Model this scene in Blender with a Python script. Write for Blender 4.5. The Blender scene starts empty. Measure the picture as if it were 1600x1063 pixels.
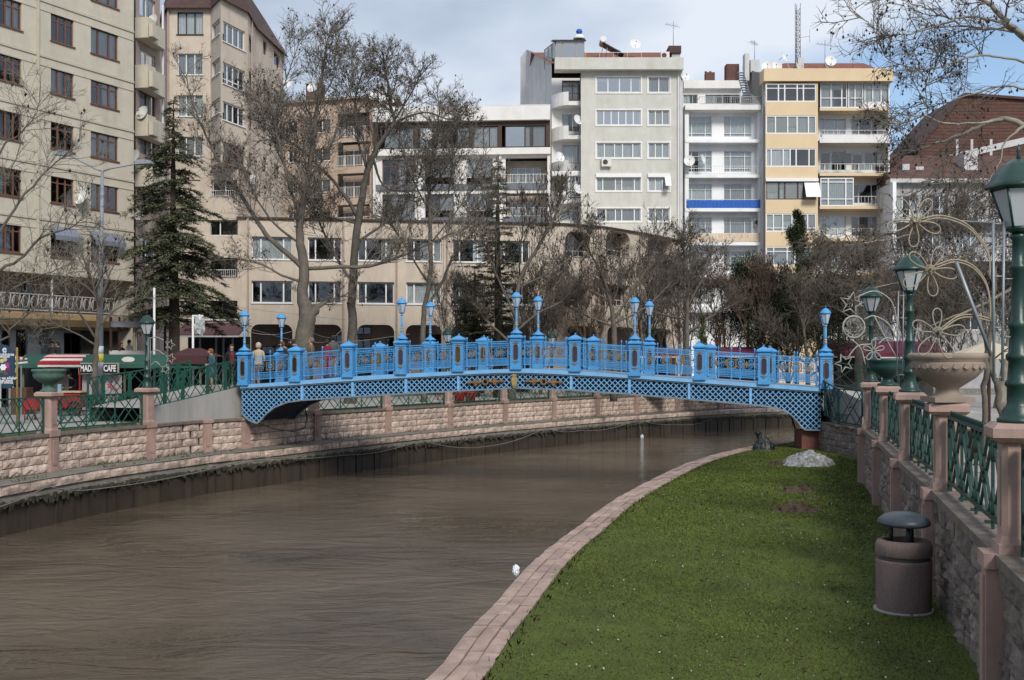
import bpy, bmesh, math, random
import numpy as np
from mathutils import Vector, Matrix, Euler
R = math.radians
rng = random.Random(7)
sc = bpy.context.scene
col = sc.collection
# ------------------------------------------------------------ camera, sky, sun
F, U0, V0, EYE = 1700.0, 800.0, 561.0, 2.0
cam_d = bpy.data.cameras.new('camera')
cam = bpy.data.objects.new('camera', cam_d); col.objects.link(cam)
cam.location = (0, 0, EYE); cam.rotation_euler = (R(90), 0, 0)
cam_d.sensor_width = 36; cam_d.lens = 36 * F / 1600
cam_d.shift_y = 29.5 / 1600
cam_d.clip_start = .2; cam_d.clip_end = 3000
sc.camera = cam
SUN_EL, SUN_AZ = 38, 163
world = bpy.data.worlds.new('World'); sc.world = world; world.use_nodes = True
wn, wl = world.node_tree.nodes, world.node_tree.links
for n in list(wn): wn.remove(n)
wo = wn.new('ShaderNodeOutputWorld'); wb = wn.new('ShaderNodeBackground')
sky = wn.new('ShaderNodeTexSky'); sky.sky_type = 'NISHITA'; sky.sun_disc = False
sky.sun_elevation = R(SUN_EL); sky.sun_rotation = R(SUN_AZ)
sky.air_density = 1.0; sky.dust_density = 1.2; sky.ozone_density = 1.5
wb.inputs['Strength'].default_value = .10
tc = wn.new('ShaderNodeTexCoord')
sep = wn.new('ShaderNodeSeparateXYZ'); wl.new(tc.outputs['Generated'], sep.inputs[0])
ad = wn.new('ShaderNodeMath'); ad.operation = 'ADD'; ad.inputs[1].default_value = .22; wl.new(sep.outputs['Z'], ad.inputs[0])
ab = wn.new('ShaderNodeMath'); ab.operation = 'MAXIMUM'; ab.inputs[1].default_value = .08; wl.new(ad.outputs[0], ab.inputs[0])
dx = wn.new('ShaderNodeMath'); dx.operation = 'DIVIDE'; wl.new(sep.outputs['X'], dx.inputs[0]); wl.new(ab.outputs[0], dx.inputs[1])
dy = wn.new('ShaderNodeMath'); dy.operation = 'DIVIDE'; wl.new(sep.outputs['Y'], dy.inputs[0]); wl.new(ab.outputs[0], dy.inputs[1])
cb = wn.new('ShaderNodeCombineXYZ'); wl.new(dx.outputs[0], cb.inputs[0]); wl.new(dy.outputs[0], cb.inputs[1])
def wnoise(scale, detail, loc):
    mp = wn.new('ShaderNodeMapping'); mp.inputs['Location'].default_value = loc; wl.new(cb.outputs[0], mp.inputs[0])
    t = wn.new('ShaderNodeTexNoise'); t.inputs['Scale'].default_value = scale; t.inputs['Detail'].default_value = detail
    t.inputs['Roughness'].default_value = .55; wl.new(mp.outputs[0], t.inputs['Vector']); return t
def wramp(src, stops):
    r = wn.new('ShaderNodeValToRGB'); e = r.color_ramp.elements
    e[0].position, e[0].color = stops[0][0], (*stops[0][1], 1); e[1].position, e[1].color = stops[-1][0], (*stops[-1][1], 1)
    for p, c in stops[1:-1]:
        q = e.new(p); q.color = (*c, 1)
    wl.new(src, r.inputs[0]); return r
cn = wnoise(.75, 7, (1.9, .35, 0))
# the cloud deck breaks up towards the upper right of the view
bl_ = wn.new('ShaderNodeVectorMath'); bl_.operation = 'DISTANCE'; bl_.inputs[1].default_value = (.86, 2.0, 0); wl.new(cb.outputs[0], bl_.inputs[0])
bm_ = wn.new('ShaderNodeMapRange'); bm_.inputs['From Min'].default_value = .12; bm_.inputs['From Max'].default_value = .75; bm_.inputs['To Min'].default_value = -.30; bm_.inputs['To Max'].default_value = .20; wl.new(bl_.outputs['Value'], bm_.inputs[0])
ba_ = wn.new('ShaderNodeMath'); ba_.operation = 'ADD'; wl.new(cn.outputs['Fac'], ba_.inputs[0]); wl.new(bm_.outputs[0], ba_.inputs[1])
cover = wramp(ba_.outputs[0], [(.37, (0, 0, 0)), (.52, (1, 1, 1))])
sn = wnoise(.62, 6, (5.2, 3.1, 2)); shade = wramp(sn.outputs['Fac'], [(.40, (2.3, 2.75, 3.6)), (.5, (3.4, 3.95, 4.8)), (.59, (4.8, 5.2, 5.8))])
mx = wn.new('ShaderNodeMix'); mx.data_type = 'RGBA'
wl.new(cover.outputs[0], mx.inputs[0]); wl.new(sky.outputs[0], mx.inputs[6]); wl.new(shade.outputs[0], mx.inputs[7])
wl.new(mx.outputs[2], wb.inputs['Color']); wl.new(wb.outputs[0], wo.inputs['Surface'])
sun_d = bpy.data.lights.new('sun', 'SUN'); sun_d.energy = 2.0; sun_d.angle = R(16); sun_d.color = (1, .95, .87)
sun = bpy.data.objects.new('sun', sun_d); col.objects.link(sun)
_sd = Vector((math.sin(R(SUN_AZ)) * math.cos(R(SUN_EL)), math.cos(R(SUN_AZ)) * math.cos(R(SUN_EL)), math.sin(R(SUN_EL))))
sun.rotation_euler = _sd.to_track_quat('Z', 'Y').to_euler(); sun.location = _sd * 60
vs = sc.view_settings
vs.view_transform = 'Standard'; vs.look = 'None'; vs.gamma = 1; vs.exposure = 0.72; vs.use_curve_mapping = False
sc.render.engine = 'CYCLES'
sc.cycles.use_denoising = True
sc.cycles.max_bounces = 6; sc.cycles.transparent_max_bounces = 12; sc.cycles.diffuse_bounces = 3; sc.cycles.glossy_bounces = 3
sc.cycles.caustics_reflective = False; sc.cycles.caustics_refractive = False

# ------------------------------------------------------------ photo geometry helpers
def gy(v, z): return (EYE - z) * F / (v - V0)              # distance of a ground point seen at row v
def G(u, v, z): y = gy(v, z); return ((u - U0) / F * y, y, z)
def P(u, v, y): return ((u - U0) / F * y, y, EYE - (v - V0) / F * y)
def X(u, y): return (u - U0) / F * y
def Z(v, y): return EYE - (v - V0) / F * y

# ------------------------------------------------------------ materials
MATS = {}
def M(name, c, rough=.75, var=.12, scale=2.0, bump=0.0, bscale=25, metal=0.0, rnd=0.0, stain=0.0, stainc=None, spec=.4, stretch=None, coat=0):
    if name in MATS: return MATS[name]
    m = bpy.data.materials.new(name); m.use_nodes = True; MATS[name] = m
    nt = m.node_tree; N, L = nt.nodes, nt.links; b = N['Principled BSDF']
    b.inputs['Roughness'].default_value = rough; b.inputs['Metallic'].default_value = metal
    b.inputs['Specular IOR Level'].default_value = spec
    if coat: b.inputs['Coat Weight'].default_value = coat
    g = N.new('ShaderNodeNewGeometry'); src = g.outputs['Position']
    if stretch:
        mp = N.new('ShaderNodeMapping'); mp.inputs['Scale'].default_value = stretch; L.new(src, mp.inputs[0]); src = mp.outputs[0]
    t = N.new('ShaderNodeTexNoise'); t.inputs['Scale'].default_value = scale; t.inputs['Detail'].default_value = 6; t.inputs['Roughness'].default_value = .6
    L.new(src, t.inputs['Vector'])
    r = N.new('ShaderNodeMapRange'); r.inputs['From Min'].default_value = .3; r.inputs['From Max'].default_value = .7
    r.inputs['To Min'].default_value = 1 - var; r.inputs['To Max'].default_value = 1 + var; L.new(t.outputs['Fac'], r.inputs[0])
    fac = r.outputs[0]
    if rnd:
        oi = N.new('ShaderNodeObjectInfo'); r2 = N.new('ShaderNodeMapRange')
        r2.inputs['To Min'].default_value = 1 - rnd; r2.inputs['To Max'].default_value = 1 + rnd; L.new(oi.outputs['Random'], r2.inputs[0])
        mu = N.new('ShaderNodeMath'); mu.operation = 'MULTIPLY'; L.new(fac, mu.inputs[0]); L.new(r2.outputs[0], mu.inputs[1]); fac = mu.outputs[0]
    vm = N.new('ShaderNodeVectorMath'); vm.operation = 'SCALE'; vm.inputs[0].default_value = c; L.new(fac, vm.inputs['Scale'])
    out = vm.outputs[0]
    if stain:
        t2 = N.new('ShaderNodeTexNoise'); t2.inputs['Scale'].default_value = scale * .6; t2.inputs['Detail'].default_value = 8; t2.inputs['Roughness'].default_value = .7
        mp2 = N.new('ShaderNodeMapping'); mp2.inputs['Scale'].default_value = (1, 1, .16); mp2.inputs['Location'].default_value = (3, 8, 1)
        L.new(src, mp2.inputs[0]); L.new(mp2.outputs[0], t2.inputs['Vector'])
        rr = N.new('ShaderNodeMapRange'); rr.inputs['From Min'].default_value = .46; rr.inputs['From Max'].default_value = .68
        rr.inputs['To Max'].default_value = stain; L.new(t2.outputs['Fac'], rr.inputs[0])
        mx = N.new('ShaderNodeMix'); mx.data_type = 'RGBA'; L.new(rr.outputs[0], mx.inputs[0]); L.new(out, mx.inputs[6])
        mx.inputs[7].default_value = (*(stainc or tuple(x * .35 for x in c)), 1); out = mx.outputs[2]
    L.new(out, b.inputs['Base Color'])
    if bump:
        t3 = N.new('ShaderNodeTexNoise'); t3.inputs['Scale'].default_value = bscale; t3.inputs['Detail'].default_value = 5; L.new(src, t3.inputs['Vector'])
        bp = N.new('ShaderNodeBump'); bp.inputs['Strength'].default_value = bump; bp.inputs['Distance'].default_value = .02
        L.new(t3.outputs['Fac'], bp.inputs['Height']); L.new(bp.outputs[0], b.inputs['Normal'])
    return m
def glass_mat(name, tint=(.5, .55, .58), gloss=.12, rough=.03):
    if name in MATS: return MATS[name]
    m = bpy.data.materials.new(name); m.use_nodes = True; MATS[name] = m
    N, L = m.node_tree.nodes, m.node_tree.links
    N.remove(N['Principled BSDF']); o = N['Material Output']
    tr = N.new('ShaderNodeBsdfTransparent'); tr.inputs[0].default_value = (*tint, 1)
    gl = N.new('ShaderNodeBsdfGlossy'); gl.inputs['Roughness'].default_value = rough; gl.inputs[0].default_value = (.9, .95, 1, 1)
    fr = N.new('ShaderNodeFresnel'); fr.inputs[0].default_value = 1.5
    a = N.new('ShaderNodeMath'); a.operation = 'ADD'; a.inputs[1].default_value = gloss; a.use_clamp = True
    t = N.new('ShaderNodeTexNoise'); t.inputs['Scale'].default_value = .8; g = N.new('ShaderNodeNewGeometry'); L.new(g.outputs['Position'], t.inputs['Vector'])
    bp = N.new('ShaderNodeBump'); bp.inputs['Strength'].default_value = .12; bp.inputs['Distance'].default_value = .05; L.new(t.outputs['Fac'], bp.inputs['Height'])
    L.new(bp.outputs[0], gl.inputs['Normal'])
    mx = N.new('ShaderNodeMixShader'); L.new(fr.outputs[0], a.inputs[0]); L.new(a.outputs[0], mx.inputs[0]); L.new(tr.outputs[0], mx.inputs[1]); L.new(gl.outputs[0], mx.inputs[2])
    L.new(mx.outputs[0], o.inputs['Surface']); return m

# ------------------------------------------------------------ mesh builder
class MB:
    def __init__(s): s.v = []; s.f = []; s.m = []; s.mi = 0; s.sm = []; s.smooth = False
    def face(s, pts):
        n = len(s.v); s.v.extend(pts); s.f.append(tuple(range(n, n + len(pts)))); s.m.append(s.mi); s.sm.append(s.smooth)
    def box(s, a, b, fr=None):
        x0, y0, z0 = a; x1, y1, z1 = b
        if x0 > x1: x0, x1 = x1, x0
        if y0 > y1: y0, y1 = y1, y0
        if z0 > z1: z0, z1 = z1, z0
        p = [(x0,y0,z0),(x1,y0,z0),(x1,y1,z0),(x0,y1,z0),(x0,y0,z1),(x1,y0,z1),(x1,y1,z1),(x0,y1,z1)]
        if fr: p = [fr(q) for q in p]
        n = len(s.v); s.v.extend(p)
        for q in ((0,3,2,1),(4,5,6,7),(0,1,5,4),(1,2,6,5),(2,3,7,6),(3,0,4,7)):
            s.f.append(tuple(n + i for i in q)); s.m.append(s.mi); s.sm.append(False)
        return s
    def tube(s, pts, rad, n=5, cap=True, closed=False):
        if isinstance(rad, (int, float)): rad = [rad] * len(pts)
        k = len(pts); base = len(s.v); P_ = [Vector(p) for p in pts]
        up = None
        for i in range(k):
            if closed: d = P_[(i + 1) % k] - P_[i - 1]
            else: d = P_[min(i + 1, k - 1)] - P_[max(i - 1, 0)]
            if d.length < 1e-9: d = Vector((0, 0, 1))
            d.normalize()
            if up is None:
                up = Vector((0, 0, 1)) if abs(d.z) < .9 else Vector((1, 0, 0))
            a = d.cross(up)
            if a.length < 1e-6: a = d.cross(Vector((0, 1, .1)))
            a.normalize(); b = a.cross(d); up = b
            for j in range(n):
                t = 2 * math.pi * j / n; c_, s_ = math.cos(t) * rad[i], math.sin(t) * rad[i]
                s.v.append((P_[i].x + a.x * c_ + b.x * s_, P_[i].y + a.y * c_ + b.y * s_, P_[i].z + a.z * c_ + b.z * s_))
        for i in range(k if closed else k - 1):
            i2 = (i + 1) % k
            for j in range(n):
                j2 = (j + 1) % n
                s.f.append((base + i*n + j, base + i*n + j2, base + i2*n + j2, base + i2*n + j)); s.m.append(s.mi); s.sm.append(True)
        if cap and not closed:
            s.f.append(tuple(base + j for j in range(n))[::-1]); s.m.append(s.mi); s.sm.append(False)
            s.f.append(tuple(base + (k-1)*n + j for j in range(n))); s.m.append(s.mi); s.sm.append(False)
        return s
    def lathe(s, prof, n=16, c=(0, 0, 0), sq=None, smooth=True, rot=0):
        """prof: (r, z) pairs; sq=True makes square section"""
        base = len(s.v); k = len(prof)
        for r, z in prof:
            for j in range(n):
                t = 2 * math.pi * (j + .5) / n + rot; rr = r
                s.v.append((c[0] + rr * math.cos(t), c[1] + rr * math.sin(t), c[2] + z))
        for i in range(k - 1):
            for j in range(n):
                j2 = (j + 1) % n
                s.f.append((base + i*n + j, base + i*n + j2, base + (i+1)*n + j2, base + (i+1)*n + j)); s.m.append(s.mi); s.sm.append(smooth)
        s.f.append(tuple(base + j for j in range(n))[::-1]); s.m.append(s.mi); s.sm.append(False)
        s.f.append(tuple(base + (k-1)*n + j for j in range(n))); s.m.append(s.mi); s.sm.append(False)
        return s
    def prism(s, poly, d0, d1, fr):
        """poly in (a,b); fr(a,d,b)->world; extrude d0..d1"""
        n = len(s.v); k = len(poly)
        s.v.extend([fr(a, d0, b) for a, b in poly] + [fr(a, d1, b) for a, b in poly])
        s.f.append(tuple(range(n, n + k))); s.f.append(tuple(range(n + 2*k - 1, n + k - 1, -1)))
        s.m += [s.mi] * 2; s.sm += [False] * 2
        for i in range(k):
            j = (i + 1) % k
            s.f.append((n + j, n + i, n + k + i, n + k + j)); s.m.append(s.mi); s.sm.append(False)
        return s
    def mesh(s, name, mats):
        me = bpy.data.meshes.new(name); me.from_pydata([tuple(p) for p in s.v], [], s.f)
        for m in (mats if isinstance(mats, (list, tuple)) else [mats]): me.materials.append(m)
        if any(s.m): me.polygons.foreach_set('material_index', s.m)
        me.polygons.foreach_set('use_smooth', s.sm); me.update(); return me
    def obj(s, name, mats, parent=None, loc=None, rz=0):
        return link(name, s.mesh(name, mats), parent, loc, rz)
def link(name, me, parent=None, loc=None, rz=0, scale=None):
    o = bpy.data.objects.new(name, me); col.objects.link(o)
    if parent is not None: o.parent = parent
    if loc is not None: o.location = loc
    if rz: o.rotation_euler[2] = rz
    if scale: o.scale = scale
    return o
def tag(o, label=None, cat=None, group=None, kind=None):
    if label: o['label'] = label
    if cat: o['category'] = cat
    if group: o['group'] = group
    if kind: o['kind'] = kind
    return o
def thing(name, label, cat, loc=(0, 0, 0), rz=0, group=None):
    o = bpy.data.objects.new(name, None); col.objects.link(o); o.location = loc; o.rotation_euler[2] = rz
    o.empty_display_size = .2
    return tag(o, label, cat, group)
def copy_tree(o, parent=None):
    c = o.copy(); col.objects.link(c)
    if parent: c.parent = parent
    for ch in list(o.children): copy_tree(ch, c)
    return c
def fixn(o):
    bm = bmesh.new(); bm.from_mesh(o.data); bmesh.ops.recalc_face_normals(bm, faces=bm.faces); bm.to_mesh(o.data); bm.free(); return o
def polyline(pts, step):
    """resample xy(z) polyline at equal steps -> list of (point, tangent, dist)"""
    P_ = [Vector(p) for p in pts]; out = []; acc = 0; d = 0
    L_ = [(P_[i+1] - P_[i]).length for i in range(len(P_) - 1)]; tot = sum(L_); n = max(1, round(tot / step))
    for k in range(n + 1):
        t = tot * k / n; i = 0
        while i < len(L_) - 1 and t > L_[i] + 1e-9: t -= L_[i]; i += 1
        out.append(P_[i].lerp(P_[i+1], min(1, t / L_[i])))
    return out
def smooth_pl(pts, n=6):
    """Catmull-Rom through the points"""
    P_ = [Vector(p) for p in pts]; P_ = [2*P_[0] - P_[1]] + P_ + [2*P_[-1] - P_[-2]]; out = []
    for i in range(1, len(P_) - 2):
        a, b, c, d = P_[i-1:i+3]
        for k in range(n):
            t = k / n
            out.append(.5 * ((2*b) + (c - a)*t + (2*a - 5*b + 4*c - d)*t*t + (3*b - a - 3*c + d)*t*t*t))
    out.append(P_[-2]); return out
def offset_pl(pts, d):
    """offset an xy polyline sideways (left of travel positive)"""
    out = []
    for i, p in enumerate(pts):
        t = (pts[min(i+1, len(pts)-1)] - pts[max(i-1, 0)]); t.normalize()
        out.append(Vector((p.x - t.y * d, p.y + t.x * d, p.z if len(p) > 2 else 0)))
    return out
def text_mesh(body, size, mat, depth=.01, bold=0):
    cu = bpy.data.curves.new('lettering', 'FONT'); cu.body = body; cu.size = size; cu.extrude = depth; cu.align_x = 'CENTER'; cu.align_y = 'CENTER'
    cu.offset = bold; cu.resolution_u = 2
    o = bpy.data.objects.new('lettering', cu); col.objects.link(o)
    dg = bpy.context.evaluated_depsgraph_get(); me = bpy.data.meshes.new_from_object(o.evaluated_get(dg))
    bpy.data.objects.remove(o); me.materials.clear(); me.materials.append(mat); return me
# ------------------------------------------------------------ colours of the setting
m_pink = M('pink_stone', (.53, .41, .34), .85, .30, 5, .9, 26, rnd=.16, stain=.7, stainc=(.13, .105, .09))
m_pinkd = M('pink_stone_smooth', (.37, .25, .21), .7, .15, 2.5, .2, 60, rnd=.05, stain=.45, stainc=(.12, .09, .08))
m_cope = M('coping_stone', (.17, .135, .115), .9, .25, 4, .4, 40, stain=.5, stainc=(.07, .075, .045))
m_rstone = M('brown_wall_stone', (.185, .145, .125), .9, .35, 5, 1.0, 22, rnd=.28, stain=.5, stainc=(.09, .085, .075))
m_mortar = M('mortar', (.10, .085, .07), .95, .2, 4)
m_moss = M('moss', (.05, .048, .034), 1, .4, 5, .6, 30)
m_ledge = M('ledge_concrete', (.17, .155, .135), .9, .3, 3, .6, 25, stain=.5, stainc=(.07, .07, .05))
m_pile = M('wet_sheet_piling', (.046, .036, .027), .5, .3, 3, .2, 20, stretch=(1, 1, .2), rnd=.12)
m_pave = M('pavement', (.30, .285, .27), .85, .12, 1.2, .2, 30, stain=.2)
m_soil = M('soil', (.05, .045, .025), 1, .4, 2, .8, 20)
m_conc = M('pale_concrete', (.31, .30, .285), .85, .12, 1.6, .2, 30, stain=.35, stainc=(.17, .16, .15), stretch=(1, 1, .25))
m_lawn = M('lawn_ground', (.060, .080, .010), 1, .35, 1.2, .8, 60, stain=.35, stainc=(.060, .058, .018))
m_gravel = M('street', (.16, .155, .15), .9, .12, 2)

# water
m_water = bpy.data.materials.new('river_water'); m_water.use_nodes = True
N, L = m_water.node_tree.nodes, m_water.node_tree.links; b = N['Principled BSDF']
b.inputs['Roughness'].default_value = .05; b.inputs['IOR'].default_value = 1.33; b.inputs['Specular IOR Level'].default_value = .5
g = N.new('ShaderNodeNewGeometry')
def _nz(sc_, det, rot, mscale, dist=0):
    mp = N.new('ShaderNodeMapping'); mp.inputs['Rotation'].default_value = (0, 0, R(rot)); mp.inputs['Scale'].default_value = mscale
    L.new(g.outputs['Position'], mp.inputs[0]); t = N.new('ShaderNodeTexNoise'); t.inputs['Scale'].default_value = sc_
    t.inputs['Detail'].default_value = det; t.inputs['Roughness'].default_value = .6; t.inputs['Distortion'].default_value = dist; L.new(mp.outputs[0], t.inputs['Vector']); return t
n1 = _nz(4.6, 6, 9, (.55, 1.35, 1), 1.2); n2 = _nz(.8, 4, -14, (.6, 1.2, 1), 1.6); n3 = _nz(.16, 3, 0, (1, 1, 1), .5)
c1 = N.new('ShaderNodeMapRange'); c1.inputs['From Min'].default_value = .35; c1.inputs['From Max'].default_value = .65; L.new(n3.outputs['Fac'], c1.inputs[0])
mx = N.new('ShaderNodeMix'); mx.data_type = 'RGBA'; mx.inputs[6].default_value = (.070, .054, .037, 1); mx.inputs[7].default_value = (.132, .104, .075, 1)
L.new(c1.outputs[0], mx.inputs[0]); L.new(mx.outputs[2], b.inputs['Base Color'])
sm_ = N.new('ShaderNodeMath'); sm_.operation = 'MULTIPLY_ADD'; sm_.inputs[1].default_value = 2.2; L.new(n2.outputs['Fac'], sm_.inputs[0]); fm_ = N.new('ShaderNodeMath'); fm_.operation = 'MULTIPLY'; L.new(n1.outputs['Fac'], fm_.inputs[0]); L.new(c1.outputs[0], fm_.inputs[1]); L.new(fm_.outputs[0], sm_.inputs[2])
bp = N.new('ShaderNodeBump'); bp.inputs['Strength'].default_value = .9; bp.inputs['Distance'].default_value = .05; L.new(sm_.outputs[0], bp.inputs['Height']); L.new(bp.outputs[0], b.inputs['Normal'])

ZW, ZL, ZLED, ZCL = -3.2, -.5, -1.68, -.43       # water, left ground, left ledge, left coping top
Wpx = [(-160, 880), (-70, 857), (22.6, 833.7), (85, 819), (144, 805.5), (209, 793), (271, 782), (330.5, 771), (388, 763.5), (433.6, 757), (530, 741.5), (621.5, 728.6),
       (702.8, 718), (769.8, 709), (858.4, 699), (937, 690), (1044, 679.5), (1128, 673), (1217.5, 668)]
Wp = [Vector((*G(u, v, ZW)[:2], 0)) for u, v in Wpx]
Wp = [Vector((-22, -40, 0)), Vector((-19, 0, 0)), Vector((-17.2, 18, 0))] + Wp + [Vector((27, 85.5, 0)), Vector((45, 88.5, 0)), Vector((110, 91, 0)), Vector((420, 96, 0))]
Wc = polyline(smooth_pl(Wp[3:-3], 6), .67)        # detailed part
def u_of(p): return U0 + F * p.x / p.y
def find_u(curve, u):
    for i in range(len(curve) - 1):
        a, b_ = u_of(curve[i]), u_of(curve[i+1])
        if (a - u) * (b_ - u) <= 0 and abs(b_ - a) > 1e-9:
            return i + (u - a) / (b_ - a)
    return None
def at(curve, t):
    i = min(int(t), len(curve) - 2); return curve[i].lerp(curve[i+1], t - i)
def tan_at(curve, t):
    i = max(0, min(int(t), len(curve) - 2)); d = curve[i+1] - curve[i]; d.normalize(); return d

def strip(name, c0, z0, c1, z1, mat, kind='structure', parent=None):
    mb = MB()
    for i in range(len(c0) - 1):
        mb.face([(c0[i].x, c0[i].y, z0), (c0[i+1].x, c0[i+1].y, z0), (c1[i+1].x, c1[i+1].y, z1), (c1[i].x, c1[i].y, z1)])
    o = mb.obj(name, mat, parent)
    if parent is None: o['kind'] = kind
    return o
def ngon(name, pts, z, mat, kind='structure'):
    bm = bmesh.new(); vs_ = [bm.verts.new((p[0], p[1], z(p) if callable(z) else z)) for p in pts]
    bm.faces.new(vs_); bmesh.ops.triangulate(bm, faces=bm.faces); me = bpy.data.meshes.new(name); bm.to_mesh(me); bm.free(); me.materials.append(mat)
    if me.polygons and me.polygons[0].normal.z < 0: me.flip_normals()
    return tag(link(name, me), kind=kind)

MB().box((-60, -80, ZW - .5), (430, 110, ZW)).obj('river', m_water)['kind'] = 'structure'
# left land
allW = Wp[:3] + Wc + Wp[-3:]
land_c = offset_pl(allW, 1.15)
ngon('street', list(land_c) + [(1500, 110), (1500, 1500), (-1500, 1500), (-1500, -40)], ZL, m_gravel)
side_c = offset_pl(Wc, 1.15); g2 = offset_pl(Wc, 2.3); p2 = offset_pl(Wc, 11)
strip('grass_strip', side_c, ZL + .05, g2, ZL + .05, M('verge', (.055, .075, .025), 1, .4, 3, .6, 40))['kind'] = 'structure'
strip('promenade_pavement', g2, ZL + .08, p2, ZL + .08, m_pave)
strip('river_wall_far', offset_pl(Wp[-4:], 0), ZW - .3, offset_pl(Wp[-4:], 1.15), ZL + .02, m_ledge)

# ------------------------------------------------------------ rock faced block meshes
def rock(seed, nx=4, nz=3, amp=.12, margin=.06, rim=.35):
    r = random.Random(seed); mb = MB(); g_ = []
    for k in range(nz + 1):
        row = []
        for i in range(nx + 1):
            x = i / nx - .5; z = k / nz; e = i in (0, nx) or k in (0, nz)
            x *= 1 - margin; z = .5 + (z - .5) * (1 - margin * 1.6)
            if not e: x += r.uniform(-.05, .05); z += r.uniform(-.06, .06)
            y = -1 - (r.uniform(-.02, .06) if e else r.uniform(.2, 1)) * amp * (rim if e else 1)
            row.append((x, y, z))
        g_.append(row)
    for k in range(nz):
        for i in range(nx):
            mb.face([g_[k][i], g_[k][i+1], g_[k+1][i+1], g_[k+1][i]])
    per = [g_[0][i] for i in range(nx+1)] + [g_[k][nx] for k in range(1, nz+1)] + [g_[nz][i] for i in range(nx-1, -1, -1)] + [g_[k][0] for k in range(nz-1, 0, -1)]
    for a, b_ in zip(per, per[1:] + per[:1]):
        mb.face([b_, a, (a[0], 0, a[2]), (b_[0], 0, b_[2])])
    return mb
ROCKS = [rock(s, amp=1.0, margin=.05) for s in range(10)]      # y extent: -1..-2, scaled by depth
rock_me = {}
def rock_mesh(k, mat, tag_):
    if (k, tag_) not in rock_me: rock_me[(k, tag_)] = ROCKS[k].mesh(tag_, mat)
    return rock_me[(k, tag_)]

# ------------------------------------------------------------ left river wall
wall = thing('river_wall', 'long pink stone river wall with pilasters on the far bank', 'river wall')
WL = offset_pl(Wc, .95)
strip('backing', offset_pl(Wc, 1.0), ZLED - .1, offset_pl(Wc, 1.0), ZCL - .08, m_mortar, parent=wall)
pil_u = [-140, 79, 232, 321, 381, 492, 604, 701, 787, 863.5, 932, 992, 1056, 1123, 1190]
pil_t = [find_u(WL, u) for u in pil_u]
pil_t = [0.0 if t is None else t for t in pil_t]
items = []                      # (distance, loc, rz, scale)
for a, b_ in zip(pil_t, pil_t[1:] + [len(WL) - 1.0]):
    seg = (b_ - a) * (WL[1] - WL[0]).length
    if seg < .6: continue
    for row in range(4):
        n = max(1, round((seg - .4) / .62)); off = .5 if row % 2 else 0
        edges = [0] + sorted(min(1, max(0, (i + off + rng.uniform(-.12, .12)) / n)) for i in range(1 - (1 if off else 0), n)) + [1]
        edges = [e for i, e in enumerate(edges) if i == 0 or e - edges[i-1] > .02]
        for e0, e1 in zip(edges, edges[1:]):
            t = a + (b_ - a) * ((e0 + e1) / 2); p = at(WL, t); d = tan_at(WL, t); w = (e1 - e0) * seg
            items.append((p.y, (p.x, p.y, ZLED + row * .29), math.atan2(d.y, d.x), (w * 1.0, .05, .29)))
items.sort(key=lambda q: q[0])
far = MB()
for k, (dd, loc, rz, scl) in enumerate(items):
    rk = rng.randrange(10)
    # outward (towards the river) is to the right of travel: local -y
    if k < 300:
        o = link('stone_block', rock_mesh(rk, m_pink, 'stone_block'), wall, loc, rz, scl)
    else:
        c_, s_ = math.cos(rz), math.sin(rz); n0 = len(far.v); r_ = ROCKS[rk]
        for x, y, z in r_.v:
            x *= scl[0]; y *= scl[1]; z *= scl[2]; far.v.append((loc[0] + x*c_ - y*s_, loc[1] + x*s_ + y*c_, loc[2] + z))
        far.f += [tuple(n0 + i for i in f) for f in r_.f]; far.m += r_.m; far.sm += r_.sm
if far.v: far.obj('stone_blocks_far', m_pink, wall)['kind'] = 'stuff'
# coping in lengths
def curve_box(name, curve, t0, t1, d0, d1, z0, z1, mat, parent, step=.8):
    n = max(1, int((t1 - t0) / step)); mb = MB(); pts = []
    for i in range(n + 1):
        t = t0 + (t1 - t0) * i / n; p = at(curve, t); d = tan_at(curve, t); nx, ny = -d.y, d.x
        pts.append(((p.x + nx*d0, p.y + ny*d0), (p.x + nx*d1, p.y + ny*d1)))
    za = z0 if callable(z0) else (lambda p: z0); zb = z1 if callable(z1) else (lambda p: z1)
    for (a, b_), (c_, e_) in zip(pts, pts[1:]):
        mb.face([(*a, zb(a)), (*c_, zb(c_)), (*e_, zb(e_)), (*b_, zb(b_))]); mb.face([(*a, za(a)), (*b_, za(b_)), (*e_, za(e_)), (*c_, za(c_))])
        mb.face([(*a, za(a)), (*c_, za(c_)), (*c_, zb(c_)), (*a, zb(a))]); mb.face([(*b_, za(b_)), (*b_, zb(b_)), (*e_, zb(e_)), (*e_, za(e_))])
    a, b_ = pts[0]; mb.face([(*a, za(a)), (*a, zb(a)), (*b_, zb(b_)), (*b_, za(b_))])
    a, b_ = pts[-1]; mb.face([(*a, za(a)), (*b_, za(b_)), (*b_, zb(b_)), (*a, zb(a))])
    return mb.obj(name, mat, parent)
for a, b_ in zip(pil_t, pil_t[1:] + [len(WL) - 1.0]):
    if b_ - a > .8: curve_box('coping', WL, a + .25, b_ - .25, -.13, .3, ZCL - .09, ZCL, m_cope, wall)
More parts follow.
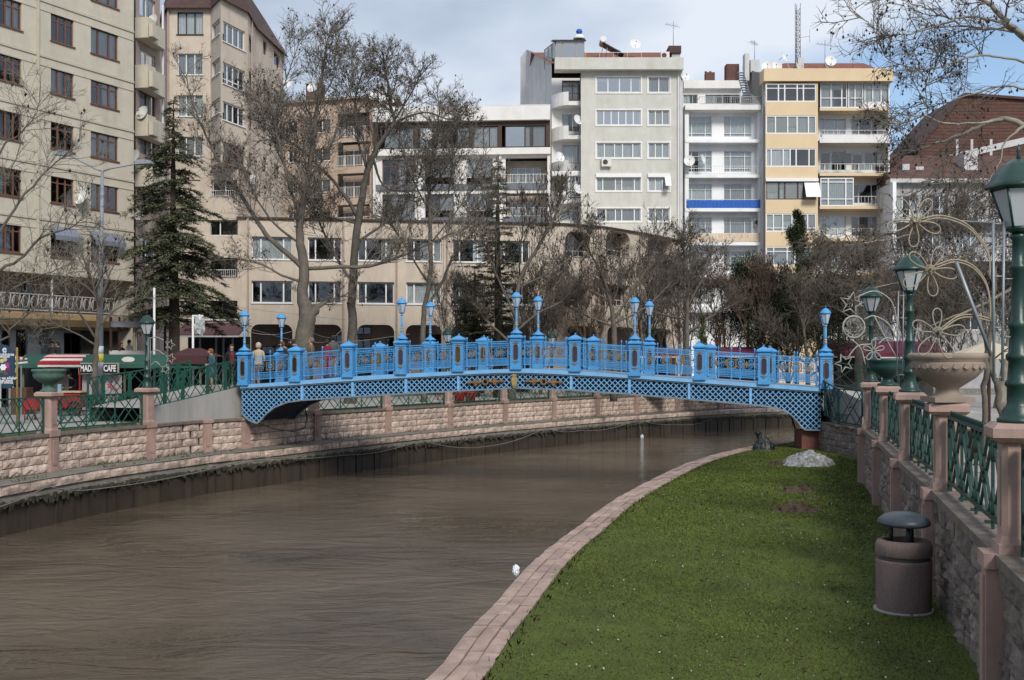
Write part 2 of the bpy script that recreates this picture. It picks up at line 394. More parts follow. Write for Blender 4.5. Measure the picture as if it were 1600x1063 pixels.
# pilasters with panel
pm = MB(); pm.box((-.2, -.16, ZLED), (.2, .1, ZCL + .004)); pm.box((-.24, -.2, ZCL - .1), (.24, .12, ZCL + .03)); pm.box((-.24, -.2, ZLED), (.24, .1, ZLED + .1))
pm.prism([(-.11, ZLED + .3), (-.07, ZLED + .22), (.07, ZLED + .22), (.11, ZLED + .3), (.11, ZCL - .3), (.07, ZCL - .22), (-.07, ZCL - .22), (-.11, ZCL - .3)], -.185, -.15, lambda a, d, b_: (a, d, b_))
pil_me = pm.mesh('pilaster', m_pinkd)
for t in pil_t[1:]:
    p = at(WL, t); d = tan_at(WL, t); link('pilaster', pil_me, wall, (p.x, p.y, 0), math.atan2(d.y, d.x))
# free standing pillars above the coping
def pillar_mesh(w, h, z0, capw, mat, name='pillar'):
    mb = MB(); q = math.sqrt(2) / 2
    mb.box((-w*.62, -w*.62, z0), (w*.62, w*.62, z0 + .1)); c = w * .5; k = c * .72
    poly = [(-c, -k), (-k, -c), (k, -c), (c, -k), (c, k), (k, c), (-k, c), (-c, k)]
    def ring(z, s_=1): return [(x * s_, y * s_, z) for x, y in poly]
    lv = [ring(z0 + .1, 1.12), ring(z0 + .18), ring(z0 + h - .22), ring(z0 + h - .18, 1.12)]
    for a, b_ in zip(lv, lv[1:]):
        for i in range(8): mb.face([a[i], a[(i+1) % 8], b_[(i+1) % 8], b_[i]])
    e = capw / 2; z1 = z0 + h
    for (e0, za, e1, zb) in ((e*.82, z1 - .19, e, z1 - .14), (e, z1 - .14, e, z1 - .05), (e, z1 - .05, e*.8, z1)):
        a = [(-e0, -e0, za), (e0, -e0, za), (e0, e0, za), (-e0, e0, za)]; b_ = [(-e1, -e1, zb), (e1, -e1, zb), (e1, e1, zb), (-e1, e1, zb)]
        for i in range(4): mb.face([a[i], a[(i+1) % 4], b_[(i+1) % 4], b_[i]])
    mb.face([(-e*.82, -e*.82, z1-.19), (-e*.82, e*.82, z1-.19), (e*.82, e*.82, z1-.19), (e*.82, -e*.82, z1-.19)])
    mb.face([(-e*.8, -e*.8, z1), (e*.8, -e*.8, z1), (e*.8, e*.8, z1), (-e*.8, e*.8, z1)])
    # recessed long panel edge
    mb.box((-w*.22, -c - .012, z0 + .28), (w*.22, -c + .01, z0 + h - .34))
    return mb.mesh(name, mat)
lp_me = pillar_mesh(.42, 1.36, ZCL, .64, m_pinkd)
LPILS = []
for u, t in zip(pil_u, pil_t):
    if u in (321, 381) or u < 0: continue
    p = at(WL, t) + Vector((0, 0, 0)); d = tan_at(WL, t); p = p + Vector((-d.y, d.x, 0)) * .07
    link('pillar', lp_me, wall, (p.x, p.y, 0.002), math.atan2(d.y, d.x)); LPILS.append((u, p, math.atan2(d.y, d.x)))
# ledge: pink face, grey face, moss
ledge = thing('river_ledge', 'stone ledge along the foot of the far river wall', 'ledge')
Wf = offset_pl(Wc, -.12)
strip('ledge_top', offset_pl(Wc, 1.0), ZLED, offset_pl(Wc, -.16), ZLED - .02, m_ledge, parent=ledge)
n_led = 0
for i in range(0, len(Wf) - 2, 2):
    p = (Wf[i] + Wf[min(i+2, len(Wf)-1)]) / 2; d = Wf[min(i+2, len(Wf)-1)] - Wf[i]; ln = d.length
    if p.y < 28: continue
    for h in (0,):
        link('facing_block', rock_mesh(rng.randrange(10), m_pink, 'stone_block'), ledge, (p.x + d.y/ln*-.04, p.y + d.x/ln*.04, ZLED - .33), math.atan2(d.y, d.x), (ln * 1.02, .045, .30)); n_led += 1
strip('grey_face', offset_pl(Wc, -.05), ZLED - .30, Wf, ZLED - .62, m_ledge, parent=ledge)
mb = MB()
for i in range(len(Wf) - 1):          # ragged moss fringe
    for k in range(7):
        t = (k + rng.random()) / 7; p = Wf[i].lerp(Wf[i+1], t); d = Wf[i+1] - Wf[i]; d.normalize(); h = rng.uniform(.06, .26); w = rng.uniform(.05, .14)
        y0 = rng.uniform(.0, .06)
        a = p + Vector((d.y, -d.x, 0)) * y0; zt = ZLED - .55 + rng.uniform(-.03, .08)
        mb.face([(a.x - d.x*w, a.y - d.y*w, zt), (a.x + d.x*w, a.y + d.y*w, zt), (a.x + d.x*w*.3, a.y + d.y*w*.3, zt - h), (a.x - d.x*w*.4, a.y - d.y*w*.4, zt - h*.9)])
mb.obj('moss', m_moss, ledge)['kind'] = 'stuff'
# sheet piling
piling = thing('sheet_piling', 'dark wet sheet piling panels rising from the water on the far bank', 'sheet piling')
mb = MB(); w = 1.34
mb.box((-w/2 + .02, 0, ZW - .2), (w/2 - .02, .06, -2.25)); mb.box((-w/2, -.05, ZW - .2), (-w/2 + .05, .08, -2.2)); mb.box((-w*.18, -.025, ZW - .2), (w*.18, .001, -2.25))
pile_me = mb.mesh('panel', m_pile)
for i in range(0, len(Wc) - 2, 2):
    p = (Wc[i] + Wc[i+2]) / 2; d = Wc[i+2] - Wc[i]
    if p.y > 28: link('panel', pile_me, piling, (p.x, p.y, 0), math.atan2(d.y, d.x), (d.length / w, 1, 1))
# rope slung along the ledge
rp = []
anch = [(-60, 805), (68, 760), (142, 765), (398, 714), (530, 712), (655, 688), (740, 700), (850, 669), (905, 673), (995, 655), (1050, 663), (1118, 651)]
pts = []
for i in range(len(anch) - 1):
    (u0, v0), (u1, v1) = anch[i], anch[i+1]
    for k in range(8):
        s_ = k / 8; u = u0 + (u1 - u0) * s_; v = v0 + (v1 - v0) * s_ + math.sin(math.pi * s_) * (4 if i % 2 else 6)
        t = find_u(Wf, u)
        if t is None: continue
        p = at(Wf, t); d = tan_at(Wf, t); p = p + Vector((d.y, -d.x, 0)) * .14; pts.append((p.x, p.y, Z(v, p.y)))
tag(MB().tube(pts, .018, 4).obj('mooring_rope', M('rope', (.16, .15, .13), .9)), 'slack mooring rope slung along the far river ledge', 'rope')

# ------------------------------------------------------------ right bank: edging, lawn, wall
def lawn_z(p):
    y = p[1]; return -1.56 + .14 * min(1, max(0, (y - 20) / 20))
def GL(u, v):
    y = gy(v, -1.56)
    for _ in range(6): y = gy(v, lawn_z((0, y)))
    return Vector(((u - U0) / F * y, y, 0))
eL = [GL(u, v) for u, v in [(667, 1063), (722, 997.5), (779, 936.6), (821, 890), (860, 855), (898.6, 827), (955.5, 784), (1010, 754), (1067, 727), (1112, 712), (1177, 697), (1246, 684)]]
eR = [GL(u, v) for u, v in [(754, 1063), (795, 997), (838, 937), (872, 892), (933, 828), (986, 785), (1043, 754), (1079, 734), (1128, 717), (1177, 705), (1246, 690)]]
eL = [Vector((-3.2, 3, 0)), Vector((-2.0, 8, 0))] + eL + [Vector((17.5, 58, 0)), Vector((26, 68, 0)), Vector((60, 77, 0))]
EL = polyline(smooth_pl(eL, 6), .62); ER = offset_pl(EL, -.60)
mid = lambda p: (p.x, p.y)
mb = MB()
for i in range(len(EL) - 1):
    a, b_ = EL[i], EL[i+1]; mb.face([(a.x, a.y, ZW - .4), (b_.x, b_.y, ZW - .4), (b_.x + .02, b_.y, lawn_z(b_) - .04), (a.x + .02, a.y, lawn_z(a) - .04)])
mb.obj('near_river_wall', m_ledge)['kind'] = 'structure'
edging = thing('bank_edging', 'curved strip of pink stone blocks between the lawn and the water', 'edging')
bl = MB(); bl.box((-.5, 0, 0), (.5, 1, 1)); bmesh_v = bl.v
def blk(seed):
    r = random.Random(seed); mb = MB(); q = [(-.49, .02), (.49, .02), (.49, .97), (-.49, .97)]
    top = [(x + r.uniform(-.012, .012), y + r.uniform(-.02, .02), 1 + r.uniform(-.12, .06)) for x, y in q]; bot = [(x, y, 0) for x, y in q]
    cxy = (r.uniform(-.1, .1), .5, 1.06 + r.uniform(-.1, .15))
    for i in range(4):
        mb.face([bot[i], bot[(i+1) % 4], top[(i+1) % 4], top[i]]); mb.face([top[i], top[(i+1) % 4], cxy])
    return mb.mesh('edging_block', m_edge)
m_edge = M('edging_stone', (.34, .245, .205), .85, .25, 3, .7, 40, rnd=.10, stain=.5, stainc=(.15, .115, .095))
bls = [blk(s) for s in range(6)]
rows = [(0, .17), (.175, .27), (.45, .145), (.45 + .15, .0)]
rows = [(0, .20), (.205, .19), (.40, .20)]
cnt = 0; st = MB()
k0 = next(i for i, p in enumerate(EL) if p.y > 9)
for i in range(k0, len(EL) - 1):
    if EL[i].y > 56: break
    for r0, rw in rows:
        p = (EL[i] + EL[i+1]) / 2; d = EL[i+1] - EL[i]; ln = d.length; nx, ny = -d.y / ln, d.x / ln
        q = Vector((p.x - nx * (r0 + rw), p.y - ny * (r0 + rw), lawn_z(p) - .10 + rng.uniform(-.012, .012)))
        gap = .985 if rng.random() > .15 else .94
        link('edging_block', rng.choice(bls), edging, q, math.atan2(d.y, d.x) + rng.uniform(-.012, .012), (ln * gap, rw * .985, .12)); cnt += 1
strip('bedding', EL, -1.66, ER, -1.62, m_mortar, parent=edging)

# pillars of the right wall
RP = [(3.72, 5.9), (5.07, 11.1), (6.5, 16.5), (7.69, 21.3), (8.95, 26.2), (10.0, 30.6)]
CORNER = Vector((12.15, 37.2, 0))
curveR = [CORNER, Vector((12.05, 38.4, 0)), Vector((11.85, 39.6, 0)), Vector((11.75, 40.6, 0))]
foot = [Vector((2.0, -1, 0))] + [Vector((x, y, 0)) for x, y in RP] + [CORNER] + curveR[1:]
lawn_pts = [p for p in ER if True] + [Vector((60, 70, 0)), Vector((24, 60, 0)), Vector((14, 44, 0)), Vector((12.2, 41, 0))] + foot[::-1]
me = ngon('lawn', [(p.x, p.y) for p in lawn_pts], lambda p: lawn_z(p), m_lawn)
# right promenade, higher ground
ngon('promenade', [(p.x + .25, p.y) for p in foot] + [(14.2, 44), (24.3, 60), (60, 70.2), (400, 84), (400, -60), (2, -60)], .0, m_pave)
ngon('embankment_lawn', [(13.2, 44), (23, 60.6), (60, 72.5), (60, 70), (24, 59.5), (14.3, 43)], -.2, m_lawn)
rwall = thing('embankment_wall', 'rough brown stone embankment wall with pillars beside the lawn', 'stone wall')
wp = [Vector((2.3, -.5, 0))] + [Vector((x, y, 0)) for x, y in RP] + [CORNER]
mb = MB()
for a, b_ in zip(wp, wp[1:]):
    mb.face([(a.x, a.y, -1.8), (b_.x, b_.y, -1.8), (b_.x, b_.y, -.06), (a.x, a.y, -.06)]); mb.face([(a.x + .35, a.y, -1.8), (a.x + .35, a.y, -.06), (b_.x + .35, b_.y, -.06), (b_.x + .35, b_.y, -1.8)])
mb.obj('backing', m_mortar, rwall)
def rock_big(seed):
    m = rock(seed, 6, 5, .75, .03, .5); m.sm = [i < 30 for i in range(len(m.f))]; return m
BIG = [rock_big(s + 40).mesh('stone', m_rstone) for s in range(12)]
# stones laid in uneven courses on the lawn side (left of the wall as one walks away)
def stone_run(a, b_, z0, z1, parent, lim, wmin=.38, wmax=.75, rows=5, mats=BIG, dep=.07, name='stone'):
    d = b_ - a; ln = d.length; rz = math.atan2(d.y, d.x) + math.pi      # local -y points to the left of travel
    hs = [rng.uniform(.8, 1.2) for _ in range(rows)]; s_ = sum(hs); z = z0; n = 0
    for h in hs:
        h = h / s_ * (z1 - z0); x = 0
        while x < ln - .01:
            w = min(rng.uniform(wmin, wmax), ln - x)
            if ln - x - w < .2: w = ln - x
            c_ = a + d * ((x + w/2) / ln)
            link(name, rng.choice(mats), parent, (c_.x, c_.y, z), rz, (w * 1.03, dep * rng.uniform(.8, 1.35), h * 1.06)); x += w; n += 1
        z += h
    return n
tot = 0
for i in range(1, len(wp) - 1):
    a, b_ = wp[i].copy(), wp[i+1].copy(); tot += stone_run(a, b_, -1.62 if i < 4 else -1.6, -.08, rwall, 300)
pmr = pillar_mesh(.36, 1.32, .03, .58, m_pinkd)
mbp = MB(); mbp.box((-.15, -.24, -1.75), (.15, .2, .03)); mbp.box((-.2, -.27, -.12), (.2, .2, .034)); mbp.prism([(-.09, -1.5), (.09, -1.5), (.09, -.2), (-.09, -.2)], -.265, -.235, lambda a, d, b_: (a, d, b_))
pl_me = mbp.mesh('pilaster', m_pinkd)
RPIL = []
wd = math.atan2(5.4, 1.43)
for i, (x, y) in enumerate(RP):
    if i == 0: continue
    link('pillar', pmr, rwall, (x + .1, y, 0), wd + math.pi); link('pilaster', pl_me, rwall, (x, y, 0), wd + math.pi)
    RPIL.append((x + .1, y, 1.35))
mbp = MB()
for a, b_ in zip(wp, wp[1:]):
    d = b_ - a; d.normalize(); n_ = Vector((-d.y, d.x, 0)); a = a + d*.2; b2 = b_ - d*.2
    mb = MB(); q = [a + n_*.16, b2 + n_*.16, b2 - n_*.36, a - n_*.36]
    mb.face([(p.x, p.y, .03) for p in q]); mb.face([(q[0].x, q[0].y, -.08), (q[1].x, q[1].y, -.08), (q[1].x, q[1].y, .03), (q[0].x, q[0].y, .03)][::-1])
    mb.face([(p.x, p.y, -.08) for p in q][::-1]); mb.face([(q[2].x, q[2].y, -.08), (q[3].x, q[3].y, -.08), (q[3].x, q[3].y, .03), (q[2].x, q[2].y, .03)])
    mb.face([(q[1].x, q[1].y, -.08), (q[2].x, q[2].y, -.08), (q[2].x, q[2].y, .03), (q[1].x, q[1].y, .03)]); mb.face([(q[3].x, q[3].y, -.08), (q[0].x, q[0].y, -.08), (q[0].x, q[0].y, .03), (q[3].x, q[3].y, .03)])
    mb.obj('coping', m_cope, rwall)
# curved abutment wall by the bridge
awall = thing('abutment_wall', 'curved brown stone retaining wall at the lawn end of the blue bridge', 'stone wall')
ac = [Vector((12.25, 37.0, 0)), Vector((12.12, 38.2, 0)), Vector((11.9, 39.3, 0)), Vector((11.74, 40.4, 0)), Vector((11.72, 41.4, 0))]
for a, b_ in zip(ac, ac[1:]):
    stone_run(a, b_, -1.5, -.42, awall, 99, .3, .5, 4, dep=.05)
mb = MB()
for a, b_ in zip(ac, ac[1:]):
    mb.face([(a.x+.02, a.y, -1.6), (b_.x+.02, b_.y, -1.6), (b_.x+.02, b_.y, -.4), (a.x+.02, a.y, -.4)])
    mb.box((min(a.x, b_.x) - .05, a.y, -.45), (max(a.x, b_.x) + .3, b_.y, -.39))
mb.obj('backing', m_mortar, awall)
# pale ramp wall of the bridge approach on the right
ramp_r = thing('approach_ramp', 'pale concrete approach ramp at the right end of the bridge', 'ramp')
def quad_prism(mb, pts, z0, z1):
    n = len(pts); zb = z1 if isinstance(z1, (list, tuple)) else [z1] * n
    b0 = [(p[0], p[1], z0) for p in pts]; b1 = [(p[0], p[1], z) for p, z in zip(pts, zb)]
    mb.face(b0[::-1]); mb.face(b1)
    for i in range(n): mb.face([b0[i], b0[(i+1) % n], b1[(i+1) % n], b1[i]])
    return mb
fixn(quad_prism(MB(), [(12.3, 37.3), (16.5, 36.6), (17.5, 43.6), (12.2, 43.8), (12.1, 41)], -.5, [.42, .1, .1, .95, .95]).obj('ramp_body', m_conc, ramp_r))
# ------------------------------------------------------------ blue footbridge
m_blue = M('bridge_blue_paint', (.062, .275, .56), .45, .12, 5, .1, 40, rnd=.05, stain=.28, stainc=(.10, .17, .27))
m_blueL = M('lattice_and_skylit_kerb_blue', (.17, .39, .65), .45, .1, 3)
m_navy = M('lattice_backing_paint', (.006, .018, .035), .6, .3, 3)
m_gold = M('bronze_ornament', (.21, .125, .05), .5, .25, 9, metal=.2)
m_dark = M('dark_void', (.008, .007, .008), .7, .2)
m_greyrim = M('arch_rim', (.15, .2, .24), .7, .15, 4)
m_deck = M('bridge_deck', (.22, .21, .2), .8, .1)
bL, bR, bW = Vector((-11.05, 44.5, 0)), Vector((11.65, 41.0, 0)), Vector((.92, 2.8, 0))
bD = bR - bL; bLen = bD.length; bRZ = math.atan2(bD.y, bD.x)
def bs(u, off=Vector((0, 0, 0))):
    k = (u - U0) / F; A = bL + off; return (k * A.y - A.x) / (bD.x - k * bD.y)
def bpt(s, off=Vector((0, 0, 0))): return bL + bD * s + off
def bsz(u, v): s = bs(u); return s, Z(v, bpt(s).y)
def interp(tab, s):
    if s <= tab[0][0]: a, b_ = tab[0], tab[1]
    elif s >= tab[-1][0]: a, b_ = tab[-2], tab[-1]
    else:
        for a, b_ in zip(tab, tab[1:]):
            if a[0] <= s <= b_[0]: break
    return a[1] + (b_[1] - a[1]) * (s - a[0]) / (b_[0] - a[0])
def smoothtab(tab):
    pts = smooth_pl([(a, b_, 0) for a, b_ in tab], 5); return [(p.x, p.y) for p in pts]
LIP = smoothtab([bsz(u, v) for u, v in [(378, 601.5), (464, 595.5), (552, 588.5), (717, 580), (805, 576.6), (893, 579.5), (980, 586), (1077, 592), (1173, 598.5), (1283, 606.5)]])
LTOP = smoothtab([bsz(u, v) for u, v in [(377, 608.5), (473, 602.5), (552, 597), (717, 587.6), (805, 584.3), (893, 587.5), (984, 592.6), (1077, 599), (1173, 606), (1283, 613.5)]])
LBOT = [bsz(u, v) for u, v in [(377, 645), (386, 655), (397, 661), (405, 661.5), (410, 655), (416, 647.7), (430, 637), (450, 629), (473, 626), (552, 620.6), (635, 615.8), (717, 611.5), (805, 606.8), (893, 610.2), (984, 616.6), (1077, 624.4), (1150, 630.8), (1195, 635.2), (1217, 639.5), (1233, 645.8), (1246, 658.6), (1255, 672), (1283, 673)]]
bridge = thing('footbridge', 'ornate blue arched footbridge with lattice sides and gilded railings over the river', 'bridge')
def fr_near(x, y, z): p = bpt(x); return (p.x + bW.x * y, p.y + bW.y * y, z)
def band(name, top, bot, y0, y1, mat, n=90, s0=0, s1=1):
    mb = MB()
    for i in range(n):
        a, b_ = s0 + (s1 - s0) * i / n, s0 + (s1 - s0) * (i + 1) / n
        q = [fr_near(a, y0, bot(a)), fr_near(b_, y0, bot(b_)), fr_near(b_, y0, top(b_)), fr_near(a, y0, top(a))]
        w = [fr_near(a, y1, bot(a)), fr_near(b_, y1, bot(b_)), fr_near(b_, y1, top(b_)), fr_near(a, y1, top(a))]
        mb.face(q); mb.face(w[::-1]); mb.face([q[3], q[2], w[2], w[3]]); mb.face([q[0], w[0], w[1], q[1]])
        if i == 0: mb.face([q[0], q[3], w[3], w[0]])
        if i == n - 1: mb.face([q[1], w[1], w[2], q[2]])
    return mb.obj(name, mat, bridge)
lip = lambda s: interp(LIP, s); lto = lambda s: interp(LTOP, s); lbo = lambda s: interp(LBOT, s)
band('deck', lambda s: lip(s) - .02, lambda s: lip(s) - .12, .06, .94, m_deck)
for nm, y0, y1 in (('kerb_beam', -.045, .06), ('kerb_beam', .94, 1.045)):
    band(nm, lip, lambda s: lto(s) + .04, y0, y1, m_blueL)  # paler blue: sky light on the upward-facing lip is put into the paint
band('moulding', lambda s: lto(s) + .045, lambda s: lto(s) - .012, -.03, -.0, m_greyrim)
for y0, y1 in ((.03, .05), (.95, .97)):
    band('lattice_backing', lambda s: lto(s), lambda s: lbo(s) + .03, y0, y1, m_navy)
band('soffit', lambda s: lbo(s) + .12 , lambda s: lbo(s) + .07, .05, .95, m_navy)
for y0, y1 in ((-.02, .03), (.97, 1.02)):
    band('arch_rim', lambda s: lbo(s) + .045, lambda s: lbo(s) - .015, y0, y1, m_greyrim, 160)
divs = [0.0] + [bs(u) for u in (473, 552, 635, 717, 805, 893, 984, 1077, 1173)] + [1.0]
sp = .213 / bLen
def lattice(parent, s0, s1, y, thick, mat, name):
    mb = MB(); r = .0135
    X0, X1 = s0 * bLen, s1 * bLen; pitch = .213
    for sg in (1, -1):
        k0 = int(math.floor((X0 * sg - 3) / pitch)) - 2; k1 = int(math.ceil((X1 * sg + 3) / pitch)) + 30
        k0 = -260; k1 = 260
        for k in range(k0, k1):
            c_ = k * pitch                       # line: z = sg*(x) + c
            seg = []; x = X0
            xs = np.arange(X0, X1 + 1e-6, .02)
            inside = None; start = None
            for x in xs:
                z = sg * x + c_; s_ = x / bLen
                if z > 3 or z < -3: ok = False
                else: ok = lbo(s_) < z < lto(s_)
                if ok and start is None: start = (x, z)
                if not ok and start is not None: seg.append((start, (x, z))); start = None
            if start is not None: seg.append((start, (xs[-1], sg * xs[-1] + c_)))
            for (xa, za), (xb, zb) in seg:
                if xb - xa < .03: continue
                dx_, dz_ = -sg * r * .707 * 1.0, r * .707
                # flat bar
                yy = y if sg > 0 else y + .006
                q = [(xa - r*.7*sg, za + r*.7), (xb - r*.7*sg, zb + r*.7), (xb + r*.7*sg, zb - r*.7), (xa + r*.7*sg, za - r*.7)]
                w = [fr_near(a / bLen, yy, b_) for a, b_ in q]; w2 = [fr_near(a / bLen, yy + thick, b_) for a, b_ in q]
                mb.face(w); mb.face([w[0], w2[0], w2[1], w[1]]); mb.face([w[3], w[2], w2[2], w2[3]])
    return mb.obj(name, mat, parent)
for y in (-.012, 1.0):
    for a, b_ in zip(divs, divs[1:]):
        o = lattice(bridge, a, b_, y, .012, m_blueL, 'lattice_panel')
        if a > 0:
            mb = MB(); w = .045 / bLen
            mb.prism([(a - w, lbo(a) + .02), (a + w, lbo(a) + .02), (a + w, lto(a)), (a - w, lto(a))], y - .016, y + .03, lambda x, d, z: fr_near(x, d, z)); mb.obj('divider', m_blueL, bridge)
# gold cartouches at the crown of the arch
def disc_orn(mb, cx, cz, rx, rz_, y0=-.05, y1=-.02, n=10, lob=0):
    pts = []
    for i in range(n * (3 if lob else 1)):
        t = 2 * math.pi * i / (n * (3 if lob else 1)); k = 1 + (lob * math.cos(t * n / 2) if lob else 0); pts.append((cx + rx * k * math.cos(t) / bLen, cz + rz_ * k * math.sin(t)))
    mb.prism(pts, y0, y1, lambda x, d, z: fr_near(x, d, z))
s0 = bs(805); zc = (lto(s0) + lbo(s0)) / 2
mb = MB(); disc_orn(mb, s0, zc, .12, .27); disc_orn(mb, s0, zc - .02, .085, .17, -.065, -.05); disc_orn(mb, s0, zc + .22, .09, .06, -.06, -.04, 8, .25); mb.obj('cartouche', M('pale_gold', (.34, .26, .11), .5, .25, 9, metal=.2), bridge)
for cu in (760, 851):
    mb = MB()
    for k, (dx_, rx, rz_, lob) in enumerate([(-.38, .16, .11, .35), (0, .12, .12, 0), (.38, .16, .11, .35), (-.64, .1, .05, .2), (.64, .1, .05, .2)]):
        s_ = bs(cu) + dx_ / bLen; zc = (lto(s_) + lbo(s_)) / 2 + .02
        if k == 1:
            for j in range(14):
                t = 2 * math.pi * j / 14; disc_orn(mb, s_ + .11 * math.cos(t) / bLen, zc + .11 * math.sin(t), .035, .035, -.05 - j*.0001, -.02, 5)
        else: disc_orn(mb, s_, zc, rx, rz_, -.05 - k*.0002, -.02, 8, lob)
        if lob: disc_orn(mb, s_, zc, rx*.5, rz_*.5, -.06, -.05, 6, .3)
    mb.obj('cartouche', m_gold, bridge)
# ---- pillars
def bpillar():
    mb = MB(); w = .197
    mb.box((-w - .03, -w - .03, -.02), (w + .03, w + .03, .12)); mb.box((-w, -w, .12), (w, w, 1.18)); 
    mb.box((-w - .025, -w - .025, 1.10), (w + .025, w + .025, 1.16))
    for (r0, z0, r1, z1) in ((w, 1.16, w + .07, 1.22), (w + .07, 1.22, w + .07, 1.27), (w + .07, 1.27, w + .01, 1.32), (w + .01, 1.32, w * .35, 1.39), (w*.35, 1.39, .05, 1.41)):
        a = [(-r0, -r0, z0), (r0, -r0, z0), (r0, r0, z0), (-r0, r0, z0)]; b_ = [(-r1, -r1, z1), (r1, -r1, z1), (r1, r1, z1), (-r1, r1, z1)]
        for i in range(4): mb.face([a[i], a[(i+1) % 4], b_[(i+1) % 4], b_[i]])
    # chamfer strips on the corners
    for sx in (-1, 1):
        mb.box((sx * w - .02, -w - .012, .16), (sx * w + .02, -w + .01, 1.1))
    return mb.mesh('pillar', m_blue)
def arch_pts(w, z0, z1, n=7):
    pts = []
    for i in range(n + 1): t = math.pi * i / n; pts.append((w * math.cos(t), z1 - w + w * math.sin(t)))
    for i in range(n + 1): t = math.pi + math.pi * i / n; pts.append((w * math.cos(t), z0 + w + w * math.sin(t)))
    return pts
bpil_me = bpillar()
mb = MB(); mb.prism(arch_pts(.082, .38, .96), -.217, -.2, lambda a, d, b_: (a, d, b_)); void_me = mb.mesh('niche', m_dark)
mb = MB(); P_ = [(a, -.222, b_) for a, b_ in arch_pts(.09, .37, .97)]; mb.tube(P_, .014, 4, closed=True); rim_me = mb.mesh('niche_rim', m_gold)
def grille(mat):
    mb = MB()
    for k in range(-8, 20):
        for sg in (1, -1):
            pts = [];
            for i in range(13):
                x = -.08 + .16 * i / 12; z = .38 + k * .065 + sg * x * 1.4
                lim = .38 + .02, .96 - .02
                if lim[0] < z < lim[1] and not (z > .88 and abs(x) > math.sqrt(max(0, .082**2 - (z - .878)**2))) and not (z < .46 and abs(x) > math.sqrt(max(0, .082**2 - (.462 - z)**2))): pts.append((x, -.223 - (.002 if sg > 0 else 0), z))
            if len(pts) > 1: mb.tube([pts[0], pts[-1]], .0065, 3, cap=False)
    return mb.mesh('grille', mat)
gr_dark, gr_gold = grille(M('iron_grille', (.10, .09, .17), .6)), grille(m_gold)
mb = MB()
for zc, sg in ((1.04, 1), (.27, -1)):
    pts = [(-.13, zc - .035 * sg), (-.05, zc + .01 * sg), (0, zc + .06 * sg), (.05, zc + .01 * sg), (.13, zc - .035 * sg), (.04, zc - .025 * sg), (0, zc - .045 * sg), (-.04, zc - .025 * sg)]
    mb.prism(pts, -.222, -.205, lambda a, d, b_: (a, d, b_))
orn_me = mb.mesh('gold_ornament', m_gold)
mb = MB(); mb.lathe([(.0, 0), (.035, 0), (.02, .02), (.035, .05), (.02, .085), (.0, .09)], 8); fin_me = mb.mesh('finial', m_blue)
PU = [382, 463, 545, 628, 717, 807, 899, 992, 1093, 1193, 1290]
LAMPI = (0, 3, 5, 7, 10)
pil_pos = []
for side in (0, 1):
    for i, u in enumerate(PU):
        s_ = bs(u); p = bpt(s_, bW * (side)); z = lip(s_)
        if side == 1 and i == 10: p = p - Vector((.15, 0, 0))
        pp = link('pillar', bpil_me, bridge, (p.x, p.y, z), bRZ + (math.pi if side else 0))
        if side: 
            link('gold_ornament', orn_me, pp, (0, 0, 0), math.pi); link('niche', void_me, pp, (0, 0, 0), math.pi); link('niche_rim', rim_me, pp, (0, 0, 0), math.pi); link('grille', gr_gold, pp, (0, 0, 0), math.pi)
        else:
            link('niche', void_me, pp); link('niche_rim', rim_me, pp); link('gold_ornament', orn_me, pp)
            if i > 1: link('grille', gr_gold if i == 4 else gr_dark, pp)
        if i not in LAMPI: link('finial', fin_me, pp, (0, 0, 1.40))
        pil_pos.append((side, i, p, z))
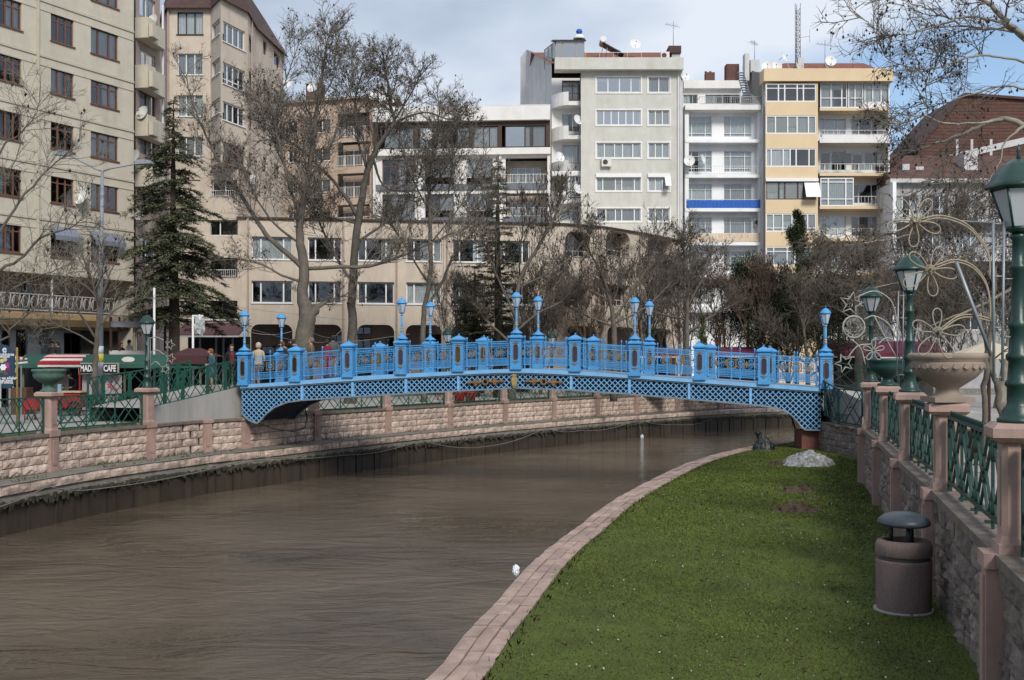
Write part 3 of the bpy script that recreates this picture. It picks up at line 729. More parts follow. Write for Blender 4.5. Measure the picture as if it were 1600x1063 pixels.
# ---- railing panels
def spiral(cx, cz, r, turns=1.4, a0=0, sg=1, n=14):
    return [(cx + r * (1 - .8 * k / n) * math.cos(a0 + sg * turns * 2 * math.pi * k / n), cz + r * (1 - .8 * k / n) * math.sin(a0 + sg * turns * 2 * math.pi * k / n)) for k in range(n + 1)]
def rail_panel(w, slope):
    sh = lambda x, y, z: (x, y, z + slope * x)
    a = MB(); b_ = MB(); c_ = MB(); gs = []
    posts = [-w/2 + .05, 0, w/2 - .05]
    for x in posts:
        a.box((x - .022, -.022, .0), (x + .022, .022, 1.14), lambda q: sh(*q))
        a.lathe([(.0, 0), (.03, .0), (.018, .05), (.03, .08), (.04, .12), (.022, .17), (0, .18)], 6, (x, 0, 1.14 + slope * x))
        a.lathe([(.045, .12), (.045, .2)], 6, (x, 0, slope * x))
    for z0, z1 in ((1.07, 1.11), (.90, .925), (.42, .445), (.16, .19), (.34, .355)):
        a.box((-w/2, -.018, z0), (w/2, .018, z1), lambda q: sh(*q))
    n = int(w / .115)
    for i in range(n):                      # frieze of rings
        x = -w/2 + .08 + (w - .16) * (i + .5) / n
        b_.tube([sh(x + .042 * math.cos(t), 0, .998 + .042 * math.sin(t)) for t in [2*math.pi*k/8 for k in range(8)]], .009, 3, closed=True)
    # lower grid
    n = int(w / .058)
    for i in range(n + 1):
        x = -w/2 + w * i / n; b_.tube([sh(x, 0, .19), sh(x, 0, .42)], .011, 3, cap=False)
    for z in (.25, .30): b_.tube([sh(-w/2, 0, z), sh(w/2, 0, z)], .011, 3, cap=False)
    # scrolls in two fields, rosette square between
    q = .155; cz = .675; fx = w/2 - .05 - .24 - .02
    for sx in (-1, 1):
        cx = sx * fx * .93 if w > 1.3 else sx * fx
        for dx_ in (-1, 1):
            for dz in (-1, 1):
                pts = spiral(cx + dx_ * .115, cz + dz * .105, .1, 1.3, math.atan2(-dz, -dx_), dx_ * dz)
                b_.tube([sh(x, 0, z) for x, z in pts], .015, 3, cap=False)
        b_.tube([sh(cx - .24, 0, cz), sh(cx + .24, 0, cz)], .01, 3, cap=False)
        pts = [(cx, cz + .15), (cx + .045, cz + .06), (cx + .085, cz), (cx + .045, cz - .06), (cx, cz - .15), (cx - .045, cz - .06), (cx - .085, cz), (cx - .045, cz + .06)]
        gs.append(MB().prism(pts, -.025, .025, lambda x, d, z: sh(x, d, z)))
    for k in range(4):                       # gilded square frame
        s_ = [(-q, -q), (q, -q), (q, q), (-q, q)]; A, B = s_[k], s_[(k+1) % 4]
        nx_ = .018; x0, x1 = min(A[0], B[0]) - nx_, max(A[0], B[0]) + nx_; z0, z1 = min(A[1], B[1]) - nx_, max(A[1], B[1]) + nx_
        c_.box((x0, -.024 - k*.0015, cz + z0), (x1, .024 + k*.0015, cz + z1), lambda q_: sh(*q_))
    b_.tube([sh(.085 * math.cos(t), -.01, cz + .085 * math.sin(t)) for t in [2*math.pi*k/10 for k in range(10)]], .02, 4, closed=True)
    for k in range(4):
        t = math.pi / 4 + k * math.pi / 2; b_.tube([sh(.08 * math.cos(t), 0, cz + .08 * math.sin(t)), sh(.2 * math.cos(t), 0, cz + .2 * math.sin(t))], .011, 3, cap=False)
    b_.prism([(.03 * math.cos(t), cz + .03 * math.sin(t)) for t in [2*math.pi*k/6 for k in range(6)]], -.03, .03, lambda x, d, z: sh(x, d, z))
    return a.mesh('railing_panel', m_blue), b_.mesh('scrollwork', m_blue), [g_.mesh('gilding', m_gold) for g_ in gs + [c_]]
for side in (0, 1):
    pp = [q for q in pil_pos if q[0] == side]
    for (_, i, p, z), (_, _, p2, z2) in zip(pp, pp[1:]):
        d = p2 - p; ln = d.length; w = ln - .56; sl = (z2 - z) / ln; c_ = (p + p2) / 2
        m1, m2, m3 = rail_panel(w, sl)
        o = link('railing_panel', m1, bridge, (c_.x, c_.y, (z + z2) / 2 + .01), math.atan2(d.y, d.x))
        link('scrollwork', m2, o); [link('gilding', m_, o) for m_ in m3]
# abutments
MB().box((11.0, 41.3, -2.2), (12.2, 42.4, -.72)).obj('abutment_block', M('red_stone', (.16, .065, .05), .8, .2, 3, .3, 30, stain=.4), bridge)
ab = MB(); ab.box((-12.6, 45.2, -1.6), (-10.9, 48.6, .4)); ab.obj('abutment', m_pinkd, bridge)

# ------------------------------------------------------------ lamps
m_frost = M('frosted_lamp_glass', (.42, .45, .47), .25, .06, 3, spec=.6)
m_green = M('green_iron', (.008, .038, .030), .38, .2, 6, .1, 60, spec=.5)
m_greenf = M('green_fence_paint', (.014, .075, .052), .5, .18, 5)
m_greenl = M('weathered_green', (.065, .125, .10), .75, .25, 8, .3, 40)
m_goldr = M('gold_ring', (.55, .36, .12), .4, .1, metal=.5)
def lantern(mb_f, mb_g, z, r0, r1, h, n=6, capc=1.35, capH=.2):
    """tapered lantern, r0 bottom radius, r1 top radius"""
    for j in range(n):
        t0, t1 = 2*math.pi*(j+.5)/n, 2*math.pi*(j+1.5)/n
        a0 = (r0*math.cos(t0), r0*math.sin(t0), z); a1 = (r1*math.cos(t0), r1*math.sin(t0), z + h); b0 = (r0*math.cos(t1), r0*math.sin(t1), z); b1 = (r1*math.cos(t1), r1*math.sin(t1), z + h)
        mb_f.tube([a0, a1], r1 * .06, 4); mb_f.tube([a1, b1], r1 * .07, 4); mb_f.tube([a0, b0], r1 * .08, 4)
        k = .985; mb_g.face([(x*k, y*k, z_) for x, y, z_ in (a0, b0, b1, a1)])
    mb_f.lathe([(r1*1.22, z + h), (r1*1.26, z + h + capH*.08), (r1*1.15, z + h + capH*.2), (r1*.92, z + h + capH*.5), (r1*.62, z + h + capH*.82), (r1*.3, z + h + capH), (0.01, z + h + capH*1.03)], n)
    mb_f.lathe([(.008, z + h + capH), (r1*.1, z + h + capH*1.08), (r1*.05, z + h + capH*1.2), (r1*.09, z + h + capH*1.3), (.004, z + h + capH*1.55)], 6)
    mb_f.lathe([(r0*.5, z - .05), (r0*1.15, z - .01), (r0*1.1, z + .01)], 8)
def blue_lamp():
    root = thing('bridge_lamp', '', 'street lamp')
    p = MB(); p.lathe([(.24, 0), (.25, .03), (.2, .07), (.1, .13), (.055, .19), (.05, .3), (.06, .32), (.05, .34), (.045, .5), (.042, 1.02)], 10); p.obj('pole', m_blue, root)
    r = MB(); [r.lathe([(.055, z), (.062, z + .02), (.055, z + .04)], 10) for z in (.33, .42, .95)]; r.obj('gold_ring', m_goldr, root)
    f, g_ = MB(), MB(); lantern(f, g_, 1.07, .10, .185, .36); lo = f.obj('lantern', m_blue, root); g_.obj('lantern_glass', m_frost, lo)
    return root
bl0 = blue_lamp(); used = False
side_words = ('near', 'far')
posn = {0: 'above the left end pillar', 3: 'on the fourth pillar from the left end', 5: 'at the crown of the bridge', 7: 'on the fourth pillar from the right end', 10: 'above the right end pillar'}
for side, i, p, z in pil_pos:
    if i in LAMPI:
        o = bl0 if not used else copy_tree(bl0); used = True
        o.location = (p.x, p.y, z + 1.385); o.rotation_euler[2] = bRZ
        tag(o, 'blue lantern lamp %s, on the %s railing' % (posn[i], side_words[side]), 'street lamp', 'lantern lamps on the blue bridge')
        for c_ in o.children: pass
def green_lamp():
    root = thing('lamp_post', '', 'street lamp')
    p = MB(); p.lathe([(.21, 0), (.21, .04), (.17, .06), (.165, .12), (.125, .17), (.115, .2), (.115, .36), (.135, .38), (.135, .41), (.11, .44), (.1, .62), (.125, .65), (.125, .69), (.1, .72), (.085, .95), (.1, .97), (.1, 1.02), (.075, 1.05), (.068, 1.55), (.085, 1.57), (.085, 1.60), (.065, 1.62), (.062, 1.86), (.09, 1.89), (.07, 1.93)], 12)
    p.obj('post', m_green, root)
    f, g_ = MB(), MB(); lantern(f, g_, 1.98, .125, .26, .40, 6, capH=.30); lo = f.obj('lantern', m_green, root); g_.obj('lantern_glass', m_frost, lo)
    return root
gl0 = green_lamp(); used = False
lamps_r = [(1, 'tall green lantern lamp on the nearest right pillar, cut by the frame edge'), (3, 'green lantern lamp between the cream urn and the green urn'), (5, 'green lantern lamp on the farthest pillar of the right wall')]
for i, lab in lamps_r:
    o = gl0 if not used else copy_tree(gl0); used = True
    x, y, z = RPIL[i - 1]; o.location = (x, y, z); o.rotation_euler[2] = R(12); tag(o, lab, 'street lamp', 'green lamps along the river walls')
for u, lab in ((232, 'green lantern lamp on the wall pillar beside the hanging light stars'), (701, 'green lantern lamp behind the bridge railing left of the crown'), (863.5, 'green lantern lamp behind the bridge just right of the crown lamps'), (1123, 'green lantern lamp beyond the right half of the bridge')):
    q = [k for k in LPILS if abs(k[0] - u) < 1][0]; o = copy_tree(gl0); o.location = (q[1].x, q[1].y, ZCL + 1.36); o.rotation_euler[2] = q[2]; tag(o, lab, 'street lamp', 'green lamps along the river walls')

# ------------------------------------------------------------ urns
def urn(name, prof, mat, loc, label, sc_=1, sq=None):
    mb = MB(); mb.lathe(prof, 28); o = mb.obj(name, mat, None, loc); o.scale = (sc_,) * 3; return tag(o, label, 'urn')
m_urn = M('shaded_cream_stone', (.27, .212, .17), .85, .14, 5, .3, 60, stain=.35, stainc=(.14, .12, .09))  # cream darkened: the shade the urn stands in is put into its colour
pr = [(.30, 0), (.30, .07), (.22, .09), (.17, .14), (.165, .20), (.25, .26), (.40, .36), (.50, .46), (.53, .54), (.52, .60), (.50, .62), (.56, .65), (.575, .70), (.55, .735), (.50, .74), (.46, .70), (.42, .62)]
o = urn('stone_urn', pr, m_urn, RPIL[1], 'cream cast stone urn with a leaf band on a right wall pillar')
ub = MB()
for k in range(22):                          # relief band of leaves
    t = 2 * math.pi * k / 22
    ub.prism([(-.05, .52), (0, .495), (.05, .52), (.035, .57), (0, .58), (-.035, .57)], .52, .548, lambda a, d, b_, t=t: ((d - .012) * math.cos(t) - a * math.sin(t), d * math.sin(t) + a * math.cos(t), b_ + .0))
ub.obj('leaf_band', m_urn, o)
MB().box((-.30, -.30, 0), (.30, .30, .075)).obj('plinth', m_urn, o)
pr2 = [(.24, 0), (.24, .05), (.15, .08), (.12, .14), (.13, .2), (.26, .28), (.40, .38), (.44, .48), (.42, .55), (.47, .59), (.48, .64), (.44, .66), (.40, .62)]
urn('iron_urn', pr2, m_greenl, (LPILS[0][1].x, LPILS[0][1].y, ZCL + 1.36), 'weathered green urn on the left wall pillar near the striped cart', 1.12)
urn('iron_urn', pr2, M('dark_green_urn', (.012, .05, .045), .5, .15, 6), RPIL[3], 'dark green urn on the right wall behind the green lamp post', 1.0)

# ------------------------------------------------------------ green fences
def fence(A, B, h, label, group, cols=3, gap=.1, near=False, slope=0, fil=True, t=.02, mat=None, posts=True, inset=.3):
    A, B = Vector(A), Vector(B); d = B - A; hd = Vector((d.x, d.y, 0)); ln = hd.length; rz = math.atan2(hd.y, hd.x); sl = d.z / ln
    a0, ln2 = inset, ln - 2 * inset
    root = thing('fence_panel', label, 'fence', A, rz, group); m_ = mat or m_greenf
    Q = lambda x, y, z: (a0 + x, y, z + sl * (a0 + x))
    for nm, z in (('bottom_rail', gap), ('top_rail', h - .04)):
        MB().box((0, -t*1.2, z), (ln2, t*1.2, z + .045), lambda q: Q(*q)).obj(nm, m_, root)
    for i in range(cols + 1):
        x = ln2 * i / cols; w = .03 if posts and (i in (0, cols)) else .018
        MB().box((x - w, -w, 0.0), (x + w, w, h), lambda q: Q(*q)).obj('post', m_, root)
    cw = ln2 / cols; hh = h - gap - .04
    ncell = max(1, round(cw / (hh * .55)))
    bar_cache = {}
    for i in range(cols):
        for k in range(-1, 2 * 1 + 0):
            pass
        # two overlapping crosses per column
        x0 = cw * i
        segs = []
        for f0, f1 in ((0, .5), (.0, 1), (.5, 1)):
            pass
        W, H = cw, hh
        def clip(xa, za, xb, zb):
            return (xa, za, xb, zb)
        segs = [(0, 0, W * .75, H), (W * .25, 0, W, H), (0, H, W * .75, 0), (W * .25, H, W, 0)]
        segs += [(0, H * .667, W * .25, H), (W * .75, 0, W, H * .333), (0, H * .333, W * .25, 0), (W * .75, H, W, H * .667)]
        for j, (xa, za, xb, zb) in enumerate(segs):
            yy = .004 if j in (0, 1, 4, 5) else -.006
            L_ = math.hypot(xb - xa, zb - za); nx_, nz_ = -(zb - za) / L_ * t * .75, (xb - xa) / L_ * t * .75
            q = [(xa + nx_, za + nz_), (xa - nx_, za - nz_), (xb - nx_, zb - nz_), (xb + nx_, zb + nz_)]
            MB().prism([(x0 + a, gap + .03 + b_) for a, b_ in q], yy - t*.55, yy + t*.55, lambda x, y, z: Q(x, y, z)).obj('bar', m_, root)
        if near:
            mb = MB(); mb.lathe([(.0, -.03), (.05, -.025), (.05, .025), (0, .03)], 8); o = mb.obj('boss', m_, root, Q(x0 + W/2, 0, gap + H/2 + .02)); o.rotation_euler = (R(90), 0, 0)
    return root
lf = []
for (u0, p0, r0), (u1, p1, r1) in zip(LPILS, LPILS[1:]):
    if u0 == 232: continue
    n = max(2, round((p1 - p0).length / 1.6)); z = ZCL + .0
    where = {79: 'between the green urn pillar and the lamp pillar', 492: 'under the left end of the blue bridge', 604: 'seen below the deck right of the left arch', 701: 'below the deck left of the crown', 787: 'below the crown of the bridge', 863.5: 'below the deck right of the crown'}.get(u0, None)
    lab = ('green lattice fence ' + where) if where else 'far wall lattice fence hidden behind the bridge deck, %s from the right' % {932: 'fourth', 992: 'third', 1056: 'second', 1123: 'first'}.get(u0, 'fifth')
    fence((p0.x, p0.y, z), (p1.x, p1.y, z), 1.2, lab, 'green fence panels on the far river wall', n)
p = at(WL, find_u(WL, -60)); q = LPILS[0][1]
fence((p.x - .07, p.y, ZCL), (q.x, q.y, ZCL), 1.2, 'green diamond lattice fence left of the green urn pillar', 'green fence panels on the far river wall', 3)
rl = ['beside the frame edge, right of the nearest pillar', 'between the nearest pillar and the cream urn', 'between the cream urn and the green lamp post', 'between the green lamp post and the green urn', 'beyond the green urn at the far end']
for i in range(5):
    a, b_ = RP[i], RP[i+1]
    r_ = fence((a[0] + .1, a[1], .03), (b_[0] + .1, b_[1], .03), 1.12, 'dark green right wall fence ' + rl[i], 'green fence panels on the right wall', 4, near=True, t=.028, mat=m_green, gap=.12)
    ln = math.hypot(b_[0] - a[0], b_[1] - a[1]); mb = MB()
    for k in range(int((ln - .6) / .17)):        # scroll cresting on the top rail
        x = .35 + k * .17; mb.tube([(x + .045 * math.cos(t), 0, 1.16 + .04 * math.sin(t)) for t in [2*math.pi*j/7 for j in range(7)]], .012, 3, closed=True)
    mb.obj('cresting', m_green, r_)
    for x in (.9, 2.0, 3.1, 4.2):
        MB().box((x - .02, -.16, .0), (x + .02, .02, .04)).obj('foot', m_green, r_)
# fence of the curved abutment
cf = [(1284, 583, 640, 41.2), (1289, 595, 650, 40.6), (1310, 606, 662, 39.6), (1348, 609, 668, 38.0)]
for k in range(3):
    (u0, t0, b0, y0), (u1, t1, b1, y1) = cf[k], cf[k+1]
    zb = -.39; a = P(u0, 0, y0); b_ = P(u1, 0, y1)
    fence((a[0], y0, Z(b0, y0)), (b_[0], y1, Z(b1, y1)), 1.28, 'dark green fence panel of the curved abutment, %s' % ['meeting the bridge end', 'narrow middle one', 'wide one nearest the wall'][k], 'fence panels on the curved abutment', 1, near=True, inset=.02, mat=m_green, gap=.04)
for k in range(3):
    p0 = Vector((12.6 + k*1.5, 44.5 - k*.3, .95 - k*.27)); p1 = Vector((14.1 + k*1.5, 44.2 - k*.3, .68 - k*.27))
    fence(p0, p1, 1.05, 'green fence panel on the back of the right ramp, %s' % ['next to the bridge', 'middle one', 'lowest one'][k], 'fence panels behind the right ramp', 1, inset=.02, mat=m_green)
# ------------------------------------------------------------ left ramp
def wramp_pt(u, off):
    c_ = offset_pl(WL, off); return at(c_, find_u(c_, u))
ramp = thing('approach_ramp', 'pale concrete approach ramp rising to the left end of the bridge', 'ramp')
WLr = offset_pl(WL, .3); WLb = offset_pl(WL, 3.2)
t0, t1 = find_u(WLr, 236), find_u(WLr, 379)
def ramp_z(t): return -.02 + (1.0 - -.02) * ((t - t0) / (t1 - t0)) + -.0
nP = 26
fa, ba = [], []
for i in range(nP + 1):
    t = t0 + (t1 - t0) * i / nP; p = at(WLr, t); d = tan_at(WLr, t); fa.append((p.x, p.y, Z(636 - (636 - 604) * (u_of(p) - 240) / 138, p.y))); q = Vector((p.x - d.y*2.9, p.y + d.x*2.9, 0)); ba.append((q.x, q.y, fa[-1][2]))
for i in range(nP):
    a, b_, c_, d = fa[i], fa[i+1], ba[i+1], ba[i]
    e = .985; ax = (a[0] + (b_[0]-a[0])*(1-e), a[1] + (b_[1]-a[1])*(1-e))
    quad_prism(MB(), [ax, b_[:2], (b_[0] - .12, b_[1] + .06), (ax[0] - .12, ax[1] + .06)], ZCL - .1, [a[2], b_[2], b_[2], a[2]]).obj('wall_board', m_conc, ramp)
mb = MB()
for i in range(nP):
    a, b_, c_, d = fa[i], fa[i+1], ba[i+1], ba[i]; mb.face([(a[0], a[1], a[2] - .03), (b_[0], b_[1], b_[2] - .03), (c_[0], c_[1], c_[2] - .03), (d[0], d[1], d[2] - .03)])
    mb.face([(d[0], d[1], -.6), (d[0], d[1], d[2] - .03), (c_[0], c_[1], c_[2] - .03), (c_[0], c_[1], -.6)])
mb.obj('walkway', m_pave, ramp)
mb = MB(); a, b_, = fa[-1], ba[-1]
quad_prism(mb, [a[:2], (bL.x, bL.y), (bL.x + bW.x, bL.y + bW.y), b_[:2]], ZCL, [a[2], lip(0), lip(0), b_[2]]); fixn(mb.obj('landing', m_conc, ramp))
fn = 5
for side, arr, nm in ((0, fa, 'river'), (1, ba, 'street')):
    for k in range(fn):
        i0, i1 = round(nP * k / fn), round(nP * (k+1) / fn); a, b_ = arr[i0], arr[i1]
        fence((a[0] - .08, a[1], a[2] - .12), (b_[0] - .08, b_[1], b_[2] - .12), 1.25 if side == 0 else 1.2, '%s side fence of the left ramp, %s panel from the lamp pillar' % (nm, ['first', 'second', 'third', 'fourth', 'fifth'][k]), 'fence panels along the left ramp', 1, inset=.04)
# the same kind of fence at the foot of the ramp
a = at(WLb, find_u(WLb, 40)); b_ = at(WLb, find_u(WLb, 232)); 
for k in range(4):
    p0 = a.lerp(b_, k / 4); p1 = a.lerp(b_, (k+1) / 4)
    if k < 1: continue
    fence((p0.x, p0.y, ZL), (p1.x, p1.y, ZL + .0), 1.1 + .0, 'green fence panel set back behind the wall fence, %s' % ['', 'nearest the cart', 'behind the thin tree', 'by the ramp foot'][k], 'fence panels at the foot of the left ramp', 1, inset=.05)
# ------------------------------------------------------------ buildings
m_glass = glass_mat('window_glass', (.80, .85, .86), .08)
m_glassb = glass_mat('mirror_glass', (.55, .6, .64), .40)
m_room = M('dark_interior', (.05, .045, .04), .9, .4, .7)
m_curt = M('net_curtain', (.80, .80, .79), .9, .18, 5, rnd=.35, stretch=(6, 6, .3))
m_blind = M('pale_blind', (.62, .60, .55), .8, .06, 2, rnd=.1)
m_fbrown = M('brown_frame', (.15, .072, .048), .55, .15, 6)
m_fdark = M('dark_brown_frame', (.055, .028, .02), .55, .15, 6)
m_fwhite = M('white_frame', (.72, .72, .72), .5, .06, 5)
m_white = M('white_plaster', (.70, .69, .67), .8, .07, .8, .1, 20, stain=.25, stainc=(.36, .35, .33))
m_whiteb = M('bluish_white_plaster', (.78, .79, .80), .8, .06, .8, .1, 20, stain=.3, stainc=(.35, .36, .37))
m_cream = M('cream_render', (.52, .475, .39), .85, .07, 1.6, .15, 30, stain=.45, stainc=(.36, .33, .26))
m_creamd = M('cream_render_band', (.47, .43, .35), .85, .08, 1.5)
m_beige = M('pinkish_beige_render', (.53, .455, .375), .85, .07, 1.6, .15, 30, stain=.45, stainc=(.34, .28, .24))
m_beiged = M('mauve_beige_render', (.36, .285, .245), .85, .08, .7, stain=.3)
m_grey = M('grey_render', (.53, .525, .48), .85, .07, 1.6, .2, 20, stain=.4, stainc=(.36, .355, .30))
m_greyL = M('pale_grey_render', (.52, .52, .52), .85, .1, .9, .2, 20, stain=.3)
m_yel = M('apricot_render', (.64, .50, .325), .8, .05, .8, stain=.15)
m_oran = M('peach_render', (.50, .385, .30), .85, .1, 1, stain=.3)
m_brickr = M('old_red_brick', (.12, .058, .046), .9, .25, 1.5, .5, 20, stain=.3)
m_tile = M('red_roof_tile', (.19, .072, .048), .85, .25, 2, .3, 12, stain=.3)
m_mans = M('dark_shingle', (.070, .038, .034), .85, .25, 2.5, .4, 14)
m_metal = M('grey_metal', (.28, .29, .30), .45, .12, 4, metal=.3)
m_rail = M('white_railing', (.62, .62, .62), .5, .06)
m_bandb = M('slate_blue_band', (.13, .15, .18), .7, .12, 2)
m_dish = M('white_dish', (.66, .66, .65), .5, .06)
m_tarp = M('blue_tarpaulin', (.015, .10, .42), .6, .15, 4)
m_awn = M('maroon_awning', (.12, .055, .062), .8, .12, 3, rnd=.05)
def wmat(m, t=1): return m
class Fac:
    """vertical facade plane through ground points A -> B; local frame: a along, d outwards, z up"""
    def __init__(s, A, B, root=None):
        s.A, s.B = Vector((*A, 0)), Vector((*B, 0)); s.t = s.B - s.A; s.len = s.t.length; s.t.normalize()
        n = Vector((s.t.y, -s.t.x, 0)); s.n = n if n.dot(-s.A) > 0 else -n; s.root = root
        s.flip = s.n.dot(Vector((s.t.y, -s.t.x, 0))) < 0
        s.rz = math.atan2(s.t.y, s.t.x)
    @classmethod
    def uv(c, u0, y0, u1, y1, root=None): return c((X(u0, y0), y0), (X(u1, y1), y1), root)
    def w(s, a, d, z): p = s.A + s.t * a + s.n * d; return (p.x, p.y, z)
    def a(s, u, d=0):
        k = (u - U0) / F; A = s.A + s.n * d; return (k * A.y - A.x) / (s.t.x - k * s.t.y)
    def y(s, u, d=0): return (s.A + s.n * d + s.t * s.a(u, d)).y
    def z(s, u, v, d=0): return Z(v, s.y(u, d))
    def fr(s, q): return s.w(q[0], q[1], q[2])
    def wall(s, z0, z1, openings, mat, a0=0, a1=None, depth=.22, name='wall', parent=None, d=0, back=True, curve=None):
        a1 = s.len if a1 is None else a1
        ops = [o for o in openings if o[2] > a0 + .01 and o[0] < a1 - .01 and o[3] > z0 and o[1] < z1]
        ops = [(max(a0, o[0]), max(z0, o[1]), min(a1, o[2]), min(z1, o[3])) for o in ops]
        xs = sorted({a0, a1, *[o[0] for o in ops], *[o[2] for o in ops]}); zs = sorted({z0, z1, *[o[1] for o in ops], *[o[3] for o in ops]})
        mb = MB()
        for x0, x1 in zip(xs, xs[1:]):
            if x1 - x0 < 1e-4: continue
            run = None
            for k in range(len(zs) - 1):
                cx, cz = (x0 + x1) / 2, (zs[k] + zs[k+1]) / 2
                hole = any(o[0] < cx < o[2] and o[1] < cz < o[3] for o in ops)
                if not hole and run is None: run = zs[k]
                if run is not None and (hole or k == len(zs) - 2):
                    top = zs[k] if hole else zs[k+1]
                    mb.face([s.w(x0, d, run), s.w(x1, d, run), s.w(x1, d, top), s.w(x0, d, top)]); run = None
        for x0, za, x1, zb in ops:
            f, g_ = d, d - depth
            mb.face([s.w(x0, f, za), s.w(x0, f, zb), s.w(x0, g_, zb), s.w(x0, g_, za)]); mb.face([s.w(x1, f, za), s.w(x1, g_, za), s.w(x1, g_, zb), s.w(x1, f, zb)])
            mb.face([s.w(x0, f, zb), s.w(x1, f, zb), s.w(x1, g_, zb), s.w(x0, g_, zb)]); mb.face([s.w(x0, f, za), s.w(x0, g_, za), s.w(x1, g_, za), s.w(x1, f, za)])
        return mb.obj(name, mat, parent or s.root)
    def box(s, name, a0, a1, d0, d1, z0, z1, mat, parent=None):
        return MB().box((a0, d0, z0), (a1, d1, z1), s.fr).obj(name, mat, parent or s.root)
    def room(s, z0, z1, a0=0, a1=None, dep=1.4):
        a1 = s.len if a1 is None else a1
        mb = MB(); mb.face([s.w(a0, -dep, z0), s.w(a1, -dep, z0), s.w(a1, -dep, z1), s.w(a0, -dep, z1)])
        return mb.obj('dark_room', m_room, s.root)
WC = {}
def wkey(*k): return k
def window(fc, a0, z0, a1, z1, lights=(1,), frame=None, transom=0, depth=.14, sill=True, curtain=None, fw=.06, surround=None, parent=None, glass=None, bars=False, low=0, d=0, blind=None, closedp=None):
    """lights: relative widths of the lights, transom: height share of top lights"""
    frame = frame or m_fbrown; w, h = round(a1 - a0, 2), round(z1 - z0, 2)
    key = ('f', w, h, tuple(lights), frame.name, transom, fw, sill, low, bars, fc.flip)
    sg = -1                                   # local y: -out
    tot = sum(lights); xs = [0]; 
    for l in lights: xs.append(xs[-1] + w * l / tot)
    if key not in WC:
        mb = MB(); f2 = fw
        mb.box((0, -.03, 0), (w, .05, f2)); mb.box((0, -.03, h - f2), (w, .05, h)); mb.box((0, -.0295, f2), (f2, .05, h - f2)); mb.box((w - f2, -.0295, f2), (w, .05, h - f2))
        for x in xs[1:-1]: mb.box((x - f2*.6, -.029, f2), (x + f2*.6, .05, h - f2))
        if transom: mb.box((f2, -.025, h * (1 - transom) - f2*.4), (w - f2, .045, h * (1 - transom) + f2*.4))
        if low: mb.box((f2, -.025, h * low - f2*.4), (w - f2, .045, h * low + f2*.4))
        if sill: mb.box((-.06, -depth - .07, -.06), (w + .06, -.02, 0.0))
        if bars:
            for k in range(1, int(w / .12)): mb.box((k * .12 - .008, -.09, 0), (k * .12 + .008, -.075, h))
            for k in (.25, .5, .75): mb.box((0, -.095, h*k - .01), (w, -.08, h*k + .01))
        WC[key] = mb.mesh('window', frame)
    p = fc.w(a0, d - depth, z0); o = link('window', WC[key], parent or fc.root, p, fc.rz)
    if fc.flip: o.scale = (1, -1, 1)
    for x0, x1 in zip(xs, xs[1:]):
        pw = round(x1 - x0 - .02, 2); k2 = ('p', pw, h, (glass or m_glass).name)
        if k2 not in WC:
            mb = MB(); mb.face([(0, 0, 0), (pw, 0, 0), (pw, 0, h - .04), (0, 0, h - .04)]); WC[k2] = mb.mesh('pane', glass or m_glass)
        pn = link('pane', WC[k2], o, (x0 + .01, .005, .02))
        if blind and rng.random() < blind:
            hh = round(h * rng.choice([.25, .4, .6, .97, .97]), 1); k4 = ('b', pw, hh)
            if k4 not in WC: mb = MB(); mb.box((0, 0, -hh), (pw, .02, 0)); WC[k4] = mb.mesh('blind', m_blind)
            link('blind', WC[k4], o, (x0 + .01, .07, h - .03))
    cu = rng.random() if curtain is None else curtain
    if cu > .18:
        frac = rng.choice([1, 1, .5, .6, .35]) if cu < .85 else 1; cwid = round((w - .06) * frac, 2); k3 = ('c', cwid, h)
        if k3 not in WC:
            mb = MB(); n = max(4, int(cwid / .09)); r_ = random.Random(int(cwid * 100)); pts = [(cwid * i / n, .11 + (.03 if i % 2 else -.03) * r_.uniform(.4, 1.3)) for i in range(n + 1)]
            for a, b_ in zip(pts, pts[1:]): mb.face([(a[0], a[1], .03), (b_[0], b_[1], .03), (b_[0], b_[1], h - .03), (a[0], a[1], h - .03)])
            WC[k3] = mb.mesh('curtain', m_curt)
        link('curtain', WC[k3], o, (.03 + (w - .06 - cwid) * (rng.random() > .5), 0, 0))
        if frac < .5 and cu > .5: link('curtain', WC[k3], o, (.03, 0, 0))
    if surround:
        mb = MB(); t = .13
        for b0, b1 in (((-t, -depth - .05, -t), (w + t, -depth + .02, 0)), ((-t, -depth - .05, h), (w + t, -depth + .02, h + t)), ((-t, -depth - .049, 0), (0, -depth + .02, h)), ((w, -depth - .049, 0), (w + t, -depth + .02, h))): mb.box(b0, b1)
        s_ = mb.obj('surround', surround, o)
    return o
def balcony_rail(fc, a0, a1, d, z, h, parent, mat=None, n=None, pitch=.14, name='railing', solid=None, side=True):
    mb = MB(); mat = mat or m_rail
    for zz in (z + .08, z + h - .03): mb.box((a0, d - .02, zz), (a1, d + .02, zz + .035), fc.fr)
    k = int((a1 - a0) / pitch)
    for i in range(k + 1):
        a = a0 + (a1 - a0) * i / max(1, k); mb.box((a - .011, d - .011, z), (a + .011, d + .011, z + h), fc.fr)
    if side:
        for a in (a0, a1): mb.box((a - .02, 0, z + h - .03), (a + .02, d, z + h + .005), fc.fr)
    return mb.obj(name, mat, parent)
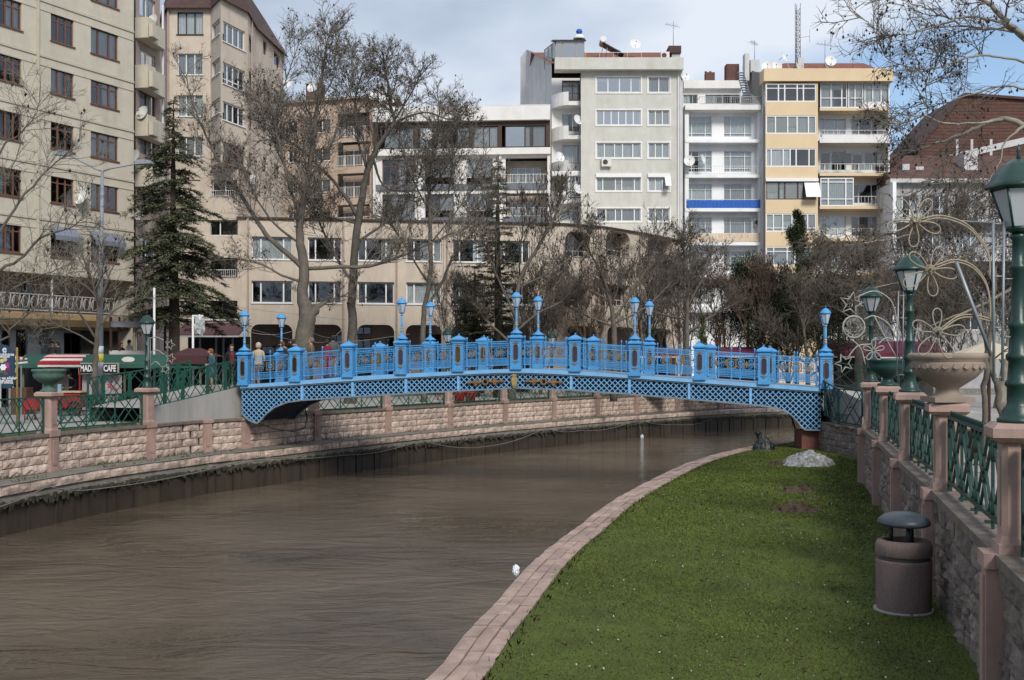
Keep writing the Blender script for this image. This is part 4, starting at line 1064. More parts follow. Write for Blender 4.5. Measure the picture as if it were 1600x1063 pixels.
def dish(loc, rz, r, label, tilt=25, mount=.35):
    o = thing('satellite_dish', label, 'satellite dish', loc, rz, 'satellite dishes on the facades and roofs')
    mb = MB(); n, k = 14, 4; rings = []
    for i in range(k + 1):
        q = r * i / k; dz = .28 * r * (i / k) ** 2; rings.append([(q * math.cos(2*math.pi*j/n), -dz, q * math.sin(2*math.pi*j/n) * 1.05) for j in range(n)])
    for i in range(k):
        for j in range(n):
            f = [rings[i][j], rings[i][(j+1) % n], rings[i+1][(j+1) % n], rings[i+1][j]]
            if i == 0: f = [rings[0][0], rings[1][j], rings[1][(j+1) % n]]
            mb.face(f)
    T = Matrix.Rotation(R(-tilt), 4, 'X')
    mb.v = [tuple(T @ Vector(p)) for p in mb.v]; mb.obj('reflector', m_dish, o)
    m2 = MB(); m2.tube([tuple(T @ Vector((0, -.2 * r, -r))), tuple(T @ Vector((0, -r * .95, -.1 * r)))], .015, 4); m2.tube([tuple(T @ Vector((-.06, -r * .95, -.06 * r))), tuple(T @ Vector((.06, -r * .95, -.06 * r)))], .045, 5); m2.tube([(0, .05, 0), (0, mount, -.15)], .025, 4); m2.obj('feed_arm', m_metal, o)
    return o
def ac_unit(fc, a, z, d, label, w=.85, h=.6):
    o = thing('air_conditioner', label, 'air conditioner', fc.w(a, d, z), fc.rz, 'outdoor air conditioner units')
    s_ = 1 if fc.flip else -1
    mb = MB(); mb.box((0, 0, 0), (w, .3 * s_, h)); mb.box((.1, .02*s_, -.08), (.16, .28*s_, 0)); mb.box((w-.16, .02*s_, -.08), (w-.1, .28*s_, 0)); mb.obj('casing', M('ac_white', (.60, .60, .57), .5, .05), o)
    mb = MB(); mb.prism([(w*.38 + .22*math.cos(t), h/2 + .22*math.sin(t)) for t in [2*math.pi*k/14 for k in range(14)]], .3*s_, .315*s_, lambda x, y, z_: (x, y, z_)); mb.obj('fan_grille', m_fdark, o)
    return o
def shell(fcs, z0, z1, mat, root, dep, name='rear_wall'):
    """closes the back and the roof of a building whose front is the polyline of facades"""
    pts = [f.A for f in fcs] + [fcs[-1].B]; a, b_ = pts[0], pts[-1]; n = (b_ - a).normalized(); nn = Vector((-n.y, n.x, 0)); nn = nn if nn.dot(a) > 0 else -nn
    back = [b_ + nn * dep, a + nn * dep]; mb = MB()
    loop = pts + back
    mb.face([(p.x, p.y, z1) for p in loop]); m = [b_, back[0], back[1], a]
    for p, q in zip(m, m[1:]): mb.face([(p.x, p.y, z0), (q.x, q.y, z0), (q.x, q.y, z1), (p.x, p.y, z1)])
    return mb.obj(name, mat, root)
GZ = -.55
def antenna(loc, h, label, n=5, rz=0):
    o = thing('tv_antenna', label, 'antenna', loc, rz, 'roof antennas'); mb = MB(); mb.tube([(0, 0, 0), (0, 0, h)], .03, 4); mb.obj('mast', m_metal, o)
    mb = MB(); mb.tube([(-.8, 0, h * .85), (.7, 0, h * .8)], .018, 3)
    for k in range(n): x = -.7 + 1.3 * k / n; mb.tube([(x, -.35, h*.835 - x*.03), (x, .35, h*.835 - x*.03)], .012, 3); mb.tube([(x, 0, h*.82), (x + .05, 0, h*.82 + .25)], .012, 3)
    mb.obj('aerial', m_metal, o); return o

# ============ A: cream block at the far left
bA = thing('apartment_building', 'cream apartment block with brown framed windows filling the left edge', 'building')
Y1, Y2 = 55.4, 61.0
fA = Fac.uv(-45, 51.7, 209, 61.0, bA)
# keep the plane through u=61 and u=209
A1 = Vector((X(61, Y1), Y1, 0)); A2 = Vector((X(209, Y2), Y2, 0)); dA = (A2 - A1).normalized(); fA = Fac(tuple((A1 - dA * 4.6)[:2]), tuple(A2[:2]), bA)
tops = [fA.z(163, v) for v in (-34, 48, 128.5, 209, 288.5, 368)]; bots = [fA.z(163, v) for v in (7, 89, 167, 248.5, 329, 409)]
colA = [(-2, 34, (1, 1, 1)), (79.5, 115.5, (1, 1, 1)), (142, 185, (1, 1.3, 1))]
fl_sof = fA.z(209, 440); zt = tops[0] + 2.2; ops = []
for u0, u1, _ in colA:
    for k in range(6):
        dz = 0 if u0 > 0 else 0
        ops.append((fA.a(u0), bots[k] + dz, fA.a(u1), tops[k] + dz))
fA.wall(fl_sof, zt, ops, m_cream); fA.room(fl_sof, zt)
for ci, (u0, u1, li) in enumerate(colA):
    for k in range(6):
        w_ = window(fA, fA.a(u0), bots[k], fA.a(u1), tops[k], li, m_fbrown, .25 if (ci + k) % 3 else 0, depth=.12, bars=False, fw=.075)
for k in range(6):
    z = (tops[k] + (bots[k-1] if k else tops[k] + 1.4)) / 2 - .3
    for a0, a1 in ((0, fA.a(56)), (fA.a(60.5), fA.len)): fA.box('string_course', a0, a1, .0, .05, z, z + .12, m_creamd); 
    for a0, a1 in ((0, fA.a(56)), (fA.a(60.5), fA.len)): fA.box('string_course', a0, a1, .0, .03, z - .45, z - .40, m_creamd)
fA.box('downpipe', fA.a(57.6), fA.a(58.9), .02, .14, fl_sof, zt, m_creamd)
for k, us in ((5, colA[1]), (5, colA[2])):
    a0, a1 = fA.a(us[0]) - .1, fA.a(us[1]) + .1
    mb = MB(); mb.prism([(.02, tops[5] + .15), (.5, tops[5] - .35), (.5, tops[5] - .6), (.47, tops[5] - .6), (.47, tops[5] - .37), (.0, tops[5] + .10)], a0, a1, lambda d, a, z: fA.w(a, d, z)); mb.obj('window_awning', M('blue_grey_canvas', (.17, .19, .24), .8, .25, 12), bA)
# soffit and recessed storey with terrace
zter = fA.z(209, 497); zg = GZ
mb = MB(); mb.face([fA.w(0, 0, fl_sof), fA.w(fA.len, 0, fl_sof), fA.w(fA.len, -2.6, fl_sof), fA.w(0, -2.6, fl_sof)]); mb.obj('soffit', m_creamd, bA)
rec = Fac(fA.w(-2, -2.2, 0)[:2], fA.w(fA.len + 3.2, -2.2, 0)[:2], bA)
rops = [(2.2, zter + .1, 3.3, fl_sof - .6), (4.4, zter + .1, 5.5, fl_sof - .5), (7.2, zter + .1, 8.1, fl_sof - .3), (9.5, zter + .9, 10.9, fl_sof - .8)]
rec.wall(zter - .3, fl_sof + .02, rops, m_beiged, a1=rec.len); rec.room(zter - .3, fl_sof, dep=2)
for o_ in rops: window(rec, *o_, (1, 1), m_fdark, 0, sill=False)
mb = MB(); n = 10
prof = [(0, .12), (1.9, .12), (2.15, .0), (2.2, -.25), (2.0, -.6), (1.5, -.75), (-.2, -.75)]
mb.prism(prof, -1.5, rec.len - 2.6, lambda d, a, z: rec.w(a, d, zter + z)); fixn(mb.obj('terrace_slab', M('ochre_canopy', (.27, .19, .10), .8, .15, 1.5, stain=.4), bA))
mb = MB(); z0 = zter + .12; d = 2.0; a_end = rec.len - 2.7
for zz in (z0 + .05, z0 + .85): mb.box((-1.5, d - .02, zz), (a_end, d + .02, zz + .05), rec.fr)
for k in range(int((a_end + 1.5) / .55)):
    a = -1.5 + k * .55
    mb.tube([rec.w(a + .27 + .2 * math.cos(t), d, z0 + .48 + .3 * math.sin(t)) for t in [2*math.pi*j/9 for j in range(9)]], .022, 3, closed=True)
    for q in (0, .12, .43): mb.tube([rec.w(a + q, d, z0), rec.w(a + q + (.1 if q else 0), d, z0 + .9)], .016, 3)
mb.obj('terrace_railing', M('greyed_white_rail', (.40, .39, .37), .6, .15, 4), bA)
for a in (.3, 4.2, 7.6): rec.box('terrace_post', a - .04, a + .04, 1.9, 1.98, zter + .1, fl_sof, m_rail)
# ground floor: tiled shop front
gf = Fac(fA.w(-2, -2.2, 0)[:2], fA.w(fA.len + .6, -2.2, 0)[:2], bA); m_tilew = M('white_wall_tile', (.50, .53, .53), .4, .06, 2)
def ga(u): return gf.a(u)
zgt = zter - .62
gops = [(gf.a(2), zg, gf.a(16), zgt - .2), (gf.a(25), zg, gf.a(43), zgt - .15), (gf.a(100), zg, gf.a(154), zgt - .25)]
gf.wall(zg, zgt, gops, m_tilew, a1=gf.len); gf.room(zg, zgt, dep=1.5)
for i, o_ in enumerate(gops): window(gf, *o_, [(1,), (1, 1), (1, 1, 1, 1)][i], [m_fdark, m_fdark, m_fdark][i], 0, sill=False, curtain=0)
gf.box('wall_panel', gf.a(64), gf.a(75), .0, .03, zg, zgt, M('grey_panel', (.25, .27, .27), .6, .05))
sb = gf.box('notice_board', gf.a(63.5), gf.a(74.5), .04, .08, gf.z(70, 539), gf.z(70, 527.5), m_fwhite)
for j, tx in enumerate(('BÜLENT', 'MARKET')):
    me = text_mesh(tx, .22, M('sign_grey', (.05, .05, .05), .6, 0), .004, .004); a_ = gf.a(69); o = link('lettering', me, sb, gf.w(a_, .095, gf.z(70, 531 + j * 5)), gf.rz); o.rotation_euler = (R(90), 0, gf.rz)
# enclosed cafe next to it and the white sill
cf_ = Fac.uv(172, 57.8, 262, 60.5, bA)
z0_, z1_ = cf_.z(215, 548), cf_.z(215, 505)
cf_.box('parapet', 0, cf_.len, -.1, .0, zg, z0_, M('white_parapet', (.5, .48, .47), .7, .1, 2))
cf_.room(zg, z1_ + .4, dep=3)
for u in (173, 186, 209.5, 236, 258): cf_.box('post', cf_.a(u) - .05, cf_.a(u) + .05, -.05, .05, z0_, z1_ + .3, M('cream_post', (.5, .42, .28), .6, .1) if u == 209.5 else m_fdark)
cf_.box('rolled_awning', 0, cf_.len * .6, -.1, .35, z1_ - .25, z1_ + .05, M('grey_canvas', (.22, .23, .25), .8, .1))
cf_.box('beam', 0, cf_.len, -.12, .02, z1_ + .05, z1_ + .35, m_beiged)
# corner balconies between A and B
fK = Fac.uv(212, 63.5, 250, 66.5, bA)
fK.wall(GZ, zt, [(fK.a(218), fK.z(230, v1), fK.a(243), fK.z(230, v0)) for v0, v1 in ((-5, 30), (82, 118), (146, 180), (218, 243), (282, 306), (372, 414))], m_beiged); fK.room(GZ, zt)
for i, (v0, v1) in enumerate(((-5, 30), (82, 118), (146, 180), (218, 243), (282, 306), (372, 414))):
    window(fK, fK.a(218), fK.z(230, v1), fK.a(243), fK.z(230, v0), (1, 1), [m_fwhite, m_fwhite, m_fdark, m_fbrown, m_fwhite, m_fwhite][i], 0, sill=False)
for i, (v0, v1) in enumerate(((28, 60), (102, 138), (180, 213), (252, 292))):
    zb_, zt_ = fK.z(212, v1), fK.z(212, v0); mb = MB(); ar = fK.a(247)
    pts = [(fK.a(211), 0), (fK.a(211), .8), (fK.a(222), .85), (fK.a(224), .6), (ar - .3, .6), (ar, .35), (ar, 0)]
    mb.prism(pts, zb_, zt_, lambda a, z, d: fK.w(a, d, z)); fixn(mb.obj('balcony', m_cream, bA))
    fK.box('balcony_ledge', fK.a(211), fK.a(222), .86, 1.1, zb_ + .05, zt_ - .4, m_cream)
    fK.box('corner_pole', ar - .12, ar - .02, .3, .4, zt_, zt_ + 1.6, m_fwhite)
shell([fA], GZ, zt, m_cream, bA, 12)
for lab, u, v, r_, f_ in (('satellite dish above the topmost corner balcony at the upper left', 239, 34, .42, fK), ('satellite dish on the corner balcony beside the cedar tip', 223.5, 177.5, .42, fK), ('satellite dish on the corner of the cream block above the street lamp arm', 211.5, 245, .38, fK),
                       ('large satellite dish between two lower windows of the cream block', 129.5, 307, .5, fA), ('satellite dish beside the left edge of the cedar at its middle', 221, 334.5, .42, fK), ('small satellite dish on the beige wall below the bay windows', 339, 50.5, .42, None)):
    yy = f_.y(u) - .9 if f_ else 76.0
    dish(P(u, v, yy if f_ is not fA else f_.y(u) - .3), R(-25), r_, lab, 20, .5)

# ============ B: beige block with mansard roof and bays
bB = thing('apartment_building', 'tall pinkish beige block with bay windows and brown mansard roof behind the cedar', 'building')
pB = [(250, 79), (262, 75.5), (329, 75.5), (345, 73.4), (387, 76.5), (400, 80.2), (443, 87.5)]
fB = [Fac.uv(pB[i][0], pB[i][1], pB[i+1][0], pB[i+1][1], bB) for i in range(6)]
zrB = [fB[1].z(300, 10)] * 6
ztopB = fB[1].z(300, 12)
r1 = [(19, 54), (84, 117), (149, 182), (214, 244)]
b1 = fB[1]; o1 = [(b1.a(277), b1.z(297, v1), b1.a(317), b1.z(297, v0)) for v0, v1 in r1]
b3 = fB[3]; o3 = [(b3.a(348), b3.z(365, v1), b3.a(383), b3.z(365, v0)) for v0, v1 in ((41, 72), (104, 137), (164, 193), (226, 256))]
b2 = fB[2]; o2 = [(b2.a(331), b2.z(337, v1), b2.a(343.5), b2.z(337, v0)) for v0, v1 in ((34, 58), (94, 118), (156, 180), (222, 246))]
zlow = b1.z(300, 262)
b5 = fB[5]; b4 = fB[4]; o5 = [(b5.a(u0), b5.z(420, v1), b5.a(u1), b5.z(420, v0)) for v0, v1 in ((70, 92), (130, 152), (190, 212), (250, 272)) for u0, u1 in ((411, 417), (428, 437))]; o4 = [(b4.a(389), b4.z(392, v1), b4.a(395), b4.z(392, v0)) for v0, v1 in ((58, 84), (114, 138), (178, 200), (240, 262))]
Fac.uv(372, 75.4, 400, 80.2, bB).wall(GZ, zlow, [], m_beige)
for i, f in enumerate(fB):
    z0 = zlow if i in (2, 3, 4) else GZ
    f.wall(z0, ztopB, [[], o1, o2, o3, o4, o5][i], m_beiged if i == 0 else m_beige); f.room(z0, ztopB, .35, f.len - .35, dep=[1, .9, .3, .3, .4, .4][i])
for k, o_ in enumerate(o1): window(b1, *o_, (1, 1, 1), [m_fdark, m_fwhite, m_fwhite, m_fwhite][k], 0, curtain=.9)
for k, o_ in enumerate(o3): window(b3, *o_, (1, 1, 1, 1), [m_fwhite, m_fwhite, m_fwhite, m_fbrown][k], .0, curtain=.5, fw=.085, low=.25 if k == 1 else 0)
for k, o_ in enumerate(o2): window(b2, *o_, (1,), [m_fwhite, m_fwhite, m_fwhite, m_fbrown][k], 0, curtain=.9, fw=.09)
for o_ in o5 + o4: window([b5, b4][o_ in o4], *o_, (1,), m_fbrown, 0, sill=False)
# lower flush part
lowB = Fac.uv(262, 75.4, 372, 75.4, bB)
lops = [(lowB.a(u0), lowB.z(300, v1), lowB.a(u1), lowB.z(300, v0)) for u0, u1, v0, v1 in ((281, 313, 281, 302), (331, 371, 281, 308), (284, 372, 344, 368), (286, 371, 403, 434), (204, 250, 470, 500), (272, 371, 470, 500))]
lops = [o_ for o_ in lops if o_[0] >= -.2]
lowB.wall(GZ, zlow, lops, m_beige, depth=.5)
mb = MB(); mb.face([lowB.w(lowB.a(329), 0, zlow), lowB.w(lowB.len, 0, zlow), lowB.w(lowB.len, -9, zlow), lowB.w(lowB.a(329), -9, zlow)]); mb.face([lowB.w(lowB.a(329), .3, zlow), (*b3.A[:2], zlow), (*b3.B[:2], zlow), lowB.w(lowB.len, -2, zlow)][::-1]); mb.obj('bay_base', m_beige, bB)
lowB.room(GZ, zlow, dep=2.2)
for k, o_ in enumerate(lops): window(lowB, *o_, [(1, 1), (1, 1), (1, 1, 1), (1, 1, 1, 1), (1, 1, 1, 1)][min(k, 4)], m_fwhite if k < 3 else m_fdark, 0, depth=.3, sill=False, curtain=[.9, .1, .6, 0, 0][min(k, 4)])
balcony_rail(lowB, lops[3][0] + .1, lops[3][2] - .1, .1, lops[3][1], .55, bB, m_rail)
balcony_rail(lowB, lops[1][0], lops[1][2], .1, lops[1][1], .45, bB, m_rail)
lowB.box('awning_rail', lowB.a(262), lowB.a(372), 0, .12, lowB.z(300, 501), lowB.z(300, 498.5), m_fwhite)
# downpipes
for u in (263.5, 392): f = b1 if u < 300 else b4; f.box('downpipe', f.a(u) - .05, f.a(u) + .05, .02, .14, GZ, ztopB, m_beiged)
# mansard
mb = MB(); inn = []
cB = Vector((X(330, 90), 90, 0))
loop = [f.A for f in fB] + [fB[-1].B]; zt2 = ztopB + 2.9
for p, q in zip(loop, loop[1:]):
    def out(v_): w_ = (v_ - cB).normalized(); return v_ + w_ * .45
    def ins(v_): w_ = (v_ - cB).normalized(); return v_ - w_ * 1.6
    a, b_, c_, d = out(p), out(q), ins(q), ins(p)
    mb.face([(a.x, a.y, ztopB - .15), (b_.x, b_.y, ztopB - .15), (c_.x, c_.y, zt2), (d.x, d.y, zt2)]); mb.face([(p.x, p.y, ztopB), (q.x, q.y, ztopB), (b_.x, b_.y, ztopB - .15), (a.x, a.y, ztopB - .15)])
mb.obj('mansard_roof', m_mans, bB)
shell(fB, GZ, ztopB + .1, m_beige, bB, 14)
ac_unit(b4, b4.a(389), b4.z(392, 290), .1, 'air conditioner on the beige block just above the long low building')

# ============ C: peach block
bC = thing('apartment_building', 'narrow peach block with balconies behind the bare trees', 'building')
fC = Fac.uv(436, 98, 583, 95.5, bC); ztC = fC.z(583, 153)
rowsC = [(187, 207), (232, 252), (281, 301), (330, 348)]
opC = [(fC.a(u0), fC.z(500, v1), fC.a(u1), fC.z(500, v0)) for v0, v1 in rowsC for u0, u1 in ((450, 464), (490, 516))] + [(fC.a(527), fC.z(550, v1 + 8), fC.a(578), fC.z(550, v0 - 10)) for v0, v1 in rowsC]
fC.wall(GZ, ztC, opC, m_oran, depth=.2); fC.room(GZ, ztC, dep=1.6)
inC = Fac.uv(522, 98, 583, 97, bC)
for o_ in opC[:8]: window(fC, *o_, (1, 1), m_fwhite, 0)
for k, o_ in enumerate(opC[8:]):
    fC.box('balcony_back', o_[0], o_[2], -1.35, -1.25, o_[1], o_[3], m_oran)
    window(fC, o_[0] + .2, o_[1] + .1, o_[0] + 2.0, o_[3] - .5, (1, 1), m_fwhite, 0, depth=1.15, sill=False)
    fC.box('balcony_side', o_[2] - .06, o_[2] - .0, -1.3, -.02, o_[1], o_[3], M('terracotta_render', (.33, .14, .09), .85, .1))
    balcony_rail(fC, o_[0], o_[2], .05, o_[1], .95, bC, m_rail)
fC.box('roof_eave', -.2, fC.len + .1, -1, .35, ztC, ztC + .15, m_oran)
fixn(MB().prism([(.4, ztC + .15), (-6, ztC + 1.4), (-12, ztC + .15)], 0, fC.len - .1, lambda d, a, z: fC.w(a, d, z)).obj('roof', m_mans, bC))
ch = fC.box('chimney', fC.a(459), fC.a(480), -3.6, -2.4, ztC, fC.z(470, 121), m_brickr); fC.box('chimney_cap', fC.a(458), fC.a(481), -3.7, -2.3, fC.z(470, 121), fC.z(470, 119), m_conc, None)
shell([fC], GZ, ztC + .1, m_oran, bC, 12)
for u, v, w_ in ((450, 131, 'left of'), (489, 138, 'right of')): dish(P(u, v, 97), R(-15), .5, 'white dish on the peach block roof %s the brick chimney' % w_, 25)
dish(P(583, 150, 95), R(10), .5, 'white dish on the roof corner where the peach block meets the white banded one', 25)
# ============ D: white banded block
bD_ = thing('apartment_building', 'wide block with a white roof band and brown glazed top storey behind the trees', 'building')
fD = Fac.uv(583, 95, 859.5, 94, bD_)
zz = lambda v: fD.z(720, v)
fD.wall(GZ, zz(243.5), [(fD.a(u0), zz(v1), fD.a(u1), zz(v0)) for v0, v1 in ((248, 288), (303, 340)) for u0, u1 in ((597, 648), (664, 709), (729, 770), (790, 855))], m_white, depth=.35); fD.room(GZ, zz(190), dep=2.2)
for r_, (v0, v1) in enumerate(((248, 288), (303, 340))):
    for c_, (u0, u1) in enumerate(((597, 648), (664, 709), (729, 770), (790, 855))):
        z0, z1 = zz(v1), zz(v0)
        if c_ < 3: window(fD, fD.a(u0), z0 + (.6 if c_ else 0), fD.a(u1), z1, (1, 1, 1, 1) if c_ == 0 else (1, 1), m_fbrown if c_ == 0 else [m_fdark, m_fwhite][c_ - 1], .25 if c_ == 0 else 0, depth=.3, sill=False, curtain=[.8, .2, .9][c_])
        else:
            fD.box('balcony_back', fD.a(u0), fD.a(u1), -1.7, -1.6, z0, z1, m_beige); window(fD, fD.a(u0) + .3, z0 + .1, fD.a(u1) - .6, z1 - .6, (1, 1, 1, 1), m_fwhite, 0, depth=1.5, sill=False)
            balcony_rail(fD, fD.a(u0), fD.a(u1), .05, z0, .8, bD_, m_rail, pitch=.3)
    for u0, u1 in ((588, 650), (656, 776), (786, 858)): fD.box('slate_band', fD.a(u0), fD.a(u1), .0, .14, zz(v1 + 9), zz(v1), m_bandb)
for u in (583.5, 654, 780, 855.5): fD.box('pier', fD.a(u), fD.a(u + 4), .0, .25, GZ, zz(243), m_white)
fD.box('floor_band', -.05, fD.len + .05, -.4, .45, zz(243.5), zz(233.5), m_white)
# glazed storey
us = [583, 600, 640, 650, 676, 690, 708, 712, 733, 737, 753, 757, 775, 788, 822, 829, 853, 859]
fD.box('brown_lintel', 0, fD.len, -.35, -.1, zz(197.5), zz(190), m_fdark); fD.box('brown_sill', 0, fD.len, -.35, -.08, zz(233.5), zz(230.5), m_fdark)
for u0, u1, li, gl, cu in ((600, 646, (1, 1), m_glass, .9), (655, 690, (1, 1), m_glassb, 0), (694, 733, (1, 1), m_glass, .9), (738, 778, (1.3, .7, 1), m_glass, .9), (779, 784, (1,), m_glass, .9), (738 + 40, 787, (1,), m_glassb, 0), (789, 820, (1,), m_glassb, 0), (820, 832, (1,), m_glass, .3), (832, 852, (1,), m_glass, .95)):
    if u0 in (779, 778): continue
    window(fD, fD.a(u0), zz(230.5), fD.a(u1), zz(197.5), li, m_fdark, 0, depth=.25, sill=False, glass=gl, curtain=cu)
for u in (583, 647, 691, 734, 778, 853): fD.box('brown_pier', fD.a(u), fD.a(u + 6), -.3, -.02, zz(230.5), zz(197.5), m_fdark)
fD.box('roof_band', 0, fD.len, -.4, .35, zz(190), zz(168.5), m_white); fD.box('parapet', 0, fD.len, -1.8, -1.2, zz(168.5), zz(160), m_greyL)
fixn(shell([fD], GZ, zz(168), m_white, bD_, 10))
dish(P(667, 212, 93.3), R(15), .5, 'round white dish on the brown glazed storey of the white banded block', 20)
for u in (597, 612): dish(P(u, 152 + (u - 597) * .2, 97), R(-10), .55, 'white dish on the banded block roof, %s of the two' % ('left' if u == 597 else 'right'), 25)

# ============ E: grey block
bE = thing('apartment_building', 'grey apartment block with curved white balconies and a red tiled roof', 'building')
fE = Fac.uv(907.5, 94, 1065, 94, bE); z = lambda v: Z(v, 94)
rowsE = [(121, 144.5), (172.5, 195.5), (223.5, 247), (277, 298.5), (326, 346)]; opE = []
for v0, v1 in rowsE + [(376, 398), (428, 450)]:
    opE += [(fE.a(932), z(v1), fE.a(1001), z(v0)), (fE.a(1013), z(v1), fE.a(1046), z(v0))]
fE.wall(GZ, z(112), opE, m_grey, depth=.16); fE.room(GZ, z(112), dep=1.2)
li = [(1.2, 1.2, 1.2, 1), (1, 1, 1, 1, 1, 1), (1, 1.3, 1, 1.3, 1), (1, 2, 1, 2, 1), (1.5, 1.5, 1, 2, 1), (1, 1, 1, 1), (1, 1, 1)]
for k, (v0, v1) in enumerate(rowsE + [(376, 398), (428, 450)]):
    window(fE, *opE[2*k], li[k], m_fwhite, 0, depth=.1, sill=False, surround=m_white, glass=m_glassb if k < 2 else m_glass, curtain=[0, .95, 1, .2, .9, 1, 1][k], blind=.9 if k == 3 else (.3 if k in (0, 2) else 0), fw=.07)
    window(fE, *opE[2*k+1], (1, 1) if k == 0 else (1, 1, 1), m_fwhite, 0, depth=.1, sill=False, surround=m_white, curtain=.9, fw=.07)
fE.box('shutter_box', fE.a(931), fE.a(1002), .06, .2, z(277.5), z(271.5), m_fwhite); fE.box('shutter_box', fE.a(1012), fE.a(1047), .06, .2, z(277.5), z(271.5), m_fwhite)
mb = MB(); mb.box((fE.a(1038), .2, z(293)), (fE.a(1047), .24, z(277))); 
mb.v = [(x, y + (.7 if zz_ < z(290) else 0), zz_) for x, y, zz_ in mb.v]; mb.v = [fE.w(*q) for q in mb.v]; mb.obj('tilted_awning', m_fwhite, bE)
fE.box('downpipe', fE.a(1058.5), fE.a(1060.5), .02, .14, GZ, z(112), m_white)
fE.box('end_pier', fE.a(1061), fE.a(1066.5), .0, .12, GZ, z(112), m_greyL)
eb = fE.box('roof_fascia', fE.a(866.5), fE.a(1066), -.5, .75, z(112), z(93.5), m_grey)
# recessed left part
fEl = Fac.uv(862, 96.2, 907.5, 96.2, bE); opl = []
rb = [(126, 156, 143, 164), (178, 206, 196, 217), (226, 255, 250, 273), (278, 308, 281, 316), (330, 346, 330, 346)]
for v0, v1, _, _ in rb: opl.append((fEl.a(878), Z(v1, 96.2), fEl.a(906), Z(v0, 96.2)))
fEl.wall(GZ, z(112), opl, m_white); fEl.room(GZ, z(112), dep=1.2)
fEl.box('side_return', fEl.len - .02, fEl.len + .1, 0, 2.1, GZ, z(112), m_grey)
for k, o_ in enumerate(opl): window(fEl, *o_, (1.5, 1) if k < 3 else (1, 1), [m_fbrown, m_fwhite, m_fwhite, m_fwhite, m_fwhite][k], 0, sill=False, curtain=.7)
for k, (v0, v1, p0, p1) in enumerate(rb[:4]):
    zb_, zt_ = Z(p1, 94.6), Z(p0, 94.6); A_ = fEl.a(861.5); Bm = fEl.a(887); Br = fEl.len - .05
    mb = MB(); pts = [(A_, 0)] + [(A_ + (Bm - A_) * q, 1.55 * math.sin(q * math.pi / 2) ** .8) for q in (.1, .25, .45, .7, 1)] + [(Bm, 0)]
    if k < 3: mb.prism(pts, zb_, zt_, lambda a, z_, d: fEl.w(a, d, z_)); fixn(mb.obj('balcony', m_white if k < 2 else m_greyL, bE))
    else:
        mb.prism(pts, zb_ - .1, zt_ - 1.0, lambda a, z_, d: fEl.w(a, d, z_)); fixn(mb.obj('balcony', m_white, bE))
        g1 = Fac(fEl.w(A_ + .1, 0, 0)[:2], fEl.w(Bm, 1.5, 0)[:2], bE); window(g1, .2, zt_ - 1.0, g1.len - .1, zt_ + .35, (1, 1, 1), m_fwhite, 0, sill=False, depth=.1, curtain=.6)
        fEl.box('balcony', A_, Br, 0, 1.6, zt_ + .35, zt_ + .75, m_white)
    fEl.box('balcony_slab', Bm, Br, 0, 1.5, zb_ - (.0), zb_ + .35, m_white)
    if k < 3: balcony_rail(fEl, Bm, Br, 1.45, zb_ + .3, .75, bE, m_fdark, pitch=.12)
    else: window(fEl, Bm + .05, zb_ + .45, Br, zt_ + .35, (1, 1), m_fwhite, 0, depth=-1.4, sill=False, curtain=.5, low=.3)
# side wall and roof
sideE = Fac((X(862, 96.2), 96.2), (X(813, 106), 106), bE)
mb = MB(); zA = Z(95, 96.2); a, b_ = sideE.A, sideE.B
mb.face([(a.x, a.y, GZ), (b_.x, b_.y, GZ), (b_.x, b_.y, Z(90, 106)), (b_.x + .6, b_.y - .5, Z(80, 106)), (a.x, a.y, Z(92, 96.2))]); mb.obj('side_wall', m_greyL, bE)
zr0, zr1 = z(93.5) + .02, Z(77.5, 101)
xl, xr = X(860, 96), X(1064, 94)
mb = MB(); mb.face([(xl, 95.2, zr0), (xr, 95.2, zr0), (xr - .6, 102, zr1), (xl - 1.6, 102, zr1)]); mb.face([(xl - 1.6, 102, zr1), (xr - .6, 102, zr1), (xr, 110, zr0), (xl - 2, 110, zr0)]); mb.face([(xr, 95.2, zr0), (xr, 110, zr0), (xr - .6, 102, zr1)]); mb.obj('tiled_roof', m_tile, bE)
MB().box((xl - 1, 107, GZ), (xr, 108, zr0)).obj('rear_wall', m_grey, bE); MB().box((xr - .1, 94.1, GZ), (xr, 107, z(96))).obj('gable_wall', m_grey, bE)
ph = MB(); px0, px1 = X(868, 96), X(913, 96); MB().box((px0, 96, zr0), (px1, 99, Z(67, 96)), None).obj('penthouse', m_room, bE)
fP = Fac((px0, 95.9), (px1, 95.9), bE); window(fP, 0, zr0, fP.len, Z(67, 96), (1, 2, 1.2), M('tan_frame', (.35, .25, .13), .6, .1), 0, depth=0, sill=False, curtain=0, glass=m_glassb)
fP2 = Fac((px0 - .9, 98.6), (px0 - .02, 95.9), bE); window(fP2, 0, zr0 + .3, fP2.len, Z(70, 97), (1, 1, 1), m_metal, 0, depth=0, sill=False, curtain=.9)
mb = MB()
for i in range(24): x = px0 - .2 + (px1 - px0 + .4) * i / 24; mb.tube([(x, 95.6, Z(65.6, 96)), (x, 99.5, Z(62, 99))], .09, 4)
mb.obj('corrugated_roof', M('dark_sheet', (.05, .06, .055), .6, .2), bE)
MB().box((X(1050, 97), 97, zr0 - .2), (X(1063, 97), 98.2, Z(84, 97))).obj('chimney', m_greyL, bE); MB().box((X(1044.5, 97), 96.8, Z(83.5, 97)), (X(1064, 97), 98.4, Z(72.5, 97))).obj('chimney_cap', m_mans, bE)
o = thing('water_tank', 'blue ball finial over a white rounded water tank on the grey block roof', 'water tank', P(905, 62, 97)); MB().lathe([(.55, 0), (.5, .2), (.3, .42), (.02, .5)], 12).obj('tank', m_dish, o); MB().lathe([(.02, .45), (.2, .5), (.3, .7), (.2, .9), (.02, .95)], 12).obj('ball', m_tarp, o)
